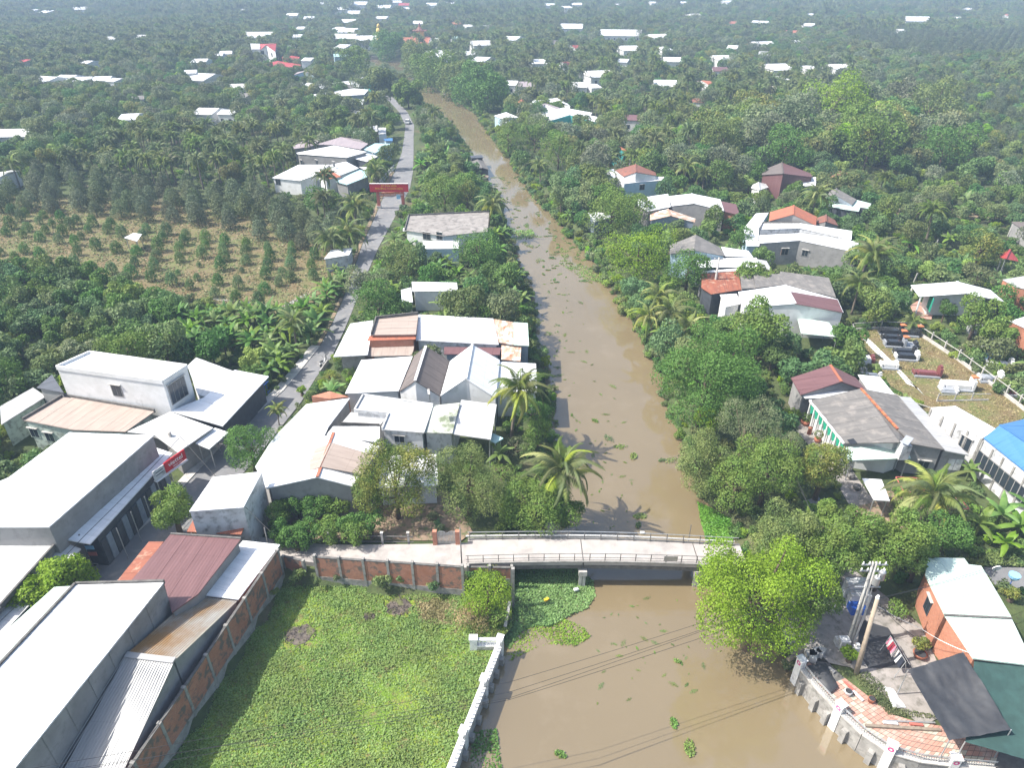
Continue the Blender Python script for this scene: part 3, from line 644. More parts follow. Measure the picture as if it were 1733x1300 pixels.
# ================================================================== BUILDINGS
def clip(poly, f):                          # keep f(p) >= 0
    out = []; n = len(poly)
    for i in range(n):
        a, b = poly[i], poly[(i + 1) % n]; fa, fb = f(a), f(b)
        if fa >= 0: out.append(a)
        if (fa >= 0) != (fb >= 0): out.append(a.lerp(b, fa / (fa - fb)))
    return out
def plane_axes(pl):
    n = Vector((0, 0, 0))
    for i in range(len(pl)):
        a, b = pl[i], pl[(i + 1) % len(pl)]; n += a.cross(b)
    n.normalize(); n = n if n.z > 0 else -n
    if abs(n.z) > .9995:
        e = max(((pl[(i + 1) % len(pl)] - pl[i]) for i in range(len(pl))), key=lambda v: v.length).normalized()
        u = Vector((e.x, e.y, 0)).normalized()
    else: u = n.cross(Vector((0, 0, 1))).normalized()
    return n, u, n.cross(u).normalized()
def roof_plane(pl, mat, parent, thick=.07, sheets=0.0, name='roof', flip=False):
    n, u, v = plane_axes(pl)
    if flip: u, v = v, -u
    uv = lambda p, o=pl[0]: ((p - o).dot(u), (p - o).dot(v))
    mb = MB(); a = sum((pl[i].x * pl[(i + 1) % len(pl)].y - pl[(i + 1) % len(pl)].x * pl[i].y) for i in range(len(pl)))
    pts = pl if a > 0 else pl[::-1]
    dn = Vector((0, 0, thick)); sub = Vector((0, 0, .05 if sheets else 0))
    mb.face([p - sub for p in pts], [uv(p) for p in pts]); mb.face([p - sub - dn for p in pts[::-1]])
    for i in range(len(pts)):
        p, q = pts[i] - sub, pts[(i + 1) % len(pts)] - sub; mb.face([p - dn, q - dn, q, p])
    ro = mb.build(name, mat, parent)
    if sheets:
        us = [uv(p)[0] for p in pts]; lo, hi = min(us), max(us); k = max(1, int(round((hi - lo) / sheets))); st = (hi - lo) / k
        for i in range(k):
            a_, b_ = lo + i * st + .008, lo + (i + 1) * st - .008
            q = clip(clip(pts, lambda p: uv(p)[0] - a_), lambda p: b_ - uv(p)[0])
            if len(q) < 3: continue
            h = Vector((0, 0, .012 * (i % 2) + random.random() * .006)); mb = MB()
            mb.face([p + h for p in q], [uv(p) for p in q]); d2 = Vector((0, 0, .03))
            for j in range(len(q)):
                p, r = q[j] + h, q[(j + 1) % len(q)] + h; mb.face([p - d2, r - d2, r, p])
            mb.build('roof_sheet', mat, ro)
    return ro
def S(f, pts, z, mat, **k): return dict(t='s', f=f, pts=pts, z=z, mat=mat, **k)
def G(f, pts, ze, zr, mat, mat2=None, **k): return dict(t='g', f=f, pts=pts, z=[ze, zr, ze, ze, zr, ze], mat=mat, mat2=mat2 or mat, **k)
BN = 0
def building(label, cat, secs, wins=(), wall='w_white', name='house', group=None, sheets=None):
    first = [P(*secs[0]['f'](x, y), 0) for x, y in secs[0]['pts']]
    c0 = sum(first, Vector((0, 0, 0))) / len(first)
    root = thing(name, (c0.x, c0.y, 0), label, cat, group); info = []
    for s in secs:
        n = len(s['pts']); z = s['z'] if isinstance(s['z'], (list, tuple)) else [s['z']] * n
        px = [s['f'](x, y) for x, y in s['pts']]
        V = [P(px[i][0], px[i][1], z[i]) for i in range(n)]
        c = sum(V, Vector((0, 0, 0))) / n; dist = c.length
        sh = s.get('sheets', sheets); sh = (1.07 if c.y < 92 else 0) if sh is None else sh
        planes = [[0, 1, 4, 3 + 2], [1, 2, 3, 4]] if s['t'] == 'g' else (s.get('planes') or [list(range(n))])
        if s['t'] == 'g': planes = [[0, 1, 4, 5], [1, 2, 3, 4]]
        for k, pl in enumerate(planes):
            roof_plane([V[i] for i in pl], s['mat'] if k == 0 else s.get('mat2', s['mat']), root, sheets=sh, flip=s.get('flip', False))
        if s['t'] == 'g' and s.get('ridge', 1):
            mb = MB(); mb.bar(V[1] + Vector((0, 0, .03)), V[4] + Vector((0, 0, .03)), .32, .1); mb.build('ridge_cap', s.get('cap', s['mat']), root)
        ins_ = s.get('eave', .35); zb = s.get('zb', 0.0)
        I = [V[i] + (Vector((c.x, c.y, V[i].z)) - V[i]).normalized() * ins_ for i in range(n)]
        if s.get('walls', True):
            mb = MB(); mb.prism([p[:2] for p in I], zb, [p.z - .14 for p in I]); mb.build('wall', s.get('wall', wall), root)
        elif s.get('posts', 1):
            for i in s.get('pidx', range(n)):
                mb = MB(); mb.tube([(I[i].x, I[i].y, zb), (I[i].x, I[i].y, I[i].z - .1)], s.get('prad', .06), 6); mb.build('post', s.get('postmat', 'steel'), root)
        if s.get('par'):
            h, pm = s['par'][0], s['par'][1]; es = s['par'][2] if len(s['par']) > 2 else range(n)
            for i in es:
                a, b = V[i], V[(i + 1) % n]; mb = MB(); mb.bar(a + Vector((0, 0, h / 2 - .1)), b + Vector((0, 0, h / 2 - .1)), .18, h + .2); mb.build('parapet', pm, root)
        info.append((I, V))
        protect(px, c.y)
        FOOT.append([p[:2] for p in I])
    camp = Vector((0, 0, CAM_H))
    for wn in wins:
        si, ei, f, x, y, w_, h_, kind = wn[:8]
        I = info[si][0]; a, b = I[ei], I[(ei + 1) % len(I)]
        u = Vector((b.x - a.x, b.y - a.y, 0)).normalized(); nrm = Vector((-u.y, u.x, 0))
        if nrm.dot(camp - a) < 0: nrm = -nrm
        ray = P(*f(x, y), 0) - camp
        t = (a - camp).dot(nrm) / ray.dot(nrm); p = camp + ray * t + nrm * .03
        if not (0.2 < p.z < 12): p.z = min(max(p.z, h_ / 2 + .1), 8)
        zz = Vector((0, 0, 1))
        def rect(cx, cz, ww, hh, mat, nm, par, th=.06, off=0):
            mb = MB(); q = p + u * cx + zz * cz + nrm * off
            mb.bar(q - u * ww / 2, q + u * ww / 2, th, hh); return mb.build(nm, mat, par)
        if kind == 'win':
            fr = rect(0, 0, w_ + .16, h_ + .16, wn[8] if len(wn) > 8 else 'concrete', 'window', root)
            k = 2 if w_ < 2.2 else 4
            for j in range(k): rect((j - (k - 1) / 2) * w_ / k, 0, w_ / k - .07, h_ - .05, 'glass', 'pane', fr, .05, .02)
            rect(0, h_ / 2 + .14, w_ + .3, .08, 'lightcon', 'sill', fr, .25, .08)
        elif kind == 'door':
            fr = rect(0, 0, w_, h_, wn[8] if len(wn) > 8 else 'w_dark', 'door', root)
            for j in range(max(2, int(w_ / .9))): k = max(2, int(w_ / .9)); rect((j - (k - 1) / 2) * w_ / k, 0, w_ / k - .08, h_ - .1, wn[9] if len(wn) > 9 else 'darksheet', 'door_panel', fr, .05, .03)
        elif kind == 'open':
            rect(0, 0, w_, h_, 'darkroom', 'opening', root, .04)
    return root, info
# ---------------------------------------------------------------- left bank, near row along the street
building('white two-storey block with blind side wall and recessed upper window', 'house', [
    S(ident, [(96, 623), (276, 648), (317, 621), (152, 598)], 8.2, 'white', par=(.35, 'w_white'), eave=.05, wall='w_white'),
    S(ident, [(317, 619), (332, 605), (397, 629), (352, 672), (335, 668)], [4.6, 4.6, 4.2, 4.2, 4.4], 'offwhite', flip=True),
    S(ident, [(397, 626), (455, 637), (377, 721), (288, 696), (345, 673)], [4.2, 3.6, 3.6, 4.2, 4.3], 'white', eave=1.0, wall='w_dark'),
    S(ident, [(88, 634), (108, 665), (62, 656)], 5.0, 'darksheet', wall='w_grey'),
  ], [(0, 0, ident, 198, 661, 1.3, 1.5, 'win', 'w_grey'), (0, 1, ident, 301, 660, 2.6, 2.6, 'win', 'w_grey')], 'w_white')
building('flat roof building with rust-striped cement terrace and pale green front', 'house', [
    S(ident, [(39, 711), (108, 670), (262, 696), (212, 731), (126, 728)], 4.2, 'beige', par=(.3, 'darkcon', [0, 1]), wall='w_pgreen'),
    S(ident, [(0, 688), (56, 656), (78, 671), (2, 719)], [3.6, 3.6, 3.4, 3.4], 'zinc', wall='w_pgreen'),
  ], [(0, 4, fB, 200, 590, 1.2, 1.2, 'win', 'w_pgreen'), (0, 4, fB, 290, 615, 1.2, 1.2, 'win', 'w_pgreen')], 'w_pgreen')
building('wide light grey sheet roof over the shop next to the red shop sign', 'shop', [
    S(ident, [(215, 731), (288, 697), (361, 724), (301, 766), (262, 737)], [4.3, 4.3, 3.6, 3.6, 4.2], 'offwhite', eave=.8, wall='w_grey'),
    S(ident, [(330, 750), (364, 724), (387, 732), (354, 760)], [3.2, 3.2, 3.0, 3.0], 'white', walls=False)])
sh, inf = building('long white roofed row of shops with grey upper side wall and street shutters', 'shop', [
    S(ident, [(15, 808), (117, 732), (260, 737), (83, 892), (0, 892), (-160, 892), (-60, 842)], 7.0, 'white', wall='w_grey', eave=.1),
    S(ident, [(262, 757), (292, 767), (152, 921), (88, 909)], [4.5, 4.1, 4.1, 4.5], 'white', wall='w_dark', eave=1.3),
  ], [], 'w_grey', name='shop')
# shutters along the street front
I = inf[1][0]; a, b = I[1], I[2]; u = (b - a); L = u.length; u.normalize(); nr = Vector((-u.y, u.x, 0)); nr = nr if nr.x > 0 else -nr
for j in range(14):
    mb = MB(); p = Vector((a.x, a.y, 0)) + u * (L * (j + .06) / 14) + nr * .06; q = Vector((a.x, a.y, 0)) + u * (L * (j + .94) / 14) + nr * .06
    mb.bar(p + Vector((0, 0, 1.55)), q + Vector((0, 0, 1.55)), .08, 2.9); mb.build('shutter', 'w_dark' if j % 3 else 'w_zinc', sh)
for j in range(5):
    p = Vector((a.x, a.y, 0)) + u * (L * (j + .5) / 5) + nr * 1.25
    mb = MB(); mb.tube([(p.x, p.y, 0), (p.x, p.y, 3.95)], .05, 6); mb.build('awning_post', 'steel', sh)
mb = MB(); mb.bar(P(97, 871, 5.6), P(103, 868, 5.6), .5, .7); mb.build('air_conditioner', 'whitepaint', sh)
# the shop sign, standing on the eave
sA, sB = P(263, 816, 3.7), P(316, 778, 3.7)
sg = thing('shop_sign', tuple(sA), 'red shop sign with white lettering beside a white panel along the eave', 'sign')
u = (sB - sA).normalized(); zz = Vector((0, 0, 1)); nr = Vector((u.y, -u.x, 0)); nr = nr if nr.y < 0 else -nr
def board(t0, t1, mat, nm, hh=1.25, off=0):
    mb = MB(); p, q = sA.lerp(sB, t0) + zz * (.15 + hh / 2) + nr * off, sA.lerp(sB, t1) + zz * (.15 + hh / 2) + nr * off
    mb.bar(p, q, .12, hh); return mb.build(nm, mat, sg)
board(0.34, 1.0, 'red', 'sign_panel'); wp = board(0.0, 0.335, 'w_stain', 'side_panel', 1.15)
L = (sB - sA).length
q = rot_from(u, zz, nr)
def on_sign(tx, hh, s, size, mat, par, name='lettering'):
    o = text(s, size, mat, par, name); p = sA.lerp(sB, tx) + zz * hh + nr * .075
    o.location = p - wl(par); o.rotation_mode = 'QUATERNION'; o.rotation_quaternion = q; return o
o = on_sign(.68, .86, 'viettel', .78, 'lettering', sg)
on_sign(.72, .38, 'viettel store', .26, 'lettering', sg)
mb = MB()
for h in (.95, .62): mb.bar(sA.lerp(sB, .06) + zz * h + nr * .075, sA.lerp(sB, .28) + zz * h + nr * .075, .02, .1)
mb.build('printed_line', 'w_dark', wp)
mb = MB(); mb.bar(sA + zz * .02, sB + zz * .02, .5, .08); mb.build('sign_shelf', 'whitepaint', sg)
building('light grey terrace roof at the lower left edge below the white shops', 'house', [
    S(ident, [(-150, 915), (101, 915), (0, 1028), (-160, 1190)], 4.6, 'offwhite', par=(.25, 'darkcon', [1]), wall='w_grey'),
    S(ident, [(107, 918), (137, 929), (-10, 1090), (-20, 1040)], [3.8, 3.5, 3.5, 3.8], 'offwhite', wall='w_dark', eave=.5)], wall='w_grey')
building('pale green lean-to roof left of the huge white warehouse', 'shed', [
    S(ident, [(92, 994), (127, 992), (-20, 1150), (-60, 1130)], [5.0, 5.4, 5.4, 5.0], 'palegreen', wall='w_dark')], name='shed')
wh, inf = building('huge white roofed warehouse with bare cement side wall in the bottom left corner', 'warehouse', [
    S(ident, [(128, 989), (278, 985), (26, 1300), (-60, 1405), (-260, 1405)], [6.6, 6.6, 6.6, 6.6, 6.6], 'white', wall='w_grey', eave=.15, par=(.2, 'darkcon', [0, 4]))], name='warehouse', wall='w_grey')
I = inf[0][0]
for j in range(1, 9):
    p = I[1].lerp(I[2], j / 7); mb = MB(); d_ = (I[2] - I[1]).normalized(); mb.box(p.x, p.y, 0, .3, .12, 6.4, math.atan2(d_.y, d_.x)); mb.build('pilaster', 'w_grey', wh)
rb, inf = building('corrugated zinc gable roof with brown rust wash behind the brick and concrete wall', 'workshop', [
    S(ident, [(332, 1009), (401, 1018), (295, 1119), (213, 1109), (292, 1040)], [3.0, 3.0, 4.9, 4.9, 3.8], 'zincrust', wall='w_grey', eave=.1, sheets=0),
    S(ident, [(213, 1109), (295, 1119), (209, 1300), (165, 1400), (30, 1400), (110, 1300)], [4.9, 4.9, 2.9, 2.2, 2.2, 2.9], 'zinc', wall='w_grey', eave=.1, sheets=0)], name='workshop', wall='w_grey')
for (I, V), ax in zip(inf, ((0, 1, 2, 3), (0, 1, 3, 4))):
    A_, B_, C_, D_ = [V[i] for i in ax]; nn = int((B_ - A_).length / .2) + 1; mb = MB()
    for j in range(nn + 1): t = j / nn; mb.bar(A_.lerp(B_, t) + Vector((0, 0, .02)), D_.lerp(C_, t) + Vector((0, 0, .02)), .045, .035)
    tag(mb.build('roof_rib', 'zincrust' if A_.z < 4 else 'zinc', rb), kind='stuff')
mb = MB(); mb.bar(inf[0][1][3] + Vector((0, 0, .06)), inf[0][1][2] + Vector((0, 0, .06)), .5, .06); mb.build('ridge_cap', 'zinc', rb)
building('maroon sheet roof between the white warehouse and the white corrugated roof', 'house', [
    S(ident, [(289, 904), (408, 912), (335, 1006), (291, 1037), (277, 985), (222, 983)], [4.6] * 6, 'maroon', wall='w_grey', par=(.12, 'darkcon', [0])),
    S(ident, [(252, 917), (277, 917), (224, 985), (197, 985)], [3.6, 3.8, 3.8, 3.6], 'rust', wall='w_grey')], wall='w_grey')
building('small white corrugated roof between maroon roof and tall brick wall', 'shed', [
    S(ident, [(411, 915), (474, 922), (403, 1015), (335, 1006)], [3.3, 3.0, 3.0, 3.3], 'white', wall='brickold')], name='shed')
building('small white cube house with plain cement side beside the round street trees', 'house', [
    S(ident, [(320, 866), (360, 808), (444, 798), (412, 859)], [6.4, 6.4, 6.0, 6.0], 'white', wall='w_stain', eave=.08),
    S(ident, [(316, 900), (327, 880), (417, 882), (408, 905)], [3.3, 3.6, 3.6, 3.3], 'rust', walls=False)], wall='w_stain')
# ---------------------------------------------------------------- left bank, cluster between street and river
building('long building with white roof ending in rusty and pale green sheets by the river', 'house', [
    S(fD, [(905, 40), (1315, 62), (1345, 205), (890, 180)], [4.9, 4.9, 4.4, 4.4], 'white', wall='w_stain'),
    S(fD, [(1320, 65), (1425, 82), (1425, 205), (1325, 190)], [4.8, 4.7, 4.3, 4.3], 'rustmix', wall='w_zinc', sheets=.8),
    S(fD, [(1427, 82), (1505, 87), (1512, 212), (1427, 206)], [4.7, 4.6, 4.2, 4.3], 'palegreen', wall='w_zinc'),
    S(fD, [(1360, 207), (1470, 211), (1465, 297), (1360, 287)], [3.9, 3.9, 3.6, 3.6], 'rustmix', wall='w_zinc', sheets=.6),
    S(fD, [(1045, 218), (1358, 222), (1350, 262), (1045, 258)], [3.9, 3.9, 3.7, 3.7], 'maroon', wall='w_zinc')])
building('beige flat roof with brick red parapet bands between two white roofs', 'house', [
    S(fD, [(672, 65), (903, 40), (890, 150), (645, 153)], [5.3] * 4, 'beige', wall='brick', par=(.45, 'darkcon', [0, 3])),
    S(fD, [(634, 157), (890, 153), (888, 176), (622, 184)], [4.9] * 4, 'tile', wall='brick', sheets=0),
    S(fD, [(628, 196), (885, 194), (870, 265), (625, 270)], [3.9, 3.9, 3.5, 3.5], 'beige', wall='w_stain', eave=.9)])
building('white street canopy with green netting next to the parked scooter', 'canopy', [
    S(fD, [(530, 90), (655, 72), (625, 262), (437, 272)], [4.5, 4.5, 4.0, 4.0], 'white', wall='w_grey', eave=1.6)], name='canopy')
building('twin gabled house with one brown and one white gable and a low white front roof', 'house', [
    S(fD, [(590, 290), (872, 270), (795, 460), (500, 475)], [4.2, 4.4, 4.2, 4.0], 'white', wall='w_white'),
    G(fD, [(800, 462), (885, 405), (1020, 487), (1075, 295), (945, 214), (880, 268)], 4.2, 6.4, 'browncement', cap='white', wall='w_white', eave=.12),
    G(fD, [(1025, 488), (1165, 392), (1330, 500), (1352, 290), (1200, 205), (1078, 296)], 4.3, 6.6, 'white', wall='w_white', eave=.12),
    S(fD, [(1350, 300), (1550, 310), (1558, 470), (1330, 470)], [4.0, 3.8, 3.6, 3.8], 'white', wall='w_white')], wall='w_white')
building('parapet roofed white-stained house stretching from street to riverside canopy', 'house', [
    S(fD, [(600, 487), (985, 541), (935, 690), (705, 672), (740, 588), (553, 570)], [5.0] * 6, 'offwhite', wall='w_stain', par=(.25, 'w_stain', [0, 3, 4, 5]), sheets=2.2),
    S(fD, [(985, 541), (1132, 525), (1090, 695), (935, 690)], [4.9, 4.9, 4.6, 4.7], 'mossy', wall='w_stain'),
    S(fD, [(1140, 510), (1335, 535), (1302, 728), (1090, 697)], [4.6, 4.3, 4.0, 4.4], 'offwhite', walls=False, prad=.09),
    S(fD, [(535, 575), (735, 600), (690, 650), (480, 640)], [4.2] * 4, 'offwhite', wall='w_stain', par=(.2, 'darkcon', [0, 2]))],
    [(0, 2, fD, 800, 725, 1.2, .9, 'win', 'w_stain')], wall='w_stain')
building('broad white sheet roof spreading along the street with a low brick gable behind', 'house', [
    S(ident, [(519, 684), (592, 674), (556, 722), (548, 740), (510, 768), (498, 812), (451, 827), (432, 790), (462, 742)], [4.4, 4.4, 4.3, 4.3, 4.3, 4.2, 4.0, 3.8, 3.9], 'white', wall='w_grey', sheets=1.4),
    S(fD, [(435, 656), (690, 656), (692, 746), (400, 700)], [4.6, 4.6, 4.4, 4.4], 'white', wall='w_grey'),
    S(fD, [(315, 490), (415, 462), (522, 492), (420, 505)], [4.4, 5.0, 4.4, 4.4], 'brick', wall='brick', sheets=0, eave=.02)])
building('low gable with beige cement centre, white edges and orange ridge tiles', 'house', [
    G(fD, [(70, 995), (347, 935), (540, 985), (690, 765), (437, 690), (215, 790)], 4.4, 5.6, 'white', cap='tile', wall='w_grey')])
# brown cement panels that cover the middle of that gable
gb = bpy.data.objects[-1]
def overlay(root, f, pts, z, mat, sheets=1.07, name='roof'):
    V = [P(*f(x, y), z[i]) for i, (x, y) in enumerate(pts)]; roof_plane(V, mat, root, .04, sheets, name)
low = [o for o in bpy.data.objects if o.get('label', '').startswith('low gable with beige')][0]
overlay(low, fD, [(225, 925), (270, 802), (422, 748), (360, 882)], [4.75, 4.78, 5.72, 5.75], 'beige')
overlay(low, fD, [(368, 878), (428, 745), (660, 815), (600, 920)], [5.75, 5.72, 4.85, 4.8], 'beige')
building('white roofed house half hidden by the olive trees above the garden', 'house', [
    S(ident, [(648, 772), (738, 769), (742, 822), (640, 826)], [3.0, 3.0, 2.6, 2.6], 'white', wall='w_white')], [])
building('green sided white shed at the foot of the riverside palm', 'shed', [
    S(ident, [(834, 733), (852, 742), (838, 750), (828, 745)], 3.0, 'aqua', walls=False)], name='shed')
# ---------------------------------------------------------------- left bank, between road and river further up
building('bungalow with stained flat concrete roof, white porch canopy and two front windows', 'house', [
    S(fI, [(838, 468), (1310, 446), (1300, 560), (1040, 587), (815, 553)], [4.6] * 5, 'slab', wall='w_white', par=(.3, 'darkcon', [0, 4]), sheets=0),
    S(fI, [(805, 538), (1048, 534), (1038, 556), (803, 558)], [4.2] * 4, 'offwhite', wall='w_pgreen', eave=.8)],
    [(0, 3, fI, 943, 586, 1.6, 1.4, 'win'), (0, 3, fI, 1018, 586, 1.2, 1.4, 'win'), ])
building('blue-white corrugated shed in front of the flat concrete bungalow', 'shed', [
    S(fI, [(922, 618), (1132, 613), (1130, 660), (918, 662)], [4.2, 4.2, 3.8, 3.8], 'white', wall='w_blue', eave=.1)], name='shed')
building('little white house sunk in the banana grove by the river', 'house', [
    S(fI, [(855, 855), (1120, 860), (1125, 908), (860, 912)], [4.0, 4.0, 3.6, 3.6], 'white', wall='w_white'),
    S(fI, [(792, 903), (852, 888), (862, 975), (798, 975)], [3.4, 3.4, 3.0, 3.0], 'white', wall='w_white')], [(0, 3, fI, 920, 935, .9, .9, 'win')])
building('small white roadside kiosk roof at the orchard edge', 'kiosk', [
    S(fI, [(340, 722), (382, 668), (510, 655), (488, 698)], [2.9, 2.9, 2.6, 2.6], 'white', wall='w_stain')], name='kiosk')
building('white open-sided hut standing alone in the young orchard', 'hut', [
    S(ident, [(210, 402), (226, 394), (240, 396), (232, 408)], [2.6] * 4, 'white', walls=False, prad=.08)], name='hut')
building('white bungalow with orange tile patch and pale aqua side roof by the palms', 'house', [
    S(fI, [(35, 245), (190, 168), (372, 168), (300, 225), (200, 262)], [3.8, 4.6, 4.6, 4.6, 3.9], 'white', wall='w_white'),
    S(fI, [(288, 218), (362, 190), (442, 238), (350, 256)], [4.6, 5.2, 4.4, 4.4], 'tile', wall='w_white'),
    S(fI, [(372, 170), (470, 150), (545, 188), (430, 232)], [4.4, 4.8, 4.4, 4.4], 'white', wall='w_white'),
    S(fI, [(410, 268), (545, 195), (600, 212), (592, 240), (475, 286)], [3.8, 4.0, 3.8, 3.6, 3.6], 'aqua', wall='w_grey'),
    S(fI, [(545, 180), (690, 185), (680, 215), (605, 212)], 3.4, 'offwhite', walls=False)],
    [(0, 4, fI, 72, 270, 1.4, 1.4, 'win')])
building('long white and mauve roofed hall with grey walls beside the road', 'hall', [
    S(fI, [(180, 98), (400, 55), (592, 92), (475, 126), (185, 104)], [5.0, 5.8, 5.2, 5.0, 4.8], 'white', wall='w_grey'),
    S(fI, [(160, 60), (235, 20), (320, 22), (270, 62), (165, 75)], [5, 5.4, 5.4, 5, 5], 'pinkgrey', wall='w_grey'),
    S(fI, [(290, 50), (440, 5), (545, 20), (600, 45), (555, 78), (400, 52)], [5.2, 6, 6, 5.2, 5, 5.2], 'pinkgrey', wall='w_grey'),
    S(fI, [(570, 78), (640, 42), (738, 45), (640, 100)], [4.6, 4.8, 4.4, 4.2], 'aqua', wall='w_blue'),
    S(fI, [(522, 132), (575, 102), (660, 118), (590, 150)], [4.2] * 4, 'white', wall='w_dark')],
    [(0, 4, fI, 300, 155, 1.2, 1.2, 'win'), (0, 4, fI, 400, 165, 1.2, 1.2, 'win'), (0, 4, fI, 210, 155, 1.2, 1.2, 'win')], name='hall')
building('pale roofed roadside house with reddish streaks north of the mauve hall', 'house', [
    S(fJ, [(850, 1205), (1075, 1145), (1078, 1200), (880, 1250)], [4.5, 4.5, 3.8, 3.8], 'offwhite', wall='w_grey'),
    S(fJ, [(1085, 1168), (1155, 1168), (1155, 1225), (1085, 1228)], 4.4, 'offwhite', wall='w_white'),
    S(fJ, [(1130, 1275), (1180, 1262), (1215, 1265), (1215, 1290), (1150, 1290)], 3, 'blue', wall='w_blue')])
building('white gabled shed in the palms west of the bend in the road', 'shed', [
    S(fJ, [(585, 1020), (765, 985), (765, 1015), (600, 1048)], [4.2, 4.2, 3.6, 3.6], 'white', wall='w_grey'),
    S(fJ, [(838, 1005), (940, 1020), (915, 1048), (840, 1030)], [4.0] * 4, 'white', wall='w_grey')], name='shed')
building('cluster roof of wide white sheets on the inner side of the road bend', 'house', [
    G(fJ, [(605, 800), (755, 755), (905, 800), (960, 790), (840, 735), (650, 760)], 4.2, 5.4, 'white', wall='w_grey'),
    S(fJ, [(475, 865), (860, 808), (995, 820), (955, 865), (490, 892)], [4.0, 4.6, 4.4, 3.8, 3.6], 'white', wall='w_zinc'),
    S(fJ, [(395, 775), (440, 755), (620, 775), (590, 808), (400, 795)], 4.2, 'white', wall='w_grey'),
    S(fJ, [(245, 775), (390, 755), (410, 775), (250, 792)], 4.0, 'white', wall='w_grey'),
    S(fJ, [(835, 900), (955, 910), (940, 960), (830, 940)], 4.2, 'white', wall='w_grey')])
building('turquoise sided house at the end of the visible road', 'house', [
    S(fJ, [(905, 705), (980, 698), (1065, 708), (1010, 745), (950, 725)], 4.4, 'offwhite', wall='w_teal')])
building('pale mauve gabled villa behind the white sheet roofs', 'house', [
    G(fJ, [(310, 685), (400, 655), (525, 700), (520, 668), (440, 640), (340, 660)], 5.0, 6.2, 'pinkgrey', wall='w_blue')],
    [(0, 0, fJ, 350, 740, 1.4, 1.2, 'win'), (0, 1, fJ, 425, 742, 1.4, 1.2, 'win')])
building('grey-green roofed building on the riverbank before the far bend', 'house', [
    S(fJ, [(670, 490), (812, 492), (815, 515), (680, 518)], 5, 'aqua', wall='w_blue')])
building('tall white church-like house with red gable and grey roof wing', 'house', [
    S(fJ, [(-90, 395), (0, 398), (0, 450), (-80, 450)], [9.5, 10, 8, 8], 'zinc', wall='w_white'),
    G(fJ, [(0, 455), (55, 410), (140, 470), (150, 400), (150, 395), (0, 400)], 8.0, 10.5, 'redroof', wall='w_white')],
    [(1, 0, fJ, 25, 480, 1.5, 1.8, 'win'), (1, 1, fJ, 65, 478, 1.5, 1.8, 'win'), (1, 1, fJ, 110, 500, 1.5, 1.8, 'win')])
building('low wide red roof in front of the church-like house', 'house', [
    S(fJ, [(0, 592), (160, 555), (372, 590), (370, 615), (130, 615), (0, 600)], [4.5, 5.5, 4.5, 4.2, 4.2, 4.2], 'redroof', wall='w_white'),
    S(fJ, [(200, 520), (290, 508), (365, 520), (350, 545), (205, 540)], 5, 'redroof', wall='brick')])
# ---------------------------------------------------------------- right bank, near
building('grey cement gabled house with orange ridge tiles and green porch netting', 'house', [
    G(fE, [(630, 775), (958, 768), (1045, 790), (945, 488), (728, 448), (425, 520)], 3.7, 5.0, 'cement', cap='tile', wall='w_white', eave=.9, ridge=0),
    S(fE, [(945, 690), (728, 450), (945, 492), (1225, 812), (1035, 778)], [5.0, 5.0, 3.9, 3.9, 4.3], 'cement', wall='w_grey'),
    S(fE, [(635, 797), (985, 785), (1025, 862), (655, 877)], [3.5, 3.5, 2.9, 2.9], 'palegreen', walls=False, prad=.07)],
    [(1, 3, fE, 1095, 905, 1.2, 1.2, 'win', 'w_grey')], wall='w_grey')
hs = [o for o in bpy.data.objects if o.get('label', '').startswith('grey cement gabled')][0]
mb = MB(); a, b = P(*fE(728, 448), 5.06), P(*fE(948, 690), 5.06)
for j in range(22): mb = MB(); mb.bar(a.lerp(b, j / 22), a.lerp(b, (j + .85) / 22), .26, .14); mb.build('ridge_tile', 'orange' if j % 3 else 'tile', hs)
for j in range(9):
    p = P(*fE(425 + (630 - 425) * j / 8, 522 + (777 - 522) * j / 8), 3.5)
    mb = MB(); mb.box(p.x + .2, p.y, 0, .22, .22, 3.4); mb.build('porch_column', 'whitepaint', hs)
    if j < 8:
        q_ = P(*fE(425 + (630 - 425) * (j + 1) / 8, 522 + (777 - 522) * (j + 1) / 8), 3.5)
        mb = MB(); pts = []
        for k in range(6):
            t = k / 5; r = p.lerp(q_, t); pts.append(((r.x + .15, r.y, 3.35), (r.x + .15 + .1 * math.sin(t * 9), r.y, 2.75 - .75 * math.sin(math.pi * t))))
        for k in range(5): mb.face([pts[k][0], pts[k + 1][0], pts[k + 1][1], pts[k][1]])
        mb.build('shade_net', 'greennet', hs)
a, b = P(*fE(425, 520), 3.6), P(*fE(630, 777), 3.6); mb = MB(); mb.bar(a, b, .3, .25); mb.build('fascia', 'whitepaint', hs)
a = P(*fE(1005, 745), 5.6); mb = MB(); mb.box(a.x, a.y, 3, 1.0, 1.0, 4.9); mb.build('water_tower', 'w_stain', hs)
mb = MB(); mb.bar(a + Vector((-.5, -.5, -.4)), a + Vector((.4, .3, 0)), .8, .05); tag(mb.build('solar_panel', 'greygranite', hs))
a = P(*fE(672, 768), 3.95); mb = MB(); mb.bar(a + Vector((-.3, 0, 0)), a + Vector((.4, .05, .15)), .9, .05); mb.build('solar_panel', 'blackgranite', hs)
building('maroon gabled house with orange ridge tiles and white rear lean-to', 'house', [
    G(fE, [(370, 487), (612, 408), (765, 462), (697, 385), (545, 308), (312, 385)], 3.8, 5.0, 'maroon', cap='tile', wall='w_grey'),
    S(fE, [(710, 365), (840, 378), (935, 495), (772, 460)], [3.6, 3.4, 3.4, 3.6], 'white', wall='w_grey'),
    S(fE, [(378, 490), (610, 458), (700, 456), (480, 506), (400, 506)], 3.5, 'white', walls=False, posts=0)])
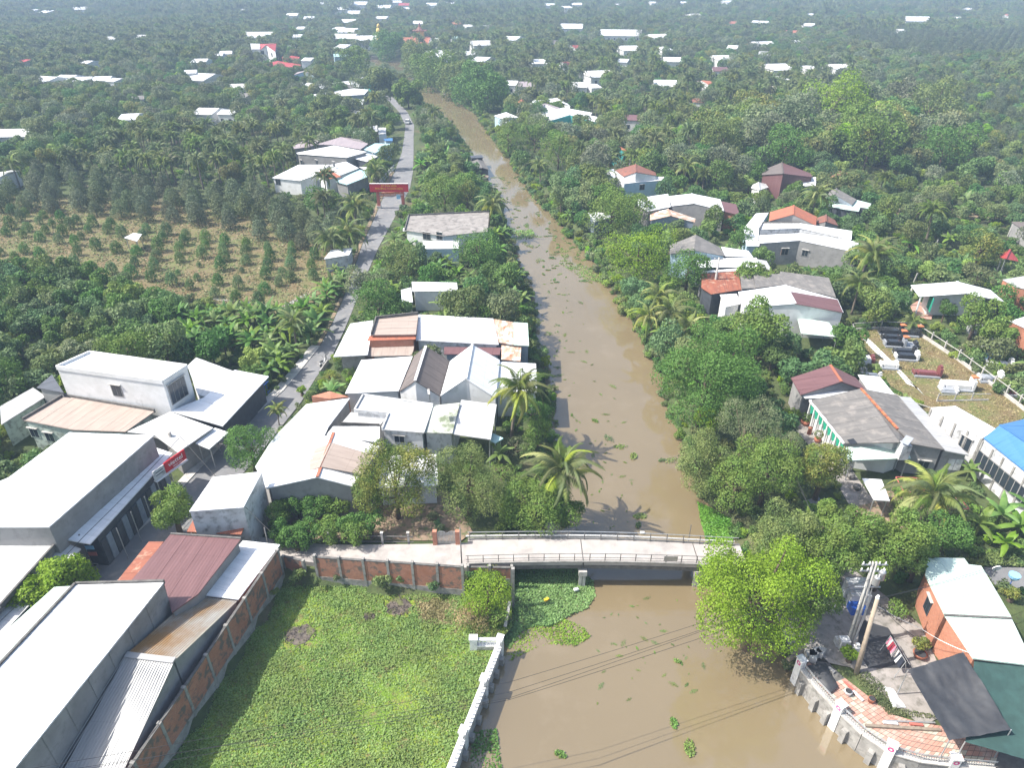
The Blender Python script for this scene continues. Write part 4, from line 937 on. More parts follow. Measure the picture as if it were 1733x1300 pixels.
building('long lean-to of silvery zinc behind the grey cement roof', 'shed', [
    S(fE, [(955, 495), (1022, 500), (1368, 845), (1228, 818)], [3.8, 3.5, 3.3, 3.7], 'zinc', wall='w_grey')],
    [(0, 2, fE, 1280, 900, 1.6, 1.6, 'door', 'w_grey', 'w_stain')], name='shed')
bh, inf = building('long white hall with blue roof end and row of dark windows', 'hall', [
    S(fE, [(1145, 562), (1290, 553), (1532, 690), (1452, 742)], [4.6, 4.6, 4.6, 4.6], 'white', wall='w_stain', eave=.1),
    G(fE, [(1458, 742), (1555, 665), (1780, 610), (2150, 860), (2000, 960), (1790, 1010)], 4.8, 5.9, 'blue', wall='w_stain', eave=.1)],
    [(0, 3, fE, 1348, 775, 1.3, 1.6, 'win', 'w_grey')], wall='w_stain', name='hall')
I = inf[1][0]; I0 = inf[0][0]
for (a, b), (k0, k1) in (((I0[0], I0[3]), (0, 4)), ((I[0], I[5]), (0, 5))):
    d_ = Vector((b.x - a.x, b.y - a.y, 0)); L = d_.length; u = d_.normalized(); nr = Vector((u.y, -u.x, 0)); nr = nr if nr.x < 0 else -nr
    for j in range(k0, k1 + 1):
        p = Vector((a.x, a.y, 0)) + u * (L * j / k1) + nr * .05; mb = MB(); mb.box(p.x, p.y, 0, .22, .12, 4.4, math.atan2(u.y, u.x)); mb.build('pilaster', 'concrete', bh)
        if j < k1 and (a is I[0]):
            c = Vector((a.x, a.y, 0)) + u * (L * (j + .5) / k1) + nr * .06
            mb = MB(); mb.bar(c - u * .8 + Vector((0, 0, 2.3)), c + u * .8 + Vector((0, 0, 2.3)), .1, 1.9); fr = mb.build('window', 'w_grey', bh)
            for s_ in (-.38, .38):
                mb = MB(); mb.bar(c + u * (s_ - .33) + Vector((0, 0, 2.3)) + nr * .03, c + u * (s_ + .33) + Vector((0, 0, 2.3)) + nr * .03, .08, 1.7); mb.build('pane', 'glass', fr)
building('narrow white garden canopy on poles in front of the grey house porch', 'canopy', [
    S(fE, [(735, 983), (850, 990), (900, 1117), (805, 1110)], [2.6] * 4, 'white', walls=False)], name='canopy')
for lab, q_ in (('red-brown trellis frame beside the grey house yard', [(935, 975), (1140, 985), (1150, 1050), (985, 1070)]), ('red-brown trellis frame behind the crown of the yard palm', [(1215, 1125), (1310, 1095), (1370, 1165), (1260, 1170)])):
    V = [P(*fE(x, y), 2.2) for x, y in q_]; t = thing('trellis', (V[0].x, V[0].y, 0), lab, 'trellis')
    for i in range(4): mb = MB(); mb.bar(V[i], V[(i + 1) % 4], .08); mb.build('rail', 'redcol', t); mb = MB(); mb.tube([(V[i].x, V[i].y, 0), tuple(V[i])], .04, 5); mb.build('post', 'wood', t)
    for j in range(1, 5): mb = MB(); mb.bar(V[0].lerp(V[1], j / 5), V[3].lerp(V[2], j / 5), .05); mb.build('slat', 'wood', t)
building('white cottage with columned porch and green folding door', 'house', [
    G(fF, [(1097, 976), (1382, 956), (1610, 1004), (1530, 935), (1328, 884), (1045, 906)], 3.7, 4.6, 'white', wall='w_white', walls=False, pidx=[0, 5], prad=.14, postmat='whitepaint'),
    S(fF, [(1175, 970), (1385, 952), (1490, 985), (1450, 925), (1325, 900), (1145, 915)], [3.5, 4.1, 3.5, 3.5, 4.1, 3.5], 'white', wall='w_white', eave=0, sheets=0),
    S(fF, [(1490, 985), (1600, 1006), (1530, 940), (1455, 925)], 3.45, 'white', wall='w_dark', eave=.3, sheets=0)],
    [(1, 0, fF, 1272, 1040, 1.9, 1.2, 'win'), (1, 5, fF, 1165, 1015, 2.4, 2.4, 'door', 'w_teal', 'greennet')])
sheet('yard_paving', [fF(*p) for p in [(1040, 1030), (1090, 1000), (1190, 1060), (1170, 1115), (1075, 1105)]], 0.08, 'tilepink')
building('white gable with one maroon sheet slope above the round mango tree', 'house', [
    G(fF, [(30, 1042), (345, 1018), (637, 1072), (602, 992), (285, 905), (-2, 947)], 4.6, 5.8, 'white', 'white', wall='w_white', eave=.15),
    S(fF, [(355, 1100), (548, 1132), (612, 1222), (380, 1200)], [3.2, 3.2, 2.8, 2.8], 'palegreen', walls=False, prad=.05)])
wm = [o for o in bpy.data.objects if o.get('label', '').startswith('white gable with one maroon')][0]
overlay(wm, fF, [(345, 1019), (318, 946), (600, 994), (634, 1072)], [5.86, 5.84, 4.7, 4.66], 'maroon')
building('cream roofed annex left of the maroon and white gable', 'shed', [
    S(fG, [(640, 1075), (795, 1065), (832, 1160), (690, 1192)], [4, 4.2, 4, 3.8], 'offwhite', wall='w_white')], name='shed')
building('long dark grey cement roof behind the maroon and white gable', 'house', [
    S(fG, [(950, 890), (1185, 885), (1195, 862), (1640, 920), (1705, 1100), (1240, 985), (965, 1015)], [5.0, 5.0, 5.1, 4.8, 4.4, 4.6, 4.6], 'cement', wall='w_grey', sheets=1.07),
    S(fG, [(825, 880), (940, 880), (965, 1017), (842, 1022)], [4.8, 4.8, 4.5, 4.5], 'cement', wall='w_grey')])
building('house under a rusty red roof with a white strip along its top edge', 'house', [
    S(fG, [(478, 862), (812, 860), (838, 1030), (562, 1072), (470, 1010)], [4.6, 4.6, 4.0, 3.8, 4.0], 'rust', wall='w_dark'),
    S(fG, [(450, 862), (800, 834), (803, 856), (470, 876)], 4.7, 'white', wall='w_grey')])
building('grey gabled cement house with white lean-tos and pink ridge tiles', 'house', [
    G(fG, [(180, 705), (402, 670), (692, 722), (640, 640), (420, 525), (182, 622)], 4.3, 5.9, 'cement', cap='tile', wall='w_blue', ridge=0),
    S(fG, [(652, 636), (900, 672), (946, 732), (692, 724)], [4.2, 4.0, 3.8, 4.0], 'white', wall='w_grey'),
    S(fG, [(402, 742), (975, 736), (1025, 822), (432, 826)], [3.9, 3.9, 3.5, 3.5], 'white', wall='w_dark'),
    S(fG, [(990, 750), (1068, 764), (1122, 860), (1015, 818)], [3.5, 3.3, 3.0, 3.2], 'zinc', walls=False)])
building('white gabled house with bare cement wall and hanging lattice above the striped roof', 'house', [
    G(fG, [(200, 262), (402, 238), (680, 306), (645, 200), (385, 148), (170, 172)], 4.6, 5.6, 'white', wall='w_grey', eave=.1),
    S(fG, [(-110, 190), (165, 150), (190, 270), (-20, 310), (-110, 260)], [4.6, 5, 4.6, 4.4, 4.4], 'white', wall='w_grey')],
    [(0, 1, fG, 525, 370, 1.2, 1.0, 'win', 'w_grey')])
building('maroon roofed brick annex right of the cement walled house', 'house', [
    S(fG, [(655, 218), (790, 245), (826, 348), (682, 312)], [4.6, 4.2, 3.8, 4.2], 'maroon', wall='brick')])
building('low shed with red and white striped sheets and dark blue wall', 'shed', [
    G(fG, [(0, 395), (190, 352), (412, 412), (418, 378), (165, 290), (0, 326)], 3.6, 4.6, 'rustmix', wall='w_zinc')], name='shed')
building('stilt shack with zinc roof standing over the right edge of the river', 'shack', [
    S(fH, [(503, 451), (572, 447), (652, 470), (540, 504)], [3.4, 3.6, 3.6, 3.4], 'white', wall='w_zinc', zb=0.2, eave=.15)],
    [(0, 2, fH, 580, 540, 1.1, 1.1, 'win'), ], name='shack')
sk_ = [o for o in bpy.data.objects if o.get('label', '').startswith('stilt shack')][0]
for x, y in ((515, 560), (530, 575), (555, 590), (590, 575), (620, 560), (545, 545)):
    p = P(*fH(x, y), 0); mb = MB(); mb.tube([(p.x, p.y, -3), (p.x, p.y, .2)], .1, 6); mb.build('stilt', 'concrete', sk_)
building('orange clay tiled gable house with two long white flat roofs in front', 'house', [
    G(fF, [(185, 517), (332, 476), (470, 542), (476, 490), (335, 420), (190, 462)], 5.2, 6.8, 'tile', wall='w_grey', eave=.1),
    G(fF, [(130, 568), (372, 560), (685, 628), (690, 576), (376, 530), (145, 530)], 4.8, 5.3, 'white', wall='w_stain', eave=.1, par=(.3, 'darkcon', [4, 5])),
    G(fF, [(125, 652), (370, 634), (728, 708), (728, 642), (375, 590), (127, 602)], 4.4, 4.9, 'white', wall='w_grey', eave=.1),
    S(fF, [(28, 565), (105, 470), (183, 465), (122, 560), (120, 640), (222, 655), (222, 668), (48, 668)], [3.8] * 8, 'white', wall='w_blue'),
    S(fF, [(452, 680), (655, 684), (655, 720), (455, 706)], [3.5, 3.5, 3.0, 3.0], 'zinc', walls=False)],
    [(2, 0, fF, 280, 703, 1.3, 1.2, 'win', 'brick'), (2, 1, fF, 403, 712, 1.1, 1.1, 'win', 'w_grey')], wall='w_grey')
building('small dark tiled gable tucked right of the orange tiled gable', 'house', [
    G(fF, [(475, 530), (530, 520), (605, 545), (585, 510), (530, 478), (478, 495)], 4.2, 5.2, 'dtile', wall='w_grey', eave=.1)])
building('brown hip-gabled house with white annex below the tall dark trees', 'house', [
    G(fF, [(140, 235), (270, 228), (452, 250), (435, 225), (262, 160), (150, 205)], 4.6, 6.4, 'browncement', 'maroon', wall='maroon', eave=.3),
    S(fF, [(300, 248), (472, 250), (468, 303), (350, 303)], [3.8, 3.8, 3.3, 3.3], 'white', wall='w_grey')])
building('small dark tiled pavilion with open front in the clearing', 'pavilion', [
    G(fF, [(545, 262), (600, 238), (705, 250), (700, 232), (598, 208), (508, 225)], 3.6, 4.6, 'dtile', wall='w_dark', eave=.4)], name='pavilion')
building('cream tent-like roof among the bushes left of the brown house', 'hut', [
    G(fF, [(75, 315), (125, 330), (182, 310), (165, 290), (120, 280), (85, 295)], 2.8, 3.8, 'offwhite', wall='w_white')], name='hut')
building('grey gabled shack with pale green patched sheets in front', 'house', [
    G(fF, [(530, 370), (585, 355), (690, 418), (716, 385), (595, 318), (560, 330)], 3.6, 4.6, 'cement', wall='w_zinc', eave=.1),
    S(fF, [(565, 402), (680, 425), (720, 388), (806, 410), (790, 440), (740, 432), (730, 458), (640, 445), (570, 430)], 3.2, 'palegreen', wall='w_dark')])
building('tall tiled house with white terrace and pale blue front near the river trees', 'house', [
    G(fH, [(712, 238), (785, 212), (905, 232), (898, 212), (782, 164), (662, 200)], 5.6, 7.0, 'dtile', wall='w_white', eave=.1),
    S(fH, [(612, 200), (654, 193), (668, 256), (622, 263)], 5.2, 'white', wall='w_white'),
    S(fH, [(715, 240), (860, 232), (950, 240), (935, 260), (780, 272), (715, 280)], 4.6, 'white', wall='w_blue', eave=.1)],
    [(2, 3, fH, 820, 300, 1.2, 1.2, 'win')])
building('teal walled house with red roof edge and white slope in the river trees', 'house', [
    S(fH, [(642, 35), (735, 85), (733, 100), (655, 58)], [6, 4.8, 4.4, 5.6], 'tile', wall='w_teal'),
    S(fH, [(738, 84), (775, 98), (815, 130), (790, 133), (742, 103)], [4.6, 4.2, 3.6, 3.6, 4.2], 'white', wall='w_white')])
building('brick building with white roof at the right edge beyond the cottage', 'house', [
    S(fF, [(1603, 872), (1735, 850), (1900, 880), (1900, 960), (1680, 918)], [4.4, 4.4, 4.4, 4.0, 4.0], 'zinc', wall='brick', eave=.1)])
building('brick building with sloping white roof at the right edge above the old graves', 'house', [
    S(fF, [(1648, 1125), (1760, 1090), (1900, 1130), (1900, 1250), (1735, 1165)], [4.6, 4.6, 4.6, 4.2, 4.2], 'white', wall='brick', eave=.1)])
building('red hipped pavilion roof near the right edge', 'pavilion', [
    G(fF, [(1585, 735), (1620, 745), (1700, 762), (1690, 740), (1648, 690), (1610, 705)], 3.4, 4.6, 'redroof', walls=False)], name='pavilion')
building('low brown roofed shed at the right edge of the scrub', 'shed', [
    S(fF, [(1655, 520), (1735, 520), (1850, 545), (1800, 610), (1735, 575)], [3, 3.4, 3.4, 3, 3], 'browncement', wall='w_grey')], name='shed')
# right bank, bottom corner
bk, inf = building('brick house with pale green-white sheet roof beside the black tarpaulin', 'house', [
    S(fK, [(800, 248), (980, 252), (1003, 283), (1065, 290), (1218, 548), (882, 533), (785, 335)], [3.9, 3.9, 3.9, 3.9, 4.3, 4.3, 3.9], 'palegreen', wall='brick', eave=.25),
    S(fK, [(883, 537), (1217, 552), (1330, 790), (1025, 752)], [4.28, 4.28, 3.7, 3.7], 'palegreen', wall='brick', eave=.25)],
    [(0, 5, fK, 800, 485, 1.0, 1.5, 'win', 'w_dark')], wall='brick')
mb = MB(); a, b = P(*fK(882, 535), 4.36), P(*fK(1218, 551), 4.36); mb.bar(a, b, .18, .08); mb.build('ridge_cap', 'darkcon', bk)

# ---------------------------------------------------------------- the far villages
def far_house(x, y, wpx, hpx, mat, label, group=None, wall='w_white', h=3.6, gable=True):
    c = P(x, y, h); sl = math.hypot(c.y * cs + (CAM_H - h) * sn, 0); sc = FPX / sl; dep = math.atan2(CAM_H - h, c.y)
    w_, d_ = wpx / sc, min(max(hpx / (sc * math.sin(dep)) * .6, 5), 22); a = random.uniform(-.35, .35)
    t = thing('house', (c.x, c.y, 0), label, 'house', group); u = Vector((math.cos(a), math.sin(a), 0)); v = Vector((-u.y, u.x, 0)); o = Vector((c.x, c.y, 0)); Z = Vector((0, 0, 1))
    A, B, C_, D = o - u * w_ / 2 - v * d_ / 2, o + u * w_ / 2 - v * d_ / 2, o + u * w_ / 2 + v * d_ / 2, o - u * w_ / 2 + v * d_ / 2
    mb = MB(); mb.prism([p[:2] for p in (A, B, C_, D)], 0, h - .1); mb.build('wall', wall, t)
    e = 1.06
    A, B, C_, D = [o + (p - o) * e + Z * h for p in (A, B, C_, D)]
    if gable:
        rz = h + min(w_, d_) * .16; r0, r1 = (A + D) / 2, (B + C_) / 2; r0.z = r1.z = rz
        for pl in ([A, B, r1, r0], [r0, r1, C_, D]): roof_plane(pl, mat, t)
        [MB().face(q_).build('gable_wall', wall, t) for q_ in ([A, r0, D], [B, C_, r1])]
    else: roof_plane([A, B, C_ + Z * .5, D + Z * .5], mat, t)
    if wpx > 9:
        n = max(2, int(w_ / 4))
        for j in range(n):
            p = (o - u * w_ / 2 - v * (d_ / 2 + .04)) + u * (w_ * (j + .5) / n)
            mb = MB(); mb.bar(p - u * .6 + Z * 1.6, p + u * .6 + Z * 1.6, .06, 1.3); mb.build('window', 'glass', t)
    protect([(x - wpx / 2 - 2, y - hpx / 2 - 1), (x + wpx / 2 + 2, y - hpx / 2 - 1), (x + wpx / 2 + 2, y + hpx / 2 + 5), (x - wpx / 2 - 2, y + hpx / 2 + 5)], c.y)
    FOOT.append([p[:2] for p in (A, B, C_, D)])
for x, y, w_, h_, m_, lab in [
    (85, 135, 36, 12, 'white', 'leftmost white roof of the row beyond the left palm groves'), (118, 131, 28, 10, 'offwhite', 'grey-white roof second in the row beyond the left palm groves'),
    (143, 134, 26, 10, 'white', 'white roof third in the row beyond the left palm groves'), (176, 133, 26, 9, 'white', 'white roof fourth in the row beyond the left palm groves'),
    (200, 135, 18, 8, 'offwhite', 'cream roof at the right end of the row beyond the left palm groves'), (47, 103, 20, 7, 'redroof', 'small red roof alone in the far left trees'),
    (347, 131, 44, 14, 'offwhite', 'pale two-tone roof in the middle of the left palm groves'), (405, 146, 28, 9, 'offwhite', 'pale roof just right of the two-tone roof in the palms'),
    (414, 161, 24, 9, 'cement', 'grey roof with pink base below the pale roof in the palms'), (222, 197, 27, 17, 'white', 'square white roof alone in the dark left palms'),
    (235, 165, 20, 9, 'cement', 'grey roof half lost in the palms above the square white roof'), (355, 188, 34, 16, 'white', 'white roof behind palm crowns left of the hall'),
    (390, 190, 28, 10, 'white', 'narrow white roof next to the roof behind palm crowns'), (455, 188, 15, 9, 'white', 'small white roof beneath the road bend houses'),
    (25, 226, 55, 16, 'white', 'large white roof at the left edge of the palms'), (8, 294, 16, 18, 'offwhite', 'pale roof cut by the left picture edge above the orchard'),
    (1062, 82, 30, 11, 'white', 'white roof below the big white roof in the upper middle right'), (1050, 58, 66, 15, 'white', 'big white roof among palms in the upper middle right'),
    (968, 46, 36, 7, 'white', 'low white roof above the upper middle trees'), (943, 71, 18, 11, 'browncement', 'grey-brown pointed roof in the far palms right of the river'),
    (975, 79, 16, 10, 'redroof', 'small dusky red roof right of the grey-brown pointed roof'), (960, 107, 15, 8, 'redroof', 'pinkish red roof in the palms above the cream hall'),
    (910, 104, 24, 10, 'white', 'white gable in the palms right of the river bend'), (1010, 126, 42, 12, 'offwhite', 'cream and white long hall in the middle distance'),
    (819, 100, 24, 10, 'white', 'white roof right of the tall white shed by the river bend'), (798, 90, 20, 12, 'white', 'tall white shed near the river bend'),
    (744, 93, 46, 9, 'white', 'long low white roof beside the river bend trees'), (812, 74, 34, 7, 'offwhite', 'pale long roof beyond the tall white shed'),
    (770, 64, 17, 5, 'aqua', 'aqua roof far beyond the river bend'), (705, 71, 46, 7, 'tile', 'orange roofed temple hall in the far centre'),
    (861, 141, 30, 8, 'white', 'white roof at the left of the teal walled house'), (891, 142, 26, 13, 'pinkgrey', 'pinkish roof over the teal walled house by the river'),
    (980, 143, 22, 14, 'offwhite', 'pale square roof left of its white neighbour in the middle trees'), (1001, 145, 18, 10, 'white', 'white roof right of the pale square roof'),
    (1073, 199, 30, 13, 'maroon', 'brown-red roof in the middle trees right of the riverside cluster'), (1287, 76, 36, 9, 'white', 'white roof above the right palm grove'),
    (1218, 98, 28, 9, 'white', 'white roof in the palms left of the row of three'), (1310, 114, 38, 12, 'white', 'left and largest white roof of the row of three on the right'),
    (1364, 114, 20, 8, 'white', 'middle small white roof of the row of three on the right'), (1417, 113, 30, 10, 'white', 'right white roof of the row of three on the right'),
    (1217, 117, 24, 9, 'maroon', 'dark red roof below the white roof in the right palms'), (1125, 141, 36, 15, 'white', 'white roof with orange gable in the right middle palms'),
    (1137, 101, 28, 9, 'white', 'white roof behind a palm in the right middle distance'), (1195, 139, 13, 10, 'tile', 'small orange wall and roof in the right palms'),
    (1179, 170, 25, 9, 'dtile', 'brown tiled roof above the right bank trees'), (1549, 34, 38, 8, 'white', 'white farm roofs in the far right'),
    (1702, 26, 17, 7, 'tile', 'orange roof at the far right edge'), (1240, 38, 14, 6, 'tile', 'orange roof in the far right trees'),
    (1277, 36, 12, 9, 'white', 'white villa in the far right trees'), (1337, 55, 24, 5, 'tile', 'long orange roof before the far right woods'),
    (186 + 500, 8, 20, 6, 'redroof', 'faint red roof near the top centre'), (275 + 500, 39, 18, 6, 'tile', 'faint orange roof in the far centre')]:
    far_house(x, y, w_, h_, m_, lab, h=5 if 'tall' in lab else 3.8)
random.seed(11)
for x, y, w_, h_ in [(a_, b_, c_ * 1.2 + 2, d_ * 1.2 + 1) for a_, b_, c_, d_ in [(190, 64, 12, 5), (241, 62, 16, 4), (152, 105, 12, 4), (139, 15, 18, 5), (85, 20, 14, 6), (63, 17, 8, 4), (341, 103, 18, 5), (323, 121, 14, 6), (440, 61, 34, 5), (415, 17, 10, 4),
    (383, 89, 14, 4), (370, 92, 12, 4), (463, 42, 10, 4), (497, 25, 14, 9), (512, 47, 10, 4), (580, 15, 16, 5), (608, 7, 22, 4), (603, 22, 20, 4), (590, 36, 18, 4), (578, 48, 12, 6), (592, 52, 22, 5), (586, 63, 28, 4),
    (618, 66, 28, 8), (585, 78, 14, 6), (650, 12, 18, 7), (648, 30, 14, 10), (690, 14, 10, 4), (710, 38, 14, 5), (733, 8, 16, 6), (744, 66, 10, 4), (762, 6, 12, 4), (870, 65, 18, 5), (792, 43, 8, 4), (822, 44, 6, 5), (930, 8, 12, 5),
    (957, 12, 10, 4), (976, 7, 12, 4), (1045, 8, 10, 4), (1174, 26, 14, 4), (1155, 4, 8, 3), (1230, 3, 12, 3), (1293, 37, 9, 4), (1347, 18, 12, 4), (1370, 24, 8, 3), (1368, 42, 14, 5), (1241, 79, 12, 8), (1316, 131, 9, 8), (1294, 90, 14, 5),
    (1346, 69, 9, 4), (1638, 15, 10, 4), (1619, 30, 8, 3), (1524, 50, 6, 3), (1112, 62, 22, 4), (1120, 82, 14, 5), (1105, 4, 8, 3), (670, 3, 12, 3), (545, 6, 14, 4), (524, 30, 12, 4), (505, 60, 10, 5), (494, 78, 8, 4), (524, 100, 12, 5), (1056, 102, 12, 6), (1200, 190, 14, 7), (1225, 192, 14, 6)]]:
    far_house(x, y, w_, h_, random.choice(['white', 'white', 'white', 'offwhite']), 'tiny white roofed house scattered among the hazy far trees', 'tiny white houses in the far villages', h=6.0)
# pagoda tower and temple turret far off
a = P(644, 84, 0); t = thing('statue', tuple(a), 'tall yellow statue-like tower above the far river bend', 'tower')
mb = MB(); mb.lathe((a.x, a.y, 0), [(2.6, 0), (2.6, 3), (1.8, 3.2), (1.8, 8), (2.2, 11), (1.7, 13), (.9, 13.6)], 10); mb.build('body', 'w_yellow', t, True)
mb = MB(); mb.lathe((a.x, a.y, 13.6), [(.7, 0), (1.2, .7), (1.1, 1.7), (.3, 2.6)], 10); mb.build('head', 'w_yellow', t, True)
a = P(712, 78, 0); t = thing('temple', tuple(a), 'yellow temple turret with flared roof beside the orange hall', 'temple')
mb = MB(); mb.box(a.x, a.y, 0, 9, 8, 6); mb.box(a.x, a.y, 6.5, 6, 5, 10); mb.build('wall', 'w_yellow', t)
mb = MB(); mb.box(a.x, a.y, 6, 13, 10, 6.5); mb.box(a.x, a.y, 10, 10, 8, 10.5); mb.lathe((a.x, a.y, 10.5), [(3, 0), (1, 2), (.2, 5)], 8); mb.build('roof', 'dtile', t)
building('white sheet roofed riverside cluster with teal wall, left of the dark palm', 'house', [
    G(fT, [(1140, 510), (1280, 478), (1345, 520), (1330, 505), (1260, 480), (1165, 490)], 4.4, 5.2, 'white', wall='w_white'),
    G(fT, [(1165, 540), (1215, 505), (1290, 535), (1290, 525), (1225, 505), (1175, 520)], 4.6, 5.6, 'pinkgrey', wall='w_white'),
    S(fT, [(1165, 555), (1310, 525), (1450, 550), (1440, 565), (1300, 558), (1200, 575)], [4.2, 4.8, 4.2, 4, 4.4, 4], 'white', wall='w_white'),
    G(fT, [(1235, 592), (1340, 560), (1475, 598), (1475, 570), (1350, 545), (1240, 570)], 4.2, 5.2, 'white', wall='w_teal')])
building('white gable and brown lean-to at the water edge right of the river', 'house', [
    S(fT, [(970, 565), (1030, 547), (1090, 572), (1010, 580)], [4, 4.8, 4, 4], 'white', wall='w_blue'),
    S(fT, [(1005, 584), (1075, 578), (1068, 596), (1010, 600)], 3, 'offwhite', wall='w_grey')])
building('orange pointed roof in the trees behind the riverside cluster', 'house', [
    G(fT, [(1078, 503), (1105, 498), (1130, 508), (1128, 500), (1105, 485), (1082, 497)], 4, 5.2, 'tile', wall='w_white')])

# fronts and clearings that the photograph leaves open to view
for q, yb in (([(425, 74), (472, 72), (474, 104), (425, 106)], 108), ([(1560, 505), (1692, 512), (1692, 545), (1540, 545)], 548), ([(1430, 780), (1640, 770), (1640, 815), (1440, 815)], 820), ([(1590, 700), (1733, 770), (1733, 850), (1640, 800)], 850),
    ([(780, 258), (830, 258), (832, 312), (796, 308)], 420), ([(1000, 380), (1045, 380), (1040, 402), (1005, 402)], 405), ([(1310, 420), (1440, 425), (1440, 445), (1310, 445)], 448), ([(1300, 505), (1425, 520), (1420, 560), (1300, 520)], 560), ([(626, 318), (692, 318), (690, 352), (630, 352)], 355),
    ([(460, 300), (520, 300), (520, 322), (460, 322)], 324), ([(490, 258), (620, 262), (600, 282), (500, 278)], 284), ([(1190, 380), (1290, 380), (1290, 410), (1190, 410)], 410), ([(1030, 290), (1110, 300), (1100, 325), (1030, 320)], 326), ([(1150, 450), (1300, 455), (1300, 470), (1160, 470)], 470)):
    protect(q, P(q[0][0], yb, 0).y + 1)
# ================================================================== THINGS ON THE STREET, THE YARDS AND THE WATER
Zv = Vector((0, 0, 1))
# ---- gate with red banner
gl, gr = P(642, 352, 0), P(683, 350, 0); gz = height_at(gl, 322)
g = thing('village_gate', ((gl + gr) / 2)[:], 'red village gate with yellow writing spanning the road', 'gate')
g.location.z = 0
for p in (gl, gr):
    mb = MB(); mb.box(p.x, p.y, 0, .7, .7, gz + .3); mb.build('column', 'redcol', g)
    mb = MB(); mb.box(p.x, p.y, 0, .95, .95, .6); mb.build('column_base', 'lightcon', g)
e = 1.7; y0_ = gl.y - .45
mb = MB(); mb.bar((gl.x - e, y0_, gz + .75), (gr.x + e, y0_, gz + .75), .3, 1.9); pn = mb.build('banner', 'red', g)
mb = MB(); mb.bar((gl.x - e, y0_, gz + 1.74), (gr.x + e, y0_, gz + 1.74), .36, .08); mb.build('banner_frame', 'lettering', g)
mb = MB(); mb.bar((gl.x + .5, gl.y, gz - 1.0), (gr.x - .5, gr.y, gz - 1.0), .2, .9); mb.build('lower_banner', 'orange', g)
mb = MB(); mb.bar((gr.x - 1.4, gr.y - .5, 2.6), (gr.x - .5, gr.y - .5, 2.6), .08, 1.1); mb.build('blue_plate', 'skyblue', g)
qf = rot_from(Vector((1, 0, 0)), Zv, Vector((0, -1, 0)))
for s_, z_, m_, c_ in (('ẤP VĂN HÓA', gz + 1.2, .62, 'yellowletter'), ('PHƯỜNG THẠNH HÒA', gz + .55, .62, 'yellowletter'), ('CHÀO MỪNG QUÝ KHÁCH', gz - 1.0, .5, 'lettering')):
    o = text(s_, m_, c_, g); o.location = Vector(((gl.x + gr.x) / 2, y0_ - .17 if z_ > gz else gl.y - .12, z_)) - wl(g); o.rotation_mode = 'QUATERNION'; o.rotation_quaternion = qf
# white picket fence on the far side of the gate
def picket(pts, h, label, mat='whitepaint', step=.9, name='fence', rails=(.15, .8), w=.1, cat='fence', base=0.0):
    t = thing(name, (pts[0].x, pts[0].y, 0), label, cat)
    for i in range(len(pts) - 1):
        a, b = pts[i], pts[i + 1]; L = (b - a).length; n = max(1, int(L / step))
        for j in range(n): p = a.lerp(b, j / n); mb = MB(); mb.box(p.x, p.y, p.z, w, w, p.z + h); mb.build('post', mat, t)
        for r_ in rails: mb = MB(); mb.bar(a + Zv * h * r_, b + Zv * h * r_, .06, .1); mb.build('rail', mat, t)
        if base: mb = MB(); mb.bar(a + Zv * base / 2, b + Zv * base / 2, .18, base); mb.build('base_wall', 'lightcon', t)
    return t
picket([P(640, 318, 0), P(655, 300, 0), P(668, 286, 0)], 1.5, 'white railing fence beside the road behind the red gate')
picket([P(630, 305, 0), P(648, 290, 0)], 1.2, 'second white railing fence left of the road behind the gate')
# graveyard fence and garden posts
picket([P(1440, 560, 0), P(1446, 600, 0), P(1462, 640, 0), P(1475, 662, 0)], 1.6, 'left wire fence of the graveyard on a low pale wall', 'lightcon', 1.4, base=.35, w=.14)
picket([P(1440, 560, 0), P(1490, 556, 0), P(1553, 560, 0)], 1.6, 'back wire fence of the graveyard', 'lightcon', 3.0, base=.35, w=.14)
picket([P(1553, 566, 0), P(1620, 610, 0), P(1680, 655, 0), P(1745, 705, 0), P(1830, 770, 0)], 1.8, 'long right wire fence of the graveyard on its white wall', 'lightcon', 2.4, base=.5, w=.16)
picket([P(1585, 680, 0), P(1672, 678, 0)], 1.3, 'short fence in front of the white tomb', 'lightcon', 1.8, base=.2, w=.12)
picket([P(1475, 662, 0), P(1530, 690, 0), P(1575, 705, 0)], 1.5, 'wire fence between the graveyard and the maroon gabled house', 'lightcon', 2.5, base=.4, w=.14)
for i, (x, y, h, lab) in enumerate([(1578, 428, 2.8, 'lone concrete post in the upper scrub'), (1455, 820 - 350, 2.5, 'post by the palm trunk'), (1543, 485, 2.6, 'first concrete post above the cottage'), (1573, 475, 2.8, 'second leaning concrete post above the cottage'), (1604, 472, 1.6, 'third short concrete post above the cottage'), (1568, 455, 2.6, 'tall concrete post in the bushes above the cottage'), (1705, 400, 3, 'left slim concrete post near the red pavilion'), (1722, 405, 3, 'right slim concrete post near the red pavilion')]):
    p = P(x, y, 0); mb = MB(); mb.bar(p, p + Vector((.3, 0, h)), .16, .16, Vector((0, 1, 0))); tag(mb.build('fence_post', 'lightcon'), lab, 'post')
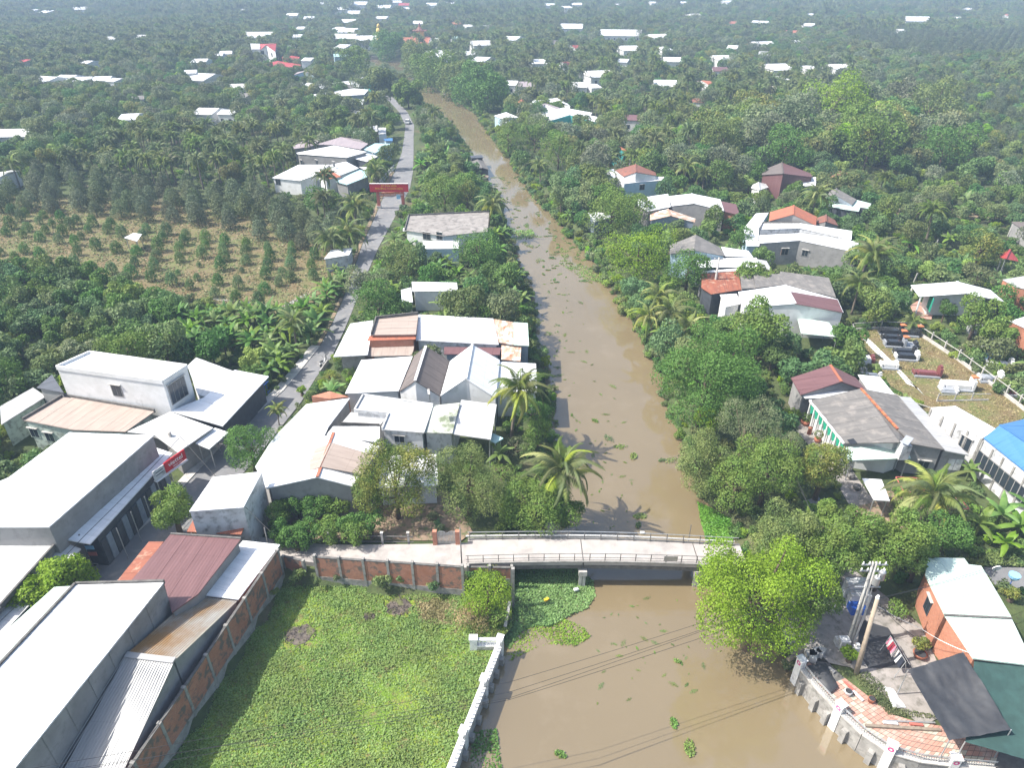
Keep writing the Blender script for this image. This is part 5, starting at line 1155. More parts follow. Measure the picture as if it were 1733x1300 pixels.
# path and graves
sheet('graveyard_path', [fL(*p) for p in [(315, 178), (365, 172), (600, 400), (765, 580), (860, 680), (800, 610), (700, 570), (560, 400), (430, 300)]], .06, 'whitepaint')
def tomb(x, y, w_, d_, h_, body, head, label, hh=1.0, rot=-.15, rooflet=False):
    w_, d_, h_, hh = w_ * .72, d_ * .75, h_ * .72, hh * .6
    c = P(x, y, 0); t = thing('tomb', (c.x, c.y, 0), label, 'tomb')
    mb = MB(); mb.box(c.x, c.y, 0, w_ + .6, d_ + .6, .3, rot); mb.build('plinth', 'greygranite', t)
    mb = MB(); mb.box(c.x, c.y, .3, w_, d_, h_, rot); mb.box(c.x, c.y, h_ + .001, w_ * .86, d_ * .8, h_ + .12, rot); mb.build('chest', body, t)
    co, si = math.cos(rot), math.sin(rot); q = Vector((c.x + w_ / 2 * co + .3 * co, c.y + w_ / 2 * si + .3 * si, 0))
    mb = MB(); mb.box(q.x, q.y, .3, .35, d_ * 1.15, h_ + hh, rot); mb.box(q.x, q.y, h_ + hh + .001, .3, d_ * .6, h_ + hh + .3, rot); mb.build('headstone', head, t)
    mb = MB(); mb.box(c.x - w_ / 2 * co - .3 * co, c.y - w_ / 2 * si - .3 * si, .3, .2, d_, .3 + h_ * .7, rot); mb.build('footstone', head, t)
    if rooflet:
        mb = MB(); z = h_ + hh + .32; mb.prism([(q.x - .45, q.y - .35), (q.x + .45, q.y - .35), (q.x + .3, q.y + .35), (q.x - .3, q.y + .35)], z, z + .15); mb.build('tile_cap', 'orange', t)
    return t
for x, y, w_, d_, h_, b_, hd, lab, hh, rf in [
    (1505, 566, 3.6, 1.4, 1.1, 'blackgranite', 'blackgranite', 'black granite tomb at the back of the graveyard row', 1.0, True), (1508, 576, 3.2, 1.2, 1.1, 'blackgranite', 'blackgranite', 'second black granite tomb with orange tile cap', 1.0, True),
    (1512, 586, 3.0, 1.4, 1.2, 'blackgranite', 'greygranite', 'third black granite tomb on the wide grey plinth', .8, True), (1535, 586, 2.4, 2.0, .5, 'greygranite', 'blackgranite', 'flat pale slab right of the third black tomb', .5, False), (1538, 568, 2.6, 1.4, .9, 'blackgranite', 'blackgranite', 'black tomb with the rightmost orange cap', 1.2, True),
    (1528, 600, 3.0, 1.2, 1.1, 'blackgranite', 'blackgranite', 'fourth black granite tomb right of the path', .7, False), (1532, 608, 3.2, 1.5, 1.1, 'blackgranite', 'whitepaint', 'fifth and nearest black granite tomb', .7, False), (1566, 636, 3.8, 1.4, .9, 'pinkgranite', 'pinkgranite', 'dark red granite tomb with curved headstone', 1.4, False),
    (1617, 658, 4.4, 1.8, 1.3, 'w_white', 'w_white', 'large white tomb at the front fence', 1.2, True), (1603, 662, 2.0, 1.6, .5, 'greygranite', 'w_white', 'low grey slab left of the large white tomb', .3, False), (1462, 614, 2.0, 1.6, 1.3, 'w_white', 'pinkgranite', 'small white shrine box by the left fence', .2, False), (1502, 622, 2.0, 1.6, 1.1, 'w_white', 'whitepaint', 'white box grave with red base on the path', .2, False),
    (1472, 640, 2.6, .8, .9, 'w_white', 'w_stain', 'low white box by the maroon house', .2, False), (1672, 645, 2.8, 1.6, 1.0, 'greygranite', 'w_white', 'grey slab tomb with white headstone outside the fence', 1.2, False), (1672, 608, 3.4, 1.4, .9, 'skyblue', 'skyblue', 'light blue chest tomb in the thicket', .5, False), (1688, 622, 3.4, 1.4, 1.1, 'w_white', 'w_white', 'white gabled tomb below the blue chest tomb', .9, False),
    (1690, 582, 3.4, 1.6, 1.2, 'w_stain', 'w_stain', 'weathered white tomb in the thicket by the brick building', .5, False), (1693, 602, 3.0, 1.0, .5, 'w_white', 'w_white', 'narrow white slab below the weathered tomb', .2, False), (1657, 592, 1.8, .9, .8, 'w_white', 'w_white', 'small white grave half buried in bushes', .3, False),
    (1643, 563, .7, 1.2, 1.6, 'w_stain', 'w_stain', 'left of two upright white grave stones in the thicket', .5, False), (1662, 563, .7, 1.2, 1.6, 'w_stain', 'w_stain', 'right of two upright white grave stones in the thicket', .5, False), (1715, 668, 2.6, 1.2, .8, 'pinkgranite', 'w_stain', 'brownish tomb near the right picture edge', .4, False)]:
    tomb(x, y, w_, d_, h_, b_, hd, lab, hh, rooflet=rf)
# ---- scooter with its rider-less seat
def scooter(px, py, rot, label, body='whitepaint'):
    c = P(px, py, 0.03); t = thing('scooter', tuple(c), label, 'scooter')
    def pt(x, y, z): co, si = math.cos(rot), math.sin(rot); return Vector((c.x + x * co - y * si, c.y + x * si + y * co, c.z + z))
    for x in (-.62, .62):
        w_ = MB(); w_.tube([pt(x, -.05, .27), pt(x, .05, .27)], .27, 14); w = w_.build('wheel', 'black', t); w2 = MB(); w2.tube([pt(x, -.06, .27), pt(x, .06, .27)], .13, 10); w2.build('rim', 'steel', w)
    mb = MB(); mb.tube([pt(-.85, 0, .55), pt(-.6, 0, .66), pt(-.2, 0, .6), pt(.05, 0, .4), pt(.35, 0, .4), pt(.5, 0, .75), pt(.45, 0, .95)], [.08, .17, .16, .13, .12, .13, .08], 8); mb.build('body', body, t, True)
    mb = MB(); mb.tube([pt(-.75, 0, .8), pt(-.4, 0, .82), pt(-.1, 0, .76)], [.1, .15, .1], 8); mb.build('seat', 'black', t, True)
    mb = MB(); mb.tube([pt(.42, -.34, 1.02), pt(.48, 0, .98), pt(.42, .34, 1.02)], .03, 6); mb.build('handlebar', 'darkrail', t)
    mb = MB(); mb.tube([pt(.62, 0, .27), pt(.5, 0, .7)], .05, 6); mb.tube([pt(.78, 0, .45), pt(.62, 0, .57), pt(.45, 0, .5)], [.05, .11, .06], 8); mb.build('front_guard', body, t)
    mb = MB(); mb.lathe(tuple(pt(.56, 0, .82)), [(.02, -.08), (.09, 0), (.02, .08)], 8); mb.build('headlight', 'lettering', t)
    for s_ in (-1, 1): mb = MB(); mb.tube([pt(.42, s_ * .28, 1.02), pt(.4, s_ * .36, 1.2)], .015, 5); mb.lathe(tuple(pt(.4, s_ * .38, 1.2)), [(.02, -.03), (.07, .02), (.02, .07)], 6); mb.build('mirror', 'black', t)
scooter(548, 618, 1.2, 'white scooter parked on the street beside the low wall')
mb = MB(); a, b = P(542, 636, 0), P(556, 616, 0); mb.bar(a + Zv * .4, b + Zv * .4, .2, .8); tag(mb.build('low_wall', 'concrete'), 'low slanting grey wall next to the parked scooter', 'wall')
# white car far up the road
c = P(690, 209, 0.02); t = thing('car', tuple(c), 'small white car on the far bend of the road', 'car')
mb = MB(); mb.prism([(c.x - .85, c.y - 2.1), (c.x + .85, c.y - 2.1), (c.x + .85, c.y + 2.1), (c.x - .85, c.y + 2.1)], .3, .95); mb.build('body', 'whitepaint', t)
mb = MB(); V = [(-.75, -1.6, .97), (.75, -1.6, .97), (.75, 1.3, .97), (-.75, 1.3, .97), (-.62, -1.0, 1.5), (.62, -1.0, 1.5), (.62, .7, 1.5), (-.62, .7, 1.5)]; V = [Vector((c.x + x, c.y + y, z)) for x, y, z in V]
for q in ((0, 1, 5, 4), (1, 2, 6, 5), (2, 3, 7, 6), (3, 0, 4, 7)): mb.face([V[i] for i in q])
mb.build('windows', 'glass', t); mb = MB(); mb.prism([(c.x - .64, c.y - 1.02), (c.x + .64, c.y - 1.02), (c.x + .64, c.y + .72), (c.x - .64, c.y + .72)], 1.5, 1.55); mb.build('car_roof', 'whitepaint', t)
for sx in (-.8, .8):
    for sy in (-1.3, 1.3): mb = MB(); mb.tube([(c.x + sx - .1, c.y + sy, .33), (c.x + sx + .1, c.y + sy, .33)], .33, 12); mb.build('wheel', 'black', t)
# ---- boat: wooden barge with a ridged grey cover
b0, b1 = P(806, 281, WATER_Z), P(819, 304, WATER_Z)
d_ = (b0 - b1); L = d_.length * 1.15; u = d_.normalized(); sd = Vector((u.y, -u.x, 0)); c = (b0 + b1) / 2
bt = thing('barge', tuple(c), 'covered wooden cargo boat moored against the left bank of the upper river', 'boat')
prof = [(-.5, .9, .9), (-.42, 1.5, .75), (-.2, 1.75, .6), (.2, 1.75, .6), (.42, 1.6, .75), (.5, 1.1, .95)]
mb = MB(); ring = []
for t_, w_, z_ in prof: p = c + u * L * t_; ring.append([p - sd * w_ + Zv * z_, p - sd * w_ * .6 - Zv * .3, p + sd * w_ * .6 - Zv * .3, p + sd * w_ + Zv * z_])
for i in range(5):
    for j in range(3): mb.face([ring[i][j], ring[i][j + 1], ring[i + 1][j + 1], ring[i + 1][j]])
mb.face(ring[0][::-1]); mb.face(ring[-1]); mb.build('hull', 'darkrail', bt)
mb = MB(); a, b = c - u * L * .46 + Zv * .62, c + u * L * .46 + Zv * .62; mb.bar(a, b, 2.8, .06); mb.build('deck', 'wood', bt)
mb = MB(); A_0, B_0 = c - u * L * .30, c + u * L * .28
for s_ in (-1, 1): mb.face([A_0 + sd * s_ * 1.9 + Zv * 2.1, B_0 + sd * s_ * 1.9 + Zv * 2.1, B_0 + Zv * 2.75, A_0 + Zv * 2.75])
for s_ in (-1, 1): mb.face([A_0 + sd * s_ * 1.9 + Zv * 2.05, B_0 + sd * s_ * 1.9 + Zv * 2.05, B_0 + Zv * 2.7, A_0 + Zv * 2.7][::-1])
mb.build('cover', 'cement', bt); mb = MB(); mb.prism([p[:2] for p in (A_0 + sd * 1.6, B_0 + sd * 1.6, B_0 - sd * 1.6, A_0 - sd * 1.6)], c.z + .7, c.z + 2.0); mb.build('cabin_side', 'w_dark', bt)
q = c + u * L * .36; mb = MB(); mb.bar(q - u * 1.3 + Zv * 1.9, q + u * 1.3 + Zv * 1.9, 3.2, 2.2); mb.build('wheelhouse', 'w_dark', bt); mb = MB(); mb.bar(q - u * 1.6 + Zv * 3.1, q + u * 1.6 + Zv * 3.1, 3.7, .1); mb.build('wheelhouse_roof', 'darksheet', bt)
q = c - u * L * .4; mb = MB(); mb.box(q.x, q.y, c.z + .66, .9, .6, c.z + 1.2); mb.build('crate', 'redcol', bt)
# small boat in the far bend
q = P(634, 100, WATER_Z); mb = MB(); mb.bar(q + Vector((-4, 0, .4)), q + Vector((4, 0, .4)), 1.6, .7); mb.bar(q + Vector((-2, 0, 1.5)), q + Vector((2.5, 0, 1.5)), 1.6, .9)
tag(mb.build('boat', 'darkrail'), 'dark boat in the far bend of the river', 'boat')
# ---- street poles
def pole(px, py, topy, label, mat='lightcon', r=.14, lean=(0, 0), name='utility_pole', arms=0, hmax=12, dark=False):
    b = P(px, py, 0); h = min(hmax, height_at(b, topy)); t = thing(name, tuple(b), label, 'pole')
    top = b + Vector((lean[0], lean[1], h)); mb = MB(); mb.tube([b - Zv * .3, top], [r * 1.3, r * .8], 8); mb.build('shaft', mat, t, True)
    for a in range(arms): mb = MB(); mb.bar(top + Vector((-.8, 0, -.3 - a * .6)), top + Vector((.8, 0, -.3 - a * .6)), .1); mb.build('crossarm', 'steel', t)
    for s_ in (-.7, 0, .7):
        if arms: mb = MB(); mb.lathe(tuple(top + Vector((s_, 0, -.25))), [(.03, 0), (.07, .08), (.05, .2)], 6); mb.build('insulator', 'lettering', t)
    return t, top
pole(302, 785, 732, 'thick round concrete pole rising behind the red shop sign', r=.28)
pole(337, 775, 732, 'thin dark post right of the red shop sign', 'darkrail', r=.08)
pole(158, 962, 905, 'slim street pole with small blue and red plates at the shop corner', 'darkrail', r=.09)
a = P(158, 962, 0); h = height_at(a, 926)
mb = MB(); mb.bar(a + Vector((.15, -.1, h)), a + Vector((.95, -.1, h)), .05, .45); tag(mb.build('street_sign', 'skyblue'), 'small blue plate on the slim street pole', 'sign')
mb = MB(); mb.bar(a + Vector((.2, -.1, h - .8)), a + Vector((1.0, -.1, h - .8)), .05, .45); tag(mb.build('street_sign', 'redcol'), 'small red plate under the blue plate on the slim pole', 'sign')
pole(461, 950, 893, 'slim leaning pole at the corner of the small white corrugated roof', 'darkrail', r=.07)
t, T1 = pole(1205, 512, 436, 'concrete utility pole beside the rusty red roof', arms=1, r=.2)
pole(783, 985, 893, 'thin dark pole at the left end of the bridge railing', 'darkrail', r=.06)
pole(552, 608, 598, 'low black pipe post beside the scooter', 'black', r=.05)
pole(516, 790, 640, 'slim tall pole behind the street', 'lightcon', r=.1) if 0 else None
pole(636, 395 - 80, 255, 'slim pole beside the mauve roofed hall', 'lightcon', r=.12)
# transformer pole and the tan pole on the right bank
tb = P(1435, 1095, 0); th_ = 8.8; tt_ = tb + Vector((.5, 1.2, th_)); t = thing('transformer_pole', tuple(tb), 'double concrete pole carrying two grey transformer drums', 'pole')
for s_ in (-.17, .17): mb = MB(); mb.tube([tb + Vector((s_ * .8, 0, -.3)), tt_ + Vector((s_ * .8, 0, 0))], [.14, .1], 8); mb.build('shaft', 'lightcon', t, True)
for z_, dx in ((6.7, .45), (7.1, .85)):
    q = tb.lerp(tt_, z_ / th_); mb = MB(); mb.lathe((q.x + dx, q.y - .35 + dx * .4, q.z), [(.05, -.02), (.27, 0), (.29, .12), (.27, .8), (.29, .85), (.1, .92)], 12); d_m = mb.build('transformer', 'steel', t, True)
    for s_ in (-.13, .13): mb = MB(); mb.lathe((q.x + dx + s_, q.y - .35 + dx * .4, q.z + .88), [(.03, 0), (.05, .08), (.02, .25)], 6); mb.build('bushing', 'lettering', d_m)
for z_ in (6.3, 7.9, 8.5): q = tb.lerp(tt_, z_ / th_); mb = MB(); mb.bar(q + Vector((-1, 0, 0)), q + Vector((1.1, 0, 0)), .1); mb.build('crossarm', 'steel', t)
for z_ in (7.9, 8.5):
    for s_ in (-.9, -.4, .4, .9): q = tb.lerp(tt_, z_ / th_) + Vector((s_, 0, .05)); mb = MB(); mb.lathe(tuple(q), [(.03, 0), (.08, .1), (.04, .28)], 6); mb.build('insulator', 'lettering', t)
mb = MB()
for k_ in range(5):
    a0 = tb.lerp(tt_, .05 + .01 * k_) + Vector((.2 + .03 * k_, -.15, 0)); mb.tube([a0, tb.lerp(tt_, .4) + Vector((.32 + .04 * k_, -.22, 0)), tb.lerp(tt_, .72) + Vector((.3, -.22, 0))], .025, 4)
tag(mb.build('cable_bundle', 'steel', t), kind='stuff')
mb = MB(); mb.box(tb.x - .55, tb.y - .1, 0, .8, .7, 1.1); mb.box(tb.x - .75, tb.y + .25, 0, .6, .6, .7); tag(mb.build('concrete_block', 'w_stain'), 'broken white concrete blocks at the foot of the transformer pole', 'block')
mb = MB(); mb.box(tb.x + .45, tb.y - .45, 0, .55, .45, .6); mb.box(tb.x + .45, tb.y - .45, .601, .3, .3, .9); tag(mb.build('meter_box', 'whitepaint'), 'small white box beside the foot of the transformer pole', 'box')
pb = P(1449, 1141, 0); ph = 7.6; ptop = pb + Vector((.25, 1.2, ph)); t = thing('utility_pole', tuple(pb), 'leaning tan concrete pole beside the transformer pole', 'pole')
mb = MB(); mb.tube([pb - Zv * .3, ptop], [.21, .15], 10); mb.build('shaft', 'polecon', t, True); mb = MB(); mb.tube([ptop, ptop + Zv * .25], [.17, .1], 8); mb.build('cap', 'lettering', t)
# ---- cables
def cable(pts, sag, r, label, group=None, mat='black'):
    mb = MB()
    for i in range(len(pts) - 1):
        a, b = pts[i], pts[i + 1]; n = 18; mb.tube([a.lerp(b, k / n) - Zv * sag * 4 * (k / n) * (1 - k / n) for k in range(n + 1)], r, 4)
    return tag(mb.build('cable', mat), label, 'cable', group)
for k_, (za, ya, yb, sg_) in enumerate([(7.9, 1163, 1087, .5), (7.8, 1190, 1100, .6), (7.7, 1180, 1102, .6), (6.9, 1193, 1104, .7)]):
    s = tb.lerp(tt_, za / th_) + Vector((-.8 + k_ * .3, 0, .2)); L0 = P(-120, 1330 + k_ * 8, 7.5)
    cable([s, P(862, ya - 8, 7.0 - .1 * k_), L0], .25, .016, ['uppermost', 'second', 'third', 'lowest'][k_] + ' of the four dark cables crossing the lower river', 'cables over the lower river')
for k_, (e_, lab) in enumerate([(P(1733, 940, 6), 'cable running from the tan pole over the brick house roof'), (P(1800, 925, 7), 'thin cable above the brick house roof'), (P(1560, 1085, 3.5), 'cable from the tan pole down to the tarpaulin corner')]):
    cable([ptop + Vector((0, 0, -.1 * k_)), e_], .4, .02, lab)
cable([tb.lerp(tt_, .6), P(1560, 1065, 3.2), P(1640, 1105, 3.6)], .2, .018, 'pale cable strung past the drying rack', mat='steel')
for k_ in range(3): cable([P(1425 + k_ * 3, 968, 6), P(1330, 760 + k_ * 6, 6.5), P(1270, 620 + k_ * 3, 6.5), T1 + Vector((-.5 + k_ * .5, 0, 0)), P(1010, 405 - k_ * 4, 7), P(930, 232, 7)], .5, .012, ['left', 'middle', 'right'][k_] + ' power line following the right bank', 'power lines along the right bank')
cable([P(302, 735, 7.2), P(458, 900, 5.5)], .5, .025, 'thin cable from the round pole across the street')
cable([P(303, 742, 5.6), P(145, 905, 5.2), P(-60, 1110, 5)], .15, .04, 'black cable lying along the long shop roof')
# ---- corner yard on the right bank
def poly_thing(name, px, z, mat, label, cat, th=.03):
    mb = MB(); V = [P(*p, z[i] if isinstance(z, (list, tuple)) else z) for i, p in enumerate(px)]; roof = roof_plane(V, mat, None, th, 0, name); return tag(roof, label, cat)
# tarpaulin: a sagging sheet
def sagsheet(name, c4, sag, mat, label, cat, n=26, wr=.08, seed=0, posts=True, frame=True):
    r = random.Random(seed); t = thing(name, (c4[0].x, c4[0].y, 0), label, cat); mb = MB(); Gd = []
    from mathutils import noise as mn
    for i in range(n + 1):
        row = []
        for j in range(n + 1):
            a, b = i / n, j / n; p = c4[0].lerp(c4[1], a).lerp(c4[3].lerp(c4[2], a), b)
            row.append(p - Zv * (sag * 16 * a * (1 - a) * b * (1 - b) - wr * 1.6 * mn.noise(Vector((a * 5 + seed, b * 3, 0))) - wr * .9 * abs(mn.noise(Vector((a * 2 + b * 9, a * 9 - b * 2, seed)))) - wr * .6 * mn.noise(Vector((a * 14, b * 14, seed)))))
        Gd.append(row)
    mb.v = [tuple(p) for row in Gd for p in row]; mb.f = [(i * (n + 1) + j, (i + 1) * (n + 1) + j, (i + 1) * (n + 1) + j + 1, i * (n + 1) + j + 1) for i in range(n) for j in range(n)]
    mb.build('sheet', mat, t, True)
    if posts:
        for p in c4: mb = MB(); mb.tube([(p.x, p.y, 0), tuple(p)], .05, 6); mb.build('post', 'steel', t)
    return t
sagsheet('tarpaulin', [P(*fK(700, 812), 3.0), P(*fK(975, 722), 3.6), P(*fK(1215, 1110), 3.4), P(*fK(905, 1165), 2.8)], .35, 'tarp', 'black tarpaulin canopy stretched beside the brick house', 'canopy', seed=3, wr=.1)
sagsheet('shade_net', [P(*fK(1030, 757), 3.3), P(*fK(1400, 800), 3.5), P(*fK(1420, 1300), 3.2), P(*fK(985, 1170), 2.6)], .4, 'darknet', 'dark green shade net right of the black tarpaulin', 'canopy', seed=5, wr=.05)
sheet('yard_paving', [(1625, 1230), (1900, 1200), (1950, 1500), (1640, 1320)], .02, 'darkcon')
sagsheet('ground_sheet', [P(*fK(195, 790), .35), P(*fK(285, 775), .35), P(*fK(350, 895), .3), P(*fK(305, 930), .3)], -.3, 'tarp', 'black plastic sheet covering a heap inside the railing', 'cover', n=8, posts=False, wr=.06)
sagsheet('ground_sheet', [P(*fK(575, 890), .12), P(*fK(625, 905), .12), P(*fK(690, 1000), .12), P(*fK(625, 1000), .12)], -.05, 'w_stain', 'crumpled white sack sheet on the ground by the weeds', 'sack', n=6, posts=False, wr=.05)
sheet('black_groundcloth', [fK(*p) for p in [(470, 560), (600, 600), (700, 760), (720, 800), (500, 800), (440, 700)]], .06, 'tarp')
def planks(a, b, w_, h_, mat, label, name='plank', cat='plank', z=.15):
    mb = MB(); mb.bar(P(*fK(*a), z), P(*fK(*b), z), w_, h_); return tag(mb.build(name, mat), label, cat)
planks((487, 1090), (860, 1112), .22, .2, 'wood', 'long grey timber beam lying on the paved corner')
planks((580, 1065), (835, 1075), .12, .08, 'steel', 'thin pipe lying beside the long timber beam', 'pipe', 'pipe')
planks((575, 1073), (648, 1080), .2, .12, 'whitepaint', 'short white plastic tube by the timber beam', 'tube', 'tube')
planks((708, 1080), (775, 1087), .2, .12, 'redcol', 'red tube beside the timber beam', 'tube', 'tube')
planks((380, 868), (430, 912), .2, .06, 'redcol', 'red crate lid leaning near the railing', 'board', 'board')
planks((425, 915), (475, 965), .18, .12, 'whitepaint', 'white tube behind the railing', 'tube', 'tube')
planks((100, 760), (175, 712), .3, .25, 'wood', 'log lying on the bank left of the promenade corner', 'log', 'log')
planks((300, 800), (330, 825), .25, .25, 'lightcon', 'short pale kerb stone by the tarpaulin heap', 'block', 'block')
for i, (x, y) in enumerate([(205, 745), (232, 738), (258, 732), (218, 758)]):
    p = P(*fK(x, y), 0); mb = MB(); mb.box(p.x, p.y, 0, .8, .6, .6, i * .4); tag(mb.build('stone_block', 'lightcon'), ['left', 'middle', 'right', 'front'][i] + ' pale rubble block at the top of the promenade', 'block', 'rubble blocks')
for i, (x, y, r_, lab) in enumerate([(512, 972, .28, 'empty white-rimmed pot on the paved corner'), (752, 745, .55, 'wide red clay bowl beside the drying rack'), (395, 935, .3, 'white bucket near the red lid')]):
    p = P(*fK(x, y), 0); t = thing('plant_pot', tuple(p), lab, 'pot'); mb = MB(); mb.lathe((p.x, p.y, .03), [(r_ * .7, 0), (r_, .4), (r_ * 1.05, .45)], 12); mb.build('body', 'pot' if i < 2 else 'whitepaint', t, True); mb = MB(); mb.lathe((p.x, p.y, .485), [(r_ * .85, 0), (r_ * .8, .01)], 12); mb.build('shade_disc', 'darkroom', t)  # near-black disc at the rim, shade of the pot's inside put into its colour
# drying rack with clothes
A_1, B_1 = P(*fK(612, 640), 1.7), P(*fK(688, 770), 1.7); t = thing('clothes_rack', (A_1.x, A_1.y, 0), 'metal drying rack hung with maroon, pink and dark clothes', 'clothes rack')
for p in (A_1, B_1):
    for dx in (-.6, .6): mb = MB(); mb.tube([(p.x + dx, p.y + dx * .4, 0), tuple(p)], .03, 5); mb.build('leg', 'steel', t)
for dz_ in (0, .02): pass
mb = MB(); mb.tube([A_1, B_1], .03, 5); mb.build('rail', 'steel', t)
mb = MB(); mb.tube([A_1 + Vector((.6, .2, -.6)), B_1 + Vector((.6, .2, -.6))], .025, 5); mb.build('rail', 'steel', t)
for i in range(11):
    p = A_1.lerp(B_1, (i + .6) / 12); q = A_1.lerp(B_1, (i + 1.35) / 12); mb = MB(); w0 = .2 + .06 * (i % 3)
    mb.face([p + Vector((-.04, 0, 0)), q + Vector((-.04, 0, 0)), q + Vector((-w0, -.05, -.85 - .1 * (i % 2))), p + Vector((-w0 - .05, 0, -.8))]); mb.face([p + Vector((.04, 0, 0)), p + Vector((w0, .04, -.75)), q + Vector((w0, 0, -.8)), q + Vector((.04, 0, 0))])
    tag(mb.build('garment', ['cloth_pink', 'cloth_pale', 'cloth_red', 'cloth_red', 'cloth_pink', 'cloth_pale', 'cloth_pale', 'cloth_dark', 'w_stain', 'cloth_dark', 'cloth_dark'][i]), ['pink', 'cream', 'maroon', 'dark maroon', 'rose', 'beige', 'pale beige', 'navy', 'white', 'black', 'last black'][i] + ' garment hanging on the metal drying rack', 'clothes')
# blue tarpaulin covered stack behind the poles
p = P(1448, 1035, 0); mb = MB(); mb.box(p.x, p.y, 0, 1.3, 1.0, .8); mb.box(p.x - .1, p.y + .1, .801, .9, .6, .95); tag(mb.build('covered_stack', 'bluepaint'), 'blue covered stack in the shade behind the transformer pole', 'stack')
p = P(1442, 1012, 0); mb = MB(); mb.box(p.x, p.y, 0, 2.0, .8, 2.2); mb.box(p.x, p.y - .9, 0, 1.8, .7, 1.6); tag(mb.build('grey_cabinet', 'w_stain'), 'grey and white boxes stacked behind the blue cover', 'box')
p = P(1409, 1036, 0); mb = MB(); mb.tube([(p.x, p.y, 0), (p.x, p.y, 2.6)], .04, 5); mb.bar((p.x - .3, p.y, 2.7), (p.x + .3, p.y, 2.7), .3, .25); tag(mb.build('lamp', 'lettering'), 'small white lamp box on a thin post under the trees', 'lamp')
# round mirror and blue dish stand near the lane
p = P(1672, 992, 0); t = thing('road_mirror', tuple(p), 'white round sign and blue dish on posts beside the lane', 'sign'); mb = MB(); mb.tube([(p.x, p.y, 0), (p.x, p.y, 2.2)], .04, 6); mb.build('post', 'steel', t); mb = MB(); mb.tube([(p.x, p.y - .05, 2.3), (p.x, p.y + .02, 2.32)], .4, 14); mb.build('disc', 'lettering', t)
mb = MB(); mb.tube([(p.x + 1.2, p.y - .8, 0), (p.x + 1.2, p.y - .8, 1.6)], .04, 6); mb.build('post', 'bluepaint', t); mb = MB(); mb.lathe((p.x + 1.2, p.y - .8, 1.6), [(.1, 0), (.45, .4), (.5, .7)], 10); mb.build('dish', 'skyblue', t)
# garden gate and posts along the approach road
a, b = P(737, 921, .75), P(775, 921, .75); t = thing('garden_gate', tuple(a), 'white-grey double garden gate between two brick posts beside the road', 'gate')
for p in (a, b): mb = MB(); mb.box(p.x, p.y, 0, .42, .42, 2.5); mb.build('gate_post', 'brick', t)
for h in (.2, 1.3): mb = MB(); mb.bar(a + Vector((.25, 0, h)), b + Vector((-.25, 0, h)), .05, .08); mb.build('rail', 'steel', t)
n = 15
for j in range(n):
    q = a.lerp(b, (j + 1) / (n + 1)); mb = MB(); mb.bar(q + Zv * .1, q + Zv * (1.45 + .25 * math.sin(math.pi * ((j % 8) + .5) / 8)), .09); mb.build('bar', 'steel', t)
for i, x in enumerate([468, 514, 558, 604, 648, 692]):
    p = P(x, 920 - (x < 500) * 3, .5); mb = MB(); mb.box(p.x, p.y, 0, .2, .2, 1.9); mb.box(p.x, p.y, 1.901, .3, .3, 1.98); tag(mb.build('fence_post', 'lightcon'), ['first', 'second', 'third', 'fourth', 'fifth', 'last'][i] + ' concrete fence post from the left along the garden edge', 'post')
picket([P(462, 916, .5), P(700, 920, .6)], 1.1, 'thin wire fence along the garden edge above the approach road', 'darkrail', 2.4, w=.04)
# blue gate and railings by the street at the left
picket([P(410, 712, 0), P(426, 694, 0), P(458, 664, 0)], 2.2, 'blue metal railing along the street by the white roof', 'bluepaint', .55, w=.08)
a, b = P(408, 716, 0), P(430, 697, 0); t = thing('blue_gate', tuple(a), 'bright blue metal gate leaves beside the white awning', 'gate')
for j in range(8): q = a.lerp(b, j / 7); mb = MB(); mb.bar(q + Zv * .1, q + Zv * 2.6, .08); mb.build('bar', 'bluepaint', t)
for h in (.3, 1.4, 2.4): mb = MB(); mb.bar(a + Zv * h, b + Zv * h, .06, .12); mb.build('rail', 'bluepaint', t)
# pots in the yard of the grey house
for i, (x, y) in enumerate([(322, 640), (385, 660), (398, 668), (418, 720), (465, 768), (278, 690), (635, 965), (665, 985), (650, 940), (700, 1050)]):
    p = P(*fE(x, y), 0); t = thing('plant_pot', tuple(p), ['large pot with bonsai at the back of the yard', 'left of a pair of red pots in the yard', 'right of a pair of red pots in the yard', 'tall red column pot in the yard', 'pot near the mango tree in the yard', 'pot at the lane side of the yard', 'big dark jar left of the porch', 'dark jar in front of the porch', 'dark jar behind the other porch jars', 'small pot under the white canopy'][i], 'pot')
    mb = MB(); mb.lathe((p.x, p.y, 0), [(.25, 0), (.42, .35), (.4, .6)] if i != 3 else [(.28, 0), (.22, .9), (.3, 1.0)], 10); mb.build('body', 'pot' if i < 6 else 'darkrail', t, True)
    if i < 6 and i != 3:
        r = np.random.default_rng(i); c_ = unit(r.normal(size=(160, 3))) * .5 + [p.x, p.y, 1.15]; V, F = leaf_quads(c_, r.normal(size=(160, 3)), .2, .12, r=r); o = mobj('foliage', npmesh('foliage', V - np.array([p.x, p.y, 0]), F, 'l_mid', r.random(160)), t)
# white litter
for i, (x, y, lab) in enumerate([(1087, 902, 'white plastic box drifting just above the bridge'), (975, 998, 'white scrap caught in the hyacinth by the pier'), (925, 1015, 'yellow scrap lying on the hyacinth mat')]):
    p = P(x, y, WATER_Z + .12 + .3 * (i > 0)); mb = MB(); mb.box(p.x, p.y, p.z - .08, .45, .28, p.z + .08, .3 * i); mb.box(p.x + .1, p.y, p.z + .081, .2, .2, p.z + .12, .3 * i); tag(mb.build('litter', 'lettering' if i < 2 else 'yellowletter'), lab, 'litter')
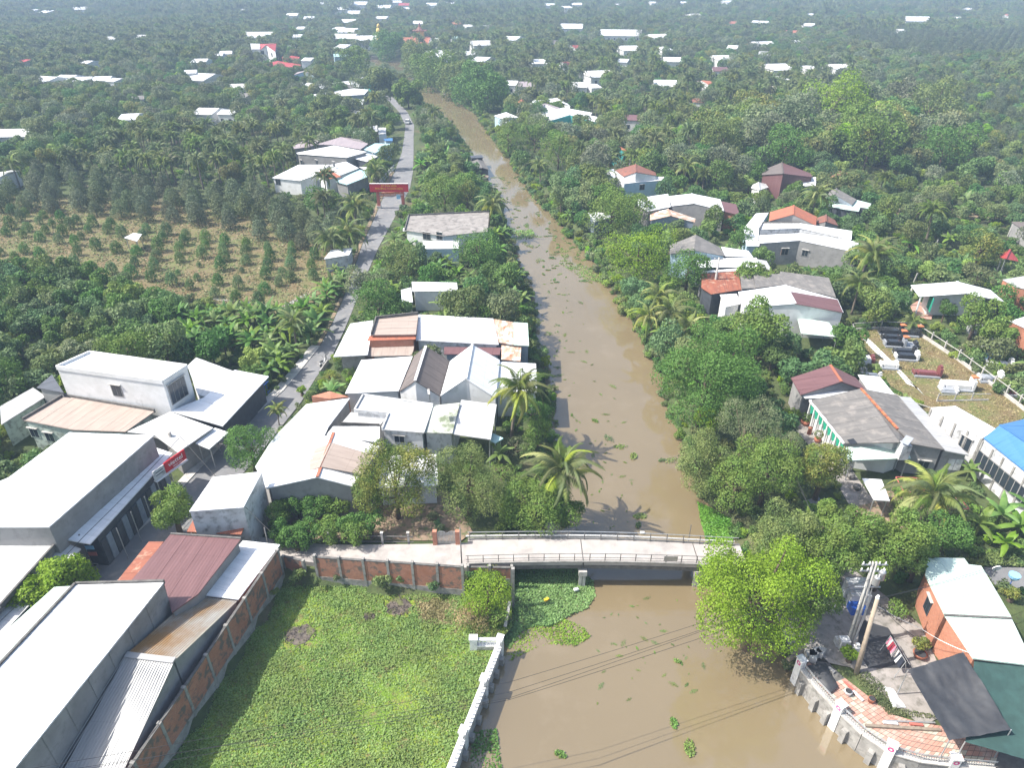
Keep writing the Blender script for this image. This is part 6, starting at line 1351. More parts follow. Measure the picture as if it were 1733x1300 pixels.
# ================================================================== VEGETATION
def crown(blobs, n, leaf, mat, seed=0, up=.35, spread=.6, name='crown', flat=1.0, asp=.55, vine=0):
    r = np.random.default_rng(seed); B = np.array([b[:4] for b in blobs], float)
    wgt = B[:, 3] ** 2; k = r.choice(len(B), n, p=wgt / wgt.sum())
    d = unit(r.normal(size=(n, 3)) + [0, 0, up]); rad = B[k, 3] * (1.05 - np.abs(r.normal(size=n)) * .16)
    # tufts: leaves gather into small bunches so that gaps and lit tips appear
    tuft = unit(r.normal(size=(n // 9 + 1, 3)) + [0, 0, up]); tk = r.integers(0, len(tuft), n); d = unit(d * .55 + tuft[tk] * .75 + r.normal(size=(n, 3)) * .12)
    rad = rad * (1 + .16 * np.sin(tk * 2.39))
    c = B[k, :3] + d * rad[:, None] * [1, 1, flat]
    keep = np.ones(n, bool)
    for j in range(len(B)):
        keep &= ~((np.linalg.norm((c - B[j, :3]) / [1, 1, flat], axis=1) < B[j, 3] * .72))
    c, d, k = c[keep], d[keep], k[keep]; m_ = len(c)
    V, F = leaf_quads(c, d + r.normal(size=(m_, 3)) * spread, leaf * (.7 + .6 * r.random(m_)), leaf * asp * (.7 + .6 * r.random(m_)), r=r, fold=.1)
    tint = np.clip(r.random(m_) * .75 + (np.sin(k * 1.7 + seed) * .5 + .5) * .35 - .05, 0, 1)
    return npmesh(name, V, F, mat, tint)
def blobset(R, Hc, n, seed, hscale=.7, rb=(.32, .5), z0=None):
    rr_ = random.Random(seed); out = []
    for i in range(n):
        a = rr_.random() * 6.283; q = math.sqrt(rr_.random()) * .78; e = rr_.random()
        x, y = math.cos(a) * q * R, math.sin(a) * q * R; z = Hc + (e - .42) * R * hscale * 1.3 * math.sqrt(max(0, 1 - q * q))
        out.append((x, y, z, R * rr_.uniform(*rb)))
    out.append((0, 0, Hc, R * .55)); return out
def trunk_mb(h, r0, blobs=(), mat='bark', lean=(0, 0), limbs=5, seed=0):
    mb = MB(); rr_ = random.Random(seed); t = (lean[0], lean[1], h)
    mb.tube([(0, 0, -.3), (lean[0] * .2 + .05, lean[1] * .2, h * .4), (lean[0] * .6, lean[1] * .6 + .05, h * .75), t], [r0 * 1.3, r0, r0 * .8, r0 * .6], 7)
    for b in list(blobs)[:limbs]:
        p = Vector((b[0], b[1], b[2])); s = Vector((lean[0] * .5, lean[1] * .5, h * rr_.uniform(.5, .85)))
        mb.tube([s, s.lerp(p, .5) + Vector((0, 0, .2)), p + Vector((0, 0, b[3] * .5))], [r0 * .5, r0 * .32, r0 * .12], 5)
    return mb
def mesh_of(mb, name, mat):
    o = mb.build(name, mat); me = o.data; bpy.data.objects.remove(o); return me
# ---- palm frond
def frond_arrays(L=4.0, rise=1.0, droop=2.4, n=26, wl_=.11, ll=.95, seed=0, yellow=0):
    r = np.random.default_rng(seed); t = np.linspace(0, 1, 13)
    cx = lambda t: L * (t - .12 * t ** 3); cz = lambda t: rise * np.sin(t * 1.9) * 1.0 - droop * t ** 2.4
    Vs, Fs, T = [], [], []
    k = 0
    for i in range(12):                       # rachis ribbon
        a, b = t[i], t[i + 1]; w0, w1 = .07 * (1 - a) + .015, .07 * (1 - b) + .015
        Vs += [(cx(a), -w0, cz(a)), (cx(b), -w1, cz(b)), (cx(b), w1, cz(b)), (cx(a), w0, cz(a))]; Fs.append((k, k + 1, k + 2, k + 3)); k += 4; T.append(.95)
    for i in range(n):
        tt = .14 + .86 * (i + .5) / n; l = ll * (math.sin(min(tt * 1.15 + .25, 1.0) * math.pi * .92) * .75 + .28); x, z = cx(tt), cz(tt)
        slope = (cz(tt + .02) - cz(tt - .02)) / (cx(tt + .02) - cx(tt - .02))
        for s in (-1, 1):
            f = .45 + .35 * tt; dr = .42 + .35 * r.random(); ll_ = l * (.85 + .3 * r.random())
            e = np.array([f, s * .85, slope * f - dr]); e /= np.linalg.norm(e); m1 = np.array([x, 0, z]); m2 = m1 + e * ll_ * .55 + [0, 0, .06]; m3 = m1 + e * ll_ + [0, 0, -.16 * ll_]
            w_ = wl_ * np.array([1, 0, slope])
            Vs += [tuple(m1 - w_ * .5), tuple(m2 - w_), tuple(m3), tuple(m2 + w_)]; Fs.append((k, k + 1, k + 2, k + 3)); k += 4; T.append(r.random() * .8 + yellow)
    return np.array(Vs), np.array(Fs), np.array(T)
def transform(V, rz=0, pitch=0, s=1, roll=0):
    V = V * s; c_, s_ = math.cos(roll), math.sin(roll); V = V @ np.array([[1, 0, 0], [0, c_, s_], [0, -s_, c_]])
    c_, s_ = math.cos(pitch), math.sin(pitch); V = V @ np.array([[c_, 0, s_], [0, 1, 0], [-s_, 0, c_]])
    c_, s_ = math.cos(rz), math.sin(rz); return V @ np.array([[c_, s_, 0], [-s_, c_, 0], [0, 0, 1]])
def palm_angles(nf, r, top=1.15):
    out = []
    for i in range(nf):
        q = i / nf; pitch = top - 1.75 * q ** .8; out.append((i * 2.39996 + r.normal() * .12, pitch + r.normal() * .06, .85 + .2 * r.random() - .12 * (q < .15), r.normal() * .25, q))
    return out
def palm_crown(nf, L, seed, mat='l_palm', n=20, wl_=.13):
    r = np.random.default_rng(seed); V, F, T = [], [], []; off = 0
    base = [frond_arrays(L, .9, L * .52, n, wl_, L * .23, s) for s in range(3)]
    for i, (rz, p, s, ro, q) in enumerate(palm_angles(nf, r)):
        v, f, t = base[i % 3]; v = transform(v, rz, p, s, ro); V.append(v); F.append(f + off); T.append(np.clip(t * .8 + (.3 if q > .8 else 0), 0, 1)); off += len(v)
    return npmesh('crown', np.concatenate(V), np.concatenate(F), mat, np.concatenate(T))
def palm_trunk(h, lean, r0=.19):
    mb = MB(); mb.tube([(0, 0, -.3), (lean * .15, 0, h * .3), (lean * .5, 0, h * .65), (lean, 0, h)], [r0 * 1.5, r0, r0 * .85, r0 * .8], 7); return mesh_of(mb, 'trunk', 'palmbark')
def banana_arrays(seed, nl=9, L=2.3):
    r = np.random.default_rng(seed); V, F, T = [], [], []; k = 0
    for i in range(nl):
        a = i * 2.4 + r.normal() * .2; q = i / nl; el = 1.35 - 1.0 * q; l = L * (.8 + .35 * r.random()); pr = None
        for j in range(7):
            t = j / 6; x = math.cos(el) * l * t + .25 * l * t * t; z = math.sin(el) * l * t - .55 * l * t * t * (.4 + q) ; w_ = .34 * math.sin(math.pi * min(1, t * .85 + .12)) ** .7 * (L / 2.3) if t > .12 else .04
            fold = .14 * (1 if t > .12 else 0)
            row = [np.array([x, -w_, z - fold]), np.array([x, 0, z]), np.array([x, w_, z - fold])]
            row = [transform(p_[None], a)[0] + [0, 0, 2.0] for p_ in row]
            V += row
            if pr is not None:
                F += [(pr, pr + 1, k + 1, k), (pr + 1, pr + 2, k + 2, k + 1)]; tt = r.random() * .6 + (.4 if i >= nl - 1 else 0); T += [tt, tt]
            pr = k; k += 3
    return np.array(V), np.array(F), np.array(T)
# ---- kinds: name -> list of (trunk mesh, crown mesh, height of crown centre, crown radius)
KIND = {}
KIND['coconut_palm'] = []
for i, (h, lean, nf, L) in enumerate([(6.5, .5, 22, 3.9), (8.0, 1.0, 24, 4.1), (7.2, -.6, 20, 3.7), (5.0, .2, 22, 4.0)]):
    me = palm_crown(nf, L, 20 + i); me.transform(__import__('mathutils').Matrix.Translation((lean, 0, h)))
    KIND['coconut_palm'].append((palm_trunk(h, lean), me, h, L * .8))
def add_tree(kind, R, Hc, nb, n, leaf, mat, seed, th=None, r0=.18, **k):
    b = blobset(R, Hc, nb, seed, hscale=k.pop('hs', .75), rb=k.pop('rb', (.32, .5)))
    KIND.setdefault(kind, []).append((mesh_of(trunk_mb(th or Hc, r0, b, seed=seed), 'trunk', 'bark'), crown(b, n, leaf, mat, seed, **k), Hc, R))
for i, (R, Hc, nb, mat) in enumerate([(3.4, 4.8, 12, 'l_dark'), (3.0, 4.4, 10, 'l_mid'), (3.7, 5.4, 14, 'l_olive'), (2.8, 4.2, 10, 'l_dark'), (3.2, 4.6, 11, 'l_mid'), (2.6, 3.8, 9, 'l_bright'), (3.5, 5.6, 13, 'l_grey'), (3.0, 4.6, 12, 'l_brown')]):
    add_tree('broadleaf_tree', R, Hc, nb, 3200, .5, mat, 40 + i)
for i in range(3): add_tree('fruit_tree', 1.9 + .2 * i, 2.5, 8, 1700, .42, ['l_dark', 'l_dark', 'l_mid'][i], 60 + i, r0=.1)
for i in range(3):                           # durian: pointed dense cone
    b = [(0.15 * math.sin(j * 2.4), .15 * math.cos(j * 2.4), 1.3 + j * .62, 1.75 * (1 - j / 8.2) ** .8 + .2) for j in range(7)] + [(math.cos(j * 1.256 + i) * .9, math.sin(j * 1.256 + i) * .9, 1.7 + .3 * (j % 2), .95) for j in range(5)]
    KIND.setdefault('durian_tree', []).append((mesh_of(trunk_mb(3.5, .12, (), seed=i), 'trunk', 'bark'), crown(b, 2600, .36, 'l_durian', 70 + i, up=.1), 3.0, 1.9))
for i in range(2):
    b = [(0.05 * math.sin(j * 2.4), .05 * math.cos(j * 2.4), .75 + j * .33, .8 * (1 - j / 5.5) ** .7 + .12) for j in range(4)]
    KIND.setdefault('young_orchard_tree', []).append((mesh_of(trunk_mb(1.2, .06, (), seed=i), 'trunk', 'bark'), crown(b, 1500, .2, 'l_dark', 80 + i, up=.1), 1.2, .8))
for i in range(3):
    V, F, T = banana_arrays(90 + i); mb = MB(); mb.tube([(0, 0, -.2), (0, 0, 1.2), (0.03, 0, 2.1)], [.17, .14, .09], 6)
    KIND.setdefault('banana_plant', []).append((mesh_of(mb, 'stem', 'l_olive'), npmesh('leaves', V, F, 'l_banana', T), 2.4, 1.4))
for i, mat in enumerate(['l_mid', 'l_dark', 'l_bright', 'l_olive']):
    b = blobset(1.1, .7, 6, 95 + i, hscale=.6)
    KIND.setdefault('shrub', []).append((None, crown(b, 600, .3, mat, 95 + i), .7, 1.1))

# ---- raster of footprints in the world
RX0, RY0, RN, RM = -800, 0, 1600, 1500
FR_ = np.zeros((RM, RN), bool)
for fp in FOOT:
    xs = [p[0] for p in fp]; ys = [p[1] for p in fp]; i0, i1, j0, j1 = int(min(xs) - 3 - RX0), int(max(xs) + 4 - RX0), int(min(ys) - 3 - RY0), int(max(ys) + 4 - RY0)
    i0, i1, j0, j1 = max(0, i0), min(RN, i1), max(0, j0), min(RM, j1)
    if i1 <= i0 or j1 <= j0: continue
    gx_, gy_ = np.meshgrid(np.arange(i0, i1) + RX0 + .5, np.arange(j0, j1) + RY0 + .5)
    FR_[j0:j1, i0:i1] |= inpoly(gx_, gy_, fp) | (seg_dist(gx_, gy_, fp) < 1.3)
def footed(x, y):
    i, j = (x - RX0).astype(int), (y - RY0).astype(int); ok = (i >= 0) & (i < RN) & (j >= 0) & (j < RM)
    r = np.zeros(x.shape, bool); r[ok] = FR_[j[ok], i[ok]]; return r
def vproj(x, y, z):
    f = y * cs - (z - CAM_H) * sn; u = y * sn + (z - CAM_H) * cs; return 866.5 + FPX * x / f, 650 - FPX * u / f
def maskat(px, py, M, out=0):
    i, j = (px / 4).astype(int), (py / 4).astype(int); ok = (i >= 0) & (i < W4) & (j >= 0) & (j < H4)
    r = np.full(px.shape, out, dtype=M.dtype); r[ok] = M[j[ok], i[ok]]; return r
def allowed(x, y, r, h, frac=.3, margin=1.0):
    px, py = vproj(x, y, 0 * x); ok = ~maskat(px, py, GROUNDMASK, False) & ~footed(x, y)
    inside = inpoly(x, y, RIV); ok &= ~inside
    for tx, ty, tr in SET_TREES: ok &= (x - tx) ** 2 + (y - ty) ** 2 > (tr * .75) ** 2
    hit = np.zeros(x.shape)
    smp = [(0, 0), (.8, 0), (-.8, 0), (0, .8), (0, -.7), (.55, .55), (-.55, .55), (.55, -.5), (-.55, -.5)]
    for a, b in smp:
        qx, qy = vproj(x + a * r, y, h + b * r * 1.0); m_ = maskat(qx, qy, MASK, 0); hit += (m_ > y + margin)
    return ok & (hit / len(smp) <= frac)
def zone_pts(px, z=0): return [tuple(P(x, y, z)[:2]) for x, y in px]
SET_TREES = []
# ================================================================== TREES SET ONE BY ONE
def big_tree(px, py, rpx, zc, mat, n, label, leaf=.3, cat='tree', name='broadleaf_tree', nb=18, hs=1.0, seed=0, r0=.25, rb=(.28, .42), up=.35, th=None, branches=6, flat=1.0, spread=.6):
    if py > 600 and rpx > 20: leaf *= .74; n = int(n * 1.6)
    c = P(px, py, zc); sc = FPX / (c.y * cs + (CAM_H - zc) * sn); R = rpx / sc
    mat = set_leaf(mat); SET_TREES.append((c.x, c.y, R if rpx > 15 else R * .5))
    if rpx > 18: protect([(px + rpx * .85 * math.cos(a_ * .524), py + rpx * .8 * math.sin(a_ * .524)) for a_ in range(12)], c.y)
    Hc = min(zc, max(R * .75, zc)); b = blobset(R, zc, nb, seed, hscale=hs, rb=rb)
    z0 = -1.8 if inpoly(np.array([c.x]), np.array([c.y]), RIV)[0] else 0
    t = thing(name, (c.x, c.y, 0), label, cat)
    trunk_mb(th or zc, r0, b, seed=seed, limbs=branches).build('trunk', 'bark', t, True, local=True)
    mobj('crown', crown(b, n, leaf, mat, seed, up=up, spread=spread), t); return t
big_tree(1196, 645, 92, 6.6, 'l_dark', 24000, 'huge dark green dome-crowned tree leaning over the right edge of the river', .36, nb=40, r0=.4, seed=1, rb=(.22, .34), hs=1.25)
big_tree(1202, 708, 26, 3.2, 'l_bright', 3000, 'small bright green tree tucked in front of the huge dark dome tree', .3, seed=2, hs=.9)
big_tree(1283, 558, 48, 5.5, 'l_mid', 8000, 'tall round mango tree standing before the maroon and white gable', .4, seed=3, hs=1.1)
big_tree(1262, 725, 55, 5.5, 'l_grey', 9000, 'feathery grey-green tree behind the river edge bushes', .2, seed=4, nb=18, up=.5, spread=.9)
big_tree(1188, 785, 52, 3.0, 'l_olive', 10000, 'olive green tree overhanging the water above the bridge', .28, seed=5)
big_tree(1300, 795, 58, 4.8, 'l_mid', 10000, 'mid green broad tree left of the mango with brown tips', .3, seed=6, nb=18)
big_tree(1245, 825, 50, 3.0, 'l_mid', 6500, 'leafy green tree at the water edge just above the hyacinth patch', .3, seed=16)
big_tree(1330, 760, 30, 4.5, 'l_grey', 4500, 'small feathery grey-brown tree crown in the riverside clump', .2, seed=26, spread=.9)
big_tree(1395, 790, 46, 4.5, 'l_brown', 8500, 'round mango tree with brownish flowering tips beside the grey house', .3, seed=7)
big_tree(1282, 1018, 114, 5.5, 'l_bright', 26000, 'large bright yellow-green tree leaning over the water at the right end of the bridge', .28, nb=34, r0=.35, seed=8, hs=1.15, rb=(.2, .32), branches=9)
big_tree(1330, 915, 62, 6.0, 'l_olive', 11000, 'pale olive tree behind the bright yellow-green tree', .28, seed=9, nb=18)
big_tree(1405, 935, 55, 5.5, 'l_mid', 9500, 'mid green tree shading the lane behind the transformer pole', .3, seed=10, nb=16)
big_tree(1505, 925, 62, 5.5, 'l_mid', 11500, 'dark green spreading tree left of the brick house roof', .34, seed=11, nb=18)
big_tree(1375, 1010, 50, 4.0, 'l_mid', 7500, 'green tree hanging over the river above the promenade corner', .3, seed=12)
big_tree(1600, 905, 40, 3.5, 'l_dark', 5000, 'dark bush tree under the yard palm', .3, seed=13)
big_tree(668, 820, 78, 4.6, 'l_brown', 14500, 'golden olive tree in the garden above the approach road', .27, nb=20, seed=14, rb=(.22, .33), r0=.22)
big_tree(792, 815, 74, 4.6, 'l_olive', 15000, 'grey-olive tree beside the golden one above the garden gate', .24, nb=20, seed=15, rb=(.24, .35), r0=.22)
big_tree(905, 852, 60, 3.0, 'l_mid', 12000, 'spreading green riverbank tree above the left end of the bridge', .3, nb=20, seed=17, hs=.45)
big_tree(955, 868, 36, 1.6, 'l_mid', 6500, 'light green tree hanging over the water left of the bridge', .28, seed=27, hs=.5)
big_tree(912, 735, 24, 2.2, 'l_mid', 3200, 'small green tree at the water edge below the tall leaning palm', .26, seed=18)
big_tree(905, 700, 34, 2.6, 'l_dark', 4000, 'dark green bush behind the tall leaning palm', .26, seed=28)
big_tree(423, 757, 46, 3.6, 'l_dark', 8000, 'round clipped street tree casting shade on the wide white roof', .26, seed=19, hs=.7)
big_tree(292, 863, 38, 3.2, 'l_mid', 7000, 'round green street tree in front of the shop shutters', .3, seed=20)
big_tree(110, 990, 46, 3.4, 'l_bright', 7000, 'bright green leafy tree between the white warehouse and the street shops', .38, seed=21)
big_tree(55, 1015, 34, 3.2, 'l_bright', 4500, 'bright green lower branch tree beside the pale green lean-to', .38, seed=22)
big_tree(215, 590, 44, 4.5, 'l_mid', 8000, 'pale green dome tree rising behind the white two-storey block', .3, seed=23)
big_tree(140, 600, 30, 3.6, 'l_grey', 4500, 'pale grey-green tree left of the dome tree behind the white block', .3, seed=24)
big_tree(825, 1005, 44, 1.2, 'l_bright', 6000, 'bright green bush heap at the corner under the bridge end wall', .22, name='shrub', cat='bush', seed=30, hs=.5, th=.5)
big_tree(800, 1040, 34, .2, 'l_dry', 3500, 'dry olive-brown brush pile above the white balustrade corner', .2, name='shrub', cat='bush', seed=31, hs=.35, th=.3)
big_tree(838, 1045, 20, .2, 'l_mid', 1500, 'small green bush beside the dry brush pile', .2, name='shrub', cat='bush', seed=32, hs=.35, th=.3)
big_tree(620, 480, 36, 4.0, 'l_grey', 5500, 'pale grey-green tree in front of the flat concrete bungalow porch', .34, seed=33)
big_tree(684, 445, 38, 4.5, 'l_olive', 6500, 'olive tree left of the blue-white corrugated shed', .32, seed=34)
big_tree(810, 425, 42, 4.5, 'l_dark', 7500, 'dark bushy tree between corrugated shed and the river', .32, seed=35)
big_tree(640, 520, 42, 4.2, 'l_dark', 6500, 'dark green tree at the road corner behind the white street canopy', .34, seed=36)
big_tree(752, 330, 42, 4.0, 'l_mid', 7500, 'broad green tree beside the moored boat', .4, seed=37)
big_tree(790, 325, 22, 4.5, 'l_brown', 3500, 'brownish leaved tree under the bright tree by the boat', .35, seed=38)
big_tree(1035, 360, 50, 5.0, 'l_mid', 9000, 'broad shady tree above the stilt shack', .4, seed=39)
big_tree(1075, 350, 34, 4.5, 'l_mid', 5000, 'flat topped green tree right of the broad shady one', .4, seed=40, hs=.4)
big_tree(1080, 430, 60, 4.2, 'l_bright', 9500, 'feathery light green tree over the bank below the stilt shack', .34, seed=41, spread=.9)
big_tree(1165, 455, 40, 4.8, 'l_dark', 6500, 'dark dense tree in front of the grey gabled cement house', .36, seed=42)
big_tree(1255, 405, 22, 3.4, 'l_dark', 2500, 'small dark tree between cement house and white flat roofs', .34, seed=43)
big_tree(1340, 440 + 30, 1, 1, 'l_dark', 40, 'tiny seedling beside the lane', .1, seed=44) if 0 else None
big_tree(1410, 175, 58, 10, 'l_bright', 8000, 'great yellow-green tree rising above the right hand wood', .8, seed=45, nb=22, r0=.5)
big_tree(1575, 182, 52, 9, 'l_olive', 7000, 'tall olive crowned tree at the right of the wood', .8, seed=46, nb=20, r0=.5)
big_tree(1225, 232, 36, 8, 'l_olive', 5000, 'pale olive tree at the left end of the right wood', .6, seed=47)
big_tree(1330, 250, 44, 8, 'l_dark', 6000, 'dark full tree in the centre of the right wood', .6, seed=48)
big_tree(1475, 235, 60, 9, 'l_mid', 8000, 'massive green tree in the right wood behind the brown house', .7, seed=49, nb=20)
big_tree(1600, 245, 46, 8, 'l_dark', 6000, 'dark green tree closing the right wood', .6, seed=50)
for i, (x, y, r_, m_, lab) in enumerate([(745, 128, 32, 'l_mid', 'full tree on the far right bank at the river bend'), (722, 118, 28, 'l_mid', 'tree left of the full tree on the far right bank'), (773, 140, 28, 'l_olive', 'olive tree between the two full trees at the river bend'), (600, 112, 24, 'l_mid', 'green tree left of the far end of the river'), (640, 140, 22, 'l_olive', 'olive tree between the road end and the far river'), (690, 160, 20, 'l_mid', 'round tree between the road bend and the upper river'), (860, 232, 26, 'l_mid', 'green tree at the water beside the white gable on the right bank'), (800, 150, 34, 'l_dark', 'dark full tree leaning over the second river bend'), (825, 165, 34, 'l_dark', 'darkest round tree right of the second river bend'),
    (655, 82, 26, 'l_dark', 'dark tall clump across the far end of the river'), (700, 108, 30, 'l_olive', 'olive trees on the inside of the far river bend'), (945, 262, 36, 'l_mid', 'leafy tree above the green bank patch'), (905, 235, 36, 'l_mid', 'light green tree on the right bank above the boat'),
    (1690, 560, 26, 'l_mid', 'leafy shrub tree between the cottage and the brick building'), (1655, 535, 34, 'l_mid', 'spreading shrub tree in front of the white cottage wall'), (1660, 420, 34, 'l_brown', 'brownish bushy tree left of the red pavilion'),
    (1275, 470, 28, 'l_mid', 'small garden tree by the long cement roof'), (1560, 930, 22, 'l_mid', 'small tree touching the corner of the brick house roof'), (1400, 870, 22, 'l_mid', 'small tree by the bend of the side lane')]):
    big_tree(x, y, r_ * (1 if y > 200 else 1.15), 4 if y > 200 else 5, m_, 4500 if y > 200 else 9000, lab, .38 if y > 200 else .9, seed=60 + i, hs=1.1)
for i, (x, y) in enumerate([(470, 872), (503, 852), (535, 862), (568, 855), (482, 902), (520, 900), (556, 898), (590, 890), (500, 925 - 12), (600, 915 - 10), (625, 885)]):
    big_tree(x, y, 25, 1.9, 'l_dark' if i % 3 else 'l_mid', 2600, ['leftmost', 'second', 'third', 'fourth', 'low leftmost', 'low second', 'low third', 'low fourth', 'front', 'front right', 'rightmost'][i] + ' dark citrus tree in the small garden above the approach road', .26, name='fruit_tree', seed=80 + i, hs=.9)
for i, (x, y, r_, m_, lab) in enumerate([(560, 640, 16, 'l_brown', 'yellow-green garden bush beside the scooter'), (592, 632, 14, 'l_mid', 'green garden bush under the white street canopy'), (548, 652, 12, 'l_bright', 'light bush at the low wall by the street'), (510, 660, 8, 'l_bright', 'little roadside tree in front of the brick gable'),
    (1445, 760, 12, 'l_brown', 'brownish potted shrub on the grey house yard'), (1340, 700, 14, 'l_bright', 'bright shrub by the yard of the grey house'), (1520, 990 + 40, 20, 'l_mid', 'green shrub at the foot of the brick house wall'), (1560, 1090, 14, 'l_brown', 'reddish green potted shrub by the drying rack'),
    (1715, 1005, 12, 'l_brown', 'red-leaved round shrub beside the lane at the right edge'), (1440, 1108, 16, 'l_bright', 'green weed clump under the transformer pole'), 
    (870, 760, 26, 'l_grey', 'grey-green creeper heap by the riverside canopy'), (850, 800, 26, 'l_mid', 'green shrubs under the riverside papaya'), (1405, 700, 16, 'l_mid', 'green shrub at the porch corner of the grey house'), (1445, 870, 20, 'l_mid', 'shrub by the garden canopy')]):
    big_tree(x, y, r_, .9, m_, 1300, lab, .2, name='shrub', cat='bush', seed=110 + i, hs=.6, th=.5)
# palms with every frond its own part
FR_ME = [npmesh('frond', *frond_arrays(3.9, .9, 2.1, 46, .05, .95, s)[:2], 'l_palm', frond_arrays(3.9, .9, 2.1, 46, .05, .95, s)[2] * .8) for s in range(3)]
FR_YE = [npmesh('frond', *frond_arrays(3.9, .8, 2.1, 46, .05, .95, s + 5)[:2], 'l_palmy', frond_arrays(3.9, .8, 2.1, 46, .05, .95, s + 5)[2] * .9) for s in range(3)]
def palm(px, py, zc, label, lean=(.5, 0), s=1.0, nf=22, yellow=.1, seed=0, zb=0.0):
    r = np.random.default_rng(seed); c = P(px, py, zc); bx, by = c.x - lean[0], c.y - lean[1]
    t = thing('coconut_palm', (bx, by, zb), label, 'palm'); h = zc - zb; SET_TREES.append((bx, by, 2.5)); protect([(px + 40 * math.cos(a_), py + 34 * math.sin(a_)) for a_ in np.arange(0, 6.28, .52)] if py > 600 else [(px - 14, py - 12), (px + 14, py - 12), (px + 14, py + 12), (px - 14, py + 12)], c.y - 1)
    mb = MB(); n = 7; mb.tube([(lean[0] * (i / n) ** 1.6, lean[1] * (i / n) ** 1.6, h * i / n - .2 * (i == 0)) for i in range(n + 1)], [.26 * s if i == 0 else .17 * s for i in range(n + 1)], 8); mb.build('trunk', 'palmbark', t, True, local=True)
    for i, (rz, p, q, ro, f) in enumerate(palm_angles(nf, r, 1.2)):
        fo = mobj('frond', (FR_YE if (r.random() < yellow or f > .9) else FR_ME)[i % 3], t); fo.location = (lean[0], lean[1], h); fo.scale = (q * s,) * 3
        fo.rotation_euler = (ro, -p, rz)
    mb = MB()
    for i in range(7): a = i * .9; mb.lathe((lean[0] + math.cos(a) * .33, lean[1] + math.sin(a) * .33, h - .55 - .1 * (i % 2)), [(.02, 0), (.15, .1), (.16, .22), (.02, .36)], 6)
    tag(mb.build('coconut', 'l_palmy', t, True, local=True), kind='stuff'); return t
palm(880, 660, 7.6, 'tall leaning coconut palm over the riverside white roofs', (1.0, -.3), 1.15, 24, .3, 1)
palm(952, 795, 5.6, 'coconut palm leaning over the water above the left end of the bridge', (2.2, -.6), 1.2, 24, .1, 2, )
palm(1580, 838, 4.6, 'coconut palm in the yard of the grey cement house', (.5, 0), 1.25, 24, .35, 3)
palm(1478, 430, 6.8, 'full hanging coconut palm right of the long white flat roofs', (1.6, 0), 1.25, 26, .2, 4)
palm(1383, 330, 6.5, 'coconut palm above the orange clay tiled gable', (.4, 0), 1.15, 22, .2, 5)
palm(1163, 282, 6.5, 'coconut palm in the trees behind the tall tiled house', (.3, 0), 1.1, 20, .2, 6)
palm(835, 345, 6.0, 'coconut palm at the river corner of the flat concrete bungalow', (1.2, -.6), 1.15, 20, .2, 7)
palm(636, 292, 5.6, 'coconut palm just behind the red gate banner', (0, 0), 1.0, 22, .1, 8)
palm(600, 350, 5.2, 'upper coconut palm of the pair left of the red gate', (0, 0), 1.25, 22, .1, 9)
palm(590, 395, 4.6, 'lower coconut palm of the pair left of the red gate', (0, 0), 1.3, 22, .1, 10)
palm(560, 405, 4.4, 'coconut palm nearest the white roadside kiosk', (0, 0), 1.15, 22, .1, 11)
palm(1115, 500, 3.8, 'yellowing palm topmost of the four on the right bank', (-.4, 0), 1.0, 20, .45, 12)
palm(1135, 530, 3.8, 'light green palm second of the four on the right bank', (-.4, 0), 1.05, 20, .35, 13)
palm(1098, 535, 3.2, 'drooping yellow palm of the four hanging toward the water', (-.8, 0), .9, 18, .6, 14)
palm(1165, 558, 3.6, 'lowest green palm of the four on the right bank', (-.3, 0), 1.1, 20, .15, 15)
palm(497, 547, 4.2, 'small drooping coconut palm among the bananas left of the road', (.2, 0), .9, 20, .3, 16)
palm(736, 188, 6.5, 'dark coconut palm standing alone in front of the upper river', (.2, 0), 1.0, 22, .0, 17)
palm(1010, 190 - 22, 6.5, 'dark palm above the white riverside cluster', (0, 0), 1.0, 22, .0, 18)
palm(470, 692, 2.6, 'tiny palm beside the street kerb', (.3, -.2), .42, 14, .2, 19)
palm(1455, 480, 5.5, 'inner coconut palm beside the full hanging one', (0, 0), 1.0, 20, .2, 20)
palm(20, 278, 6, 'coconut palm at the left edge above the pale cut roof', (0, 0), 1.1, 20, .2, 21)
palm(1545, 545, 1.4, 'young short palm behind the black granite graves', (0, 0), .7, 14, .1, 22)
# bananas at the lower right and papaya by the canopy
bo = [(KIND['banana_plant'][v][0], KIND['banana_plant'][v][1]) for v in range(3)]
for i, (x, y, s, lab) in enumerate([(1655, 895, .95, 'big banana plant left of the group at the right edge'), (1690, 880, 1.05, 'tall banana plant in the middle of the group at the right edge'), (1722, 900, 1.0, 'banana plant at the right edge above the grass verge'), (1700, 925, .85, 'lowest banana plant right of the yard'),
    (1740, 870, 1.0, 'banana plant cut by the right picture edge'), (1640, 800, .8, 'small banana plant by the hall windows'), (1370, 875 + 20, .9, 'banana plant at the bend of the lane'), (1505, 505, .9, 'banana plant in the scrub below the cottage path'), (1545, 420, 1.0, 'banana plant in the open scrub'), (845, 745 + 30, .9, 'papaya-like plant beside the riverside canopy')]):
    p = P(x, y, 1.2); t = thing('banana_plant', (p.x, p.y, 0), lab, 'plant'); t.scale = (s,) * 3; t.rotation_euler = (0, 0, i * 1.3); mobj('stem', bo[i % 3][0], t); mobj('leaves', bo[i % 3][1], t)

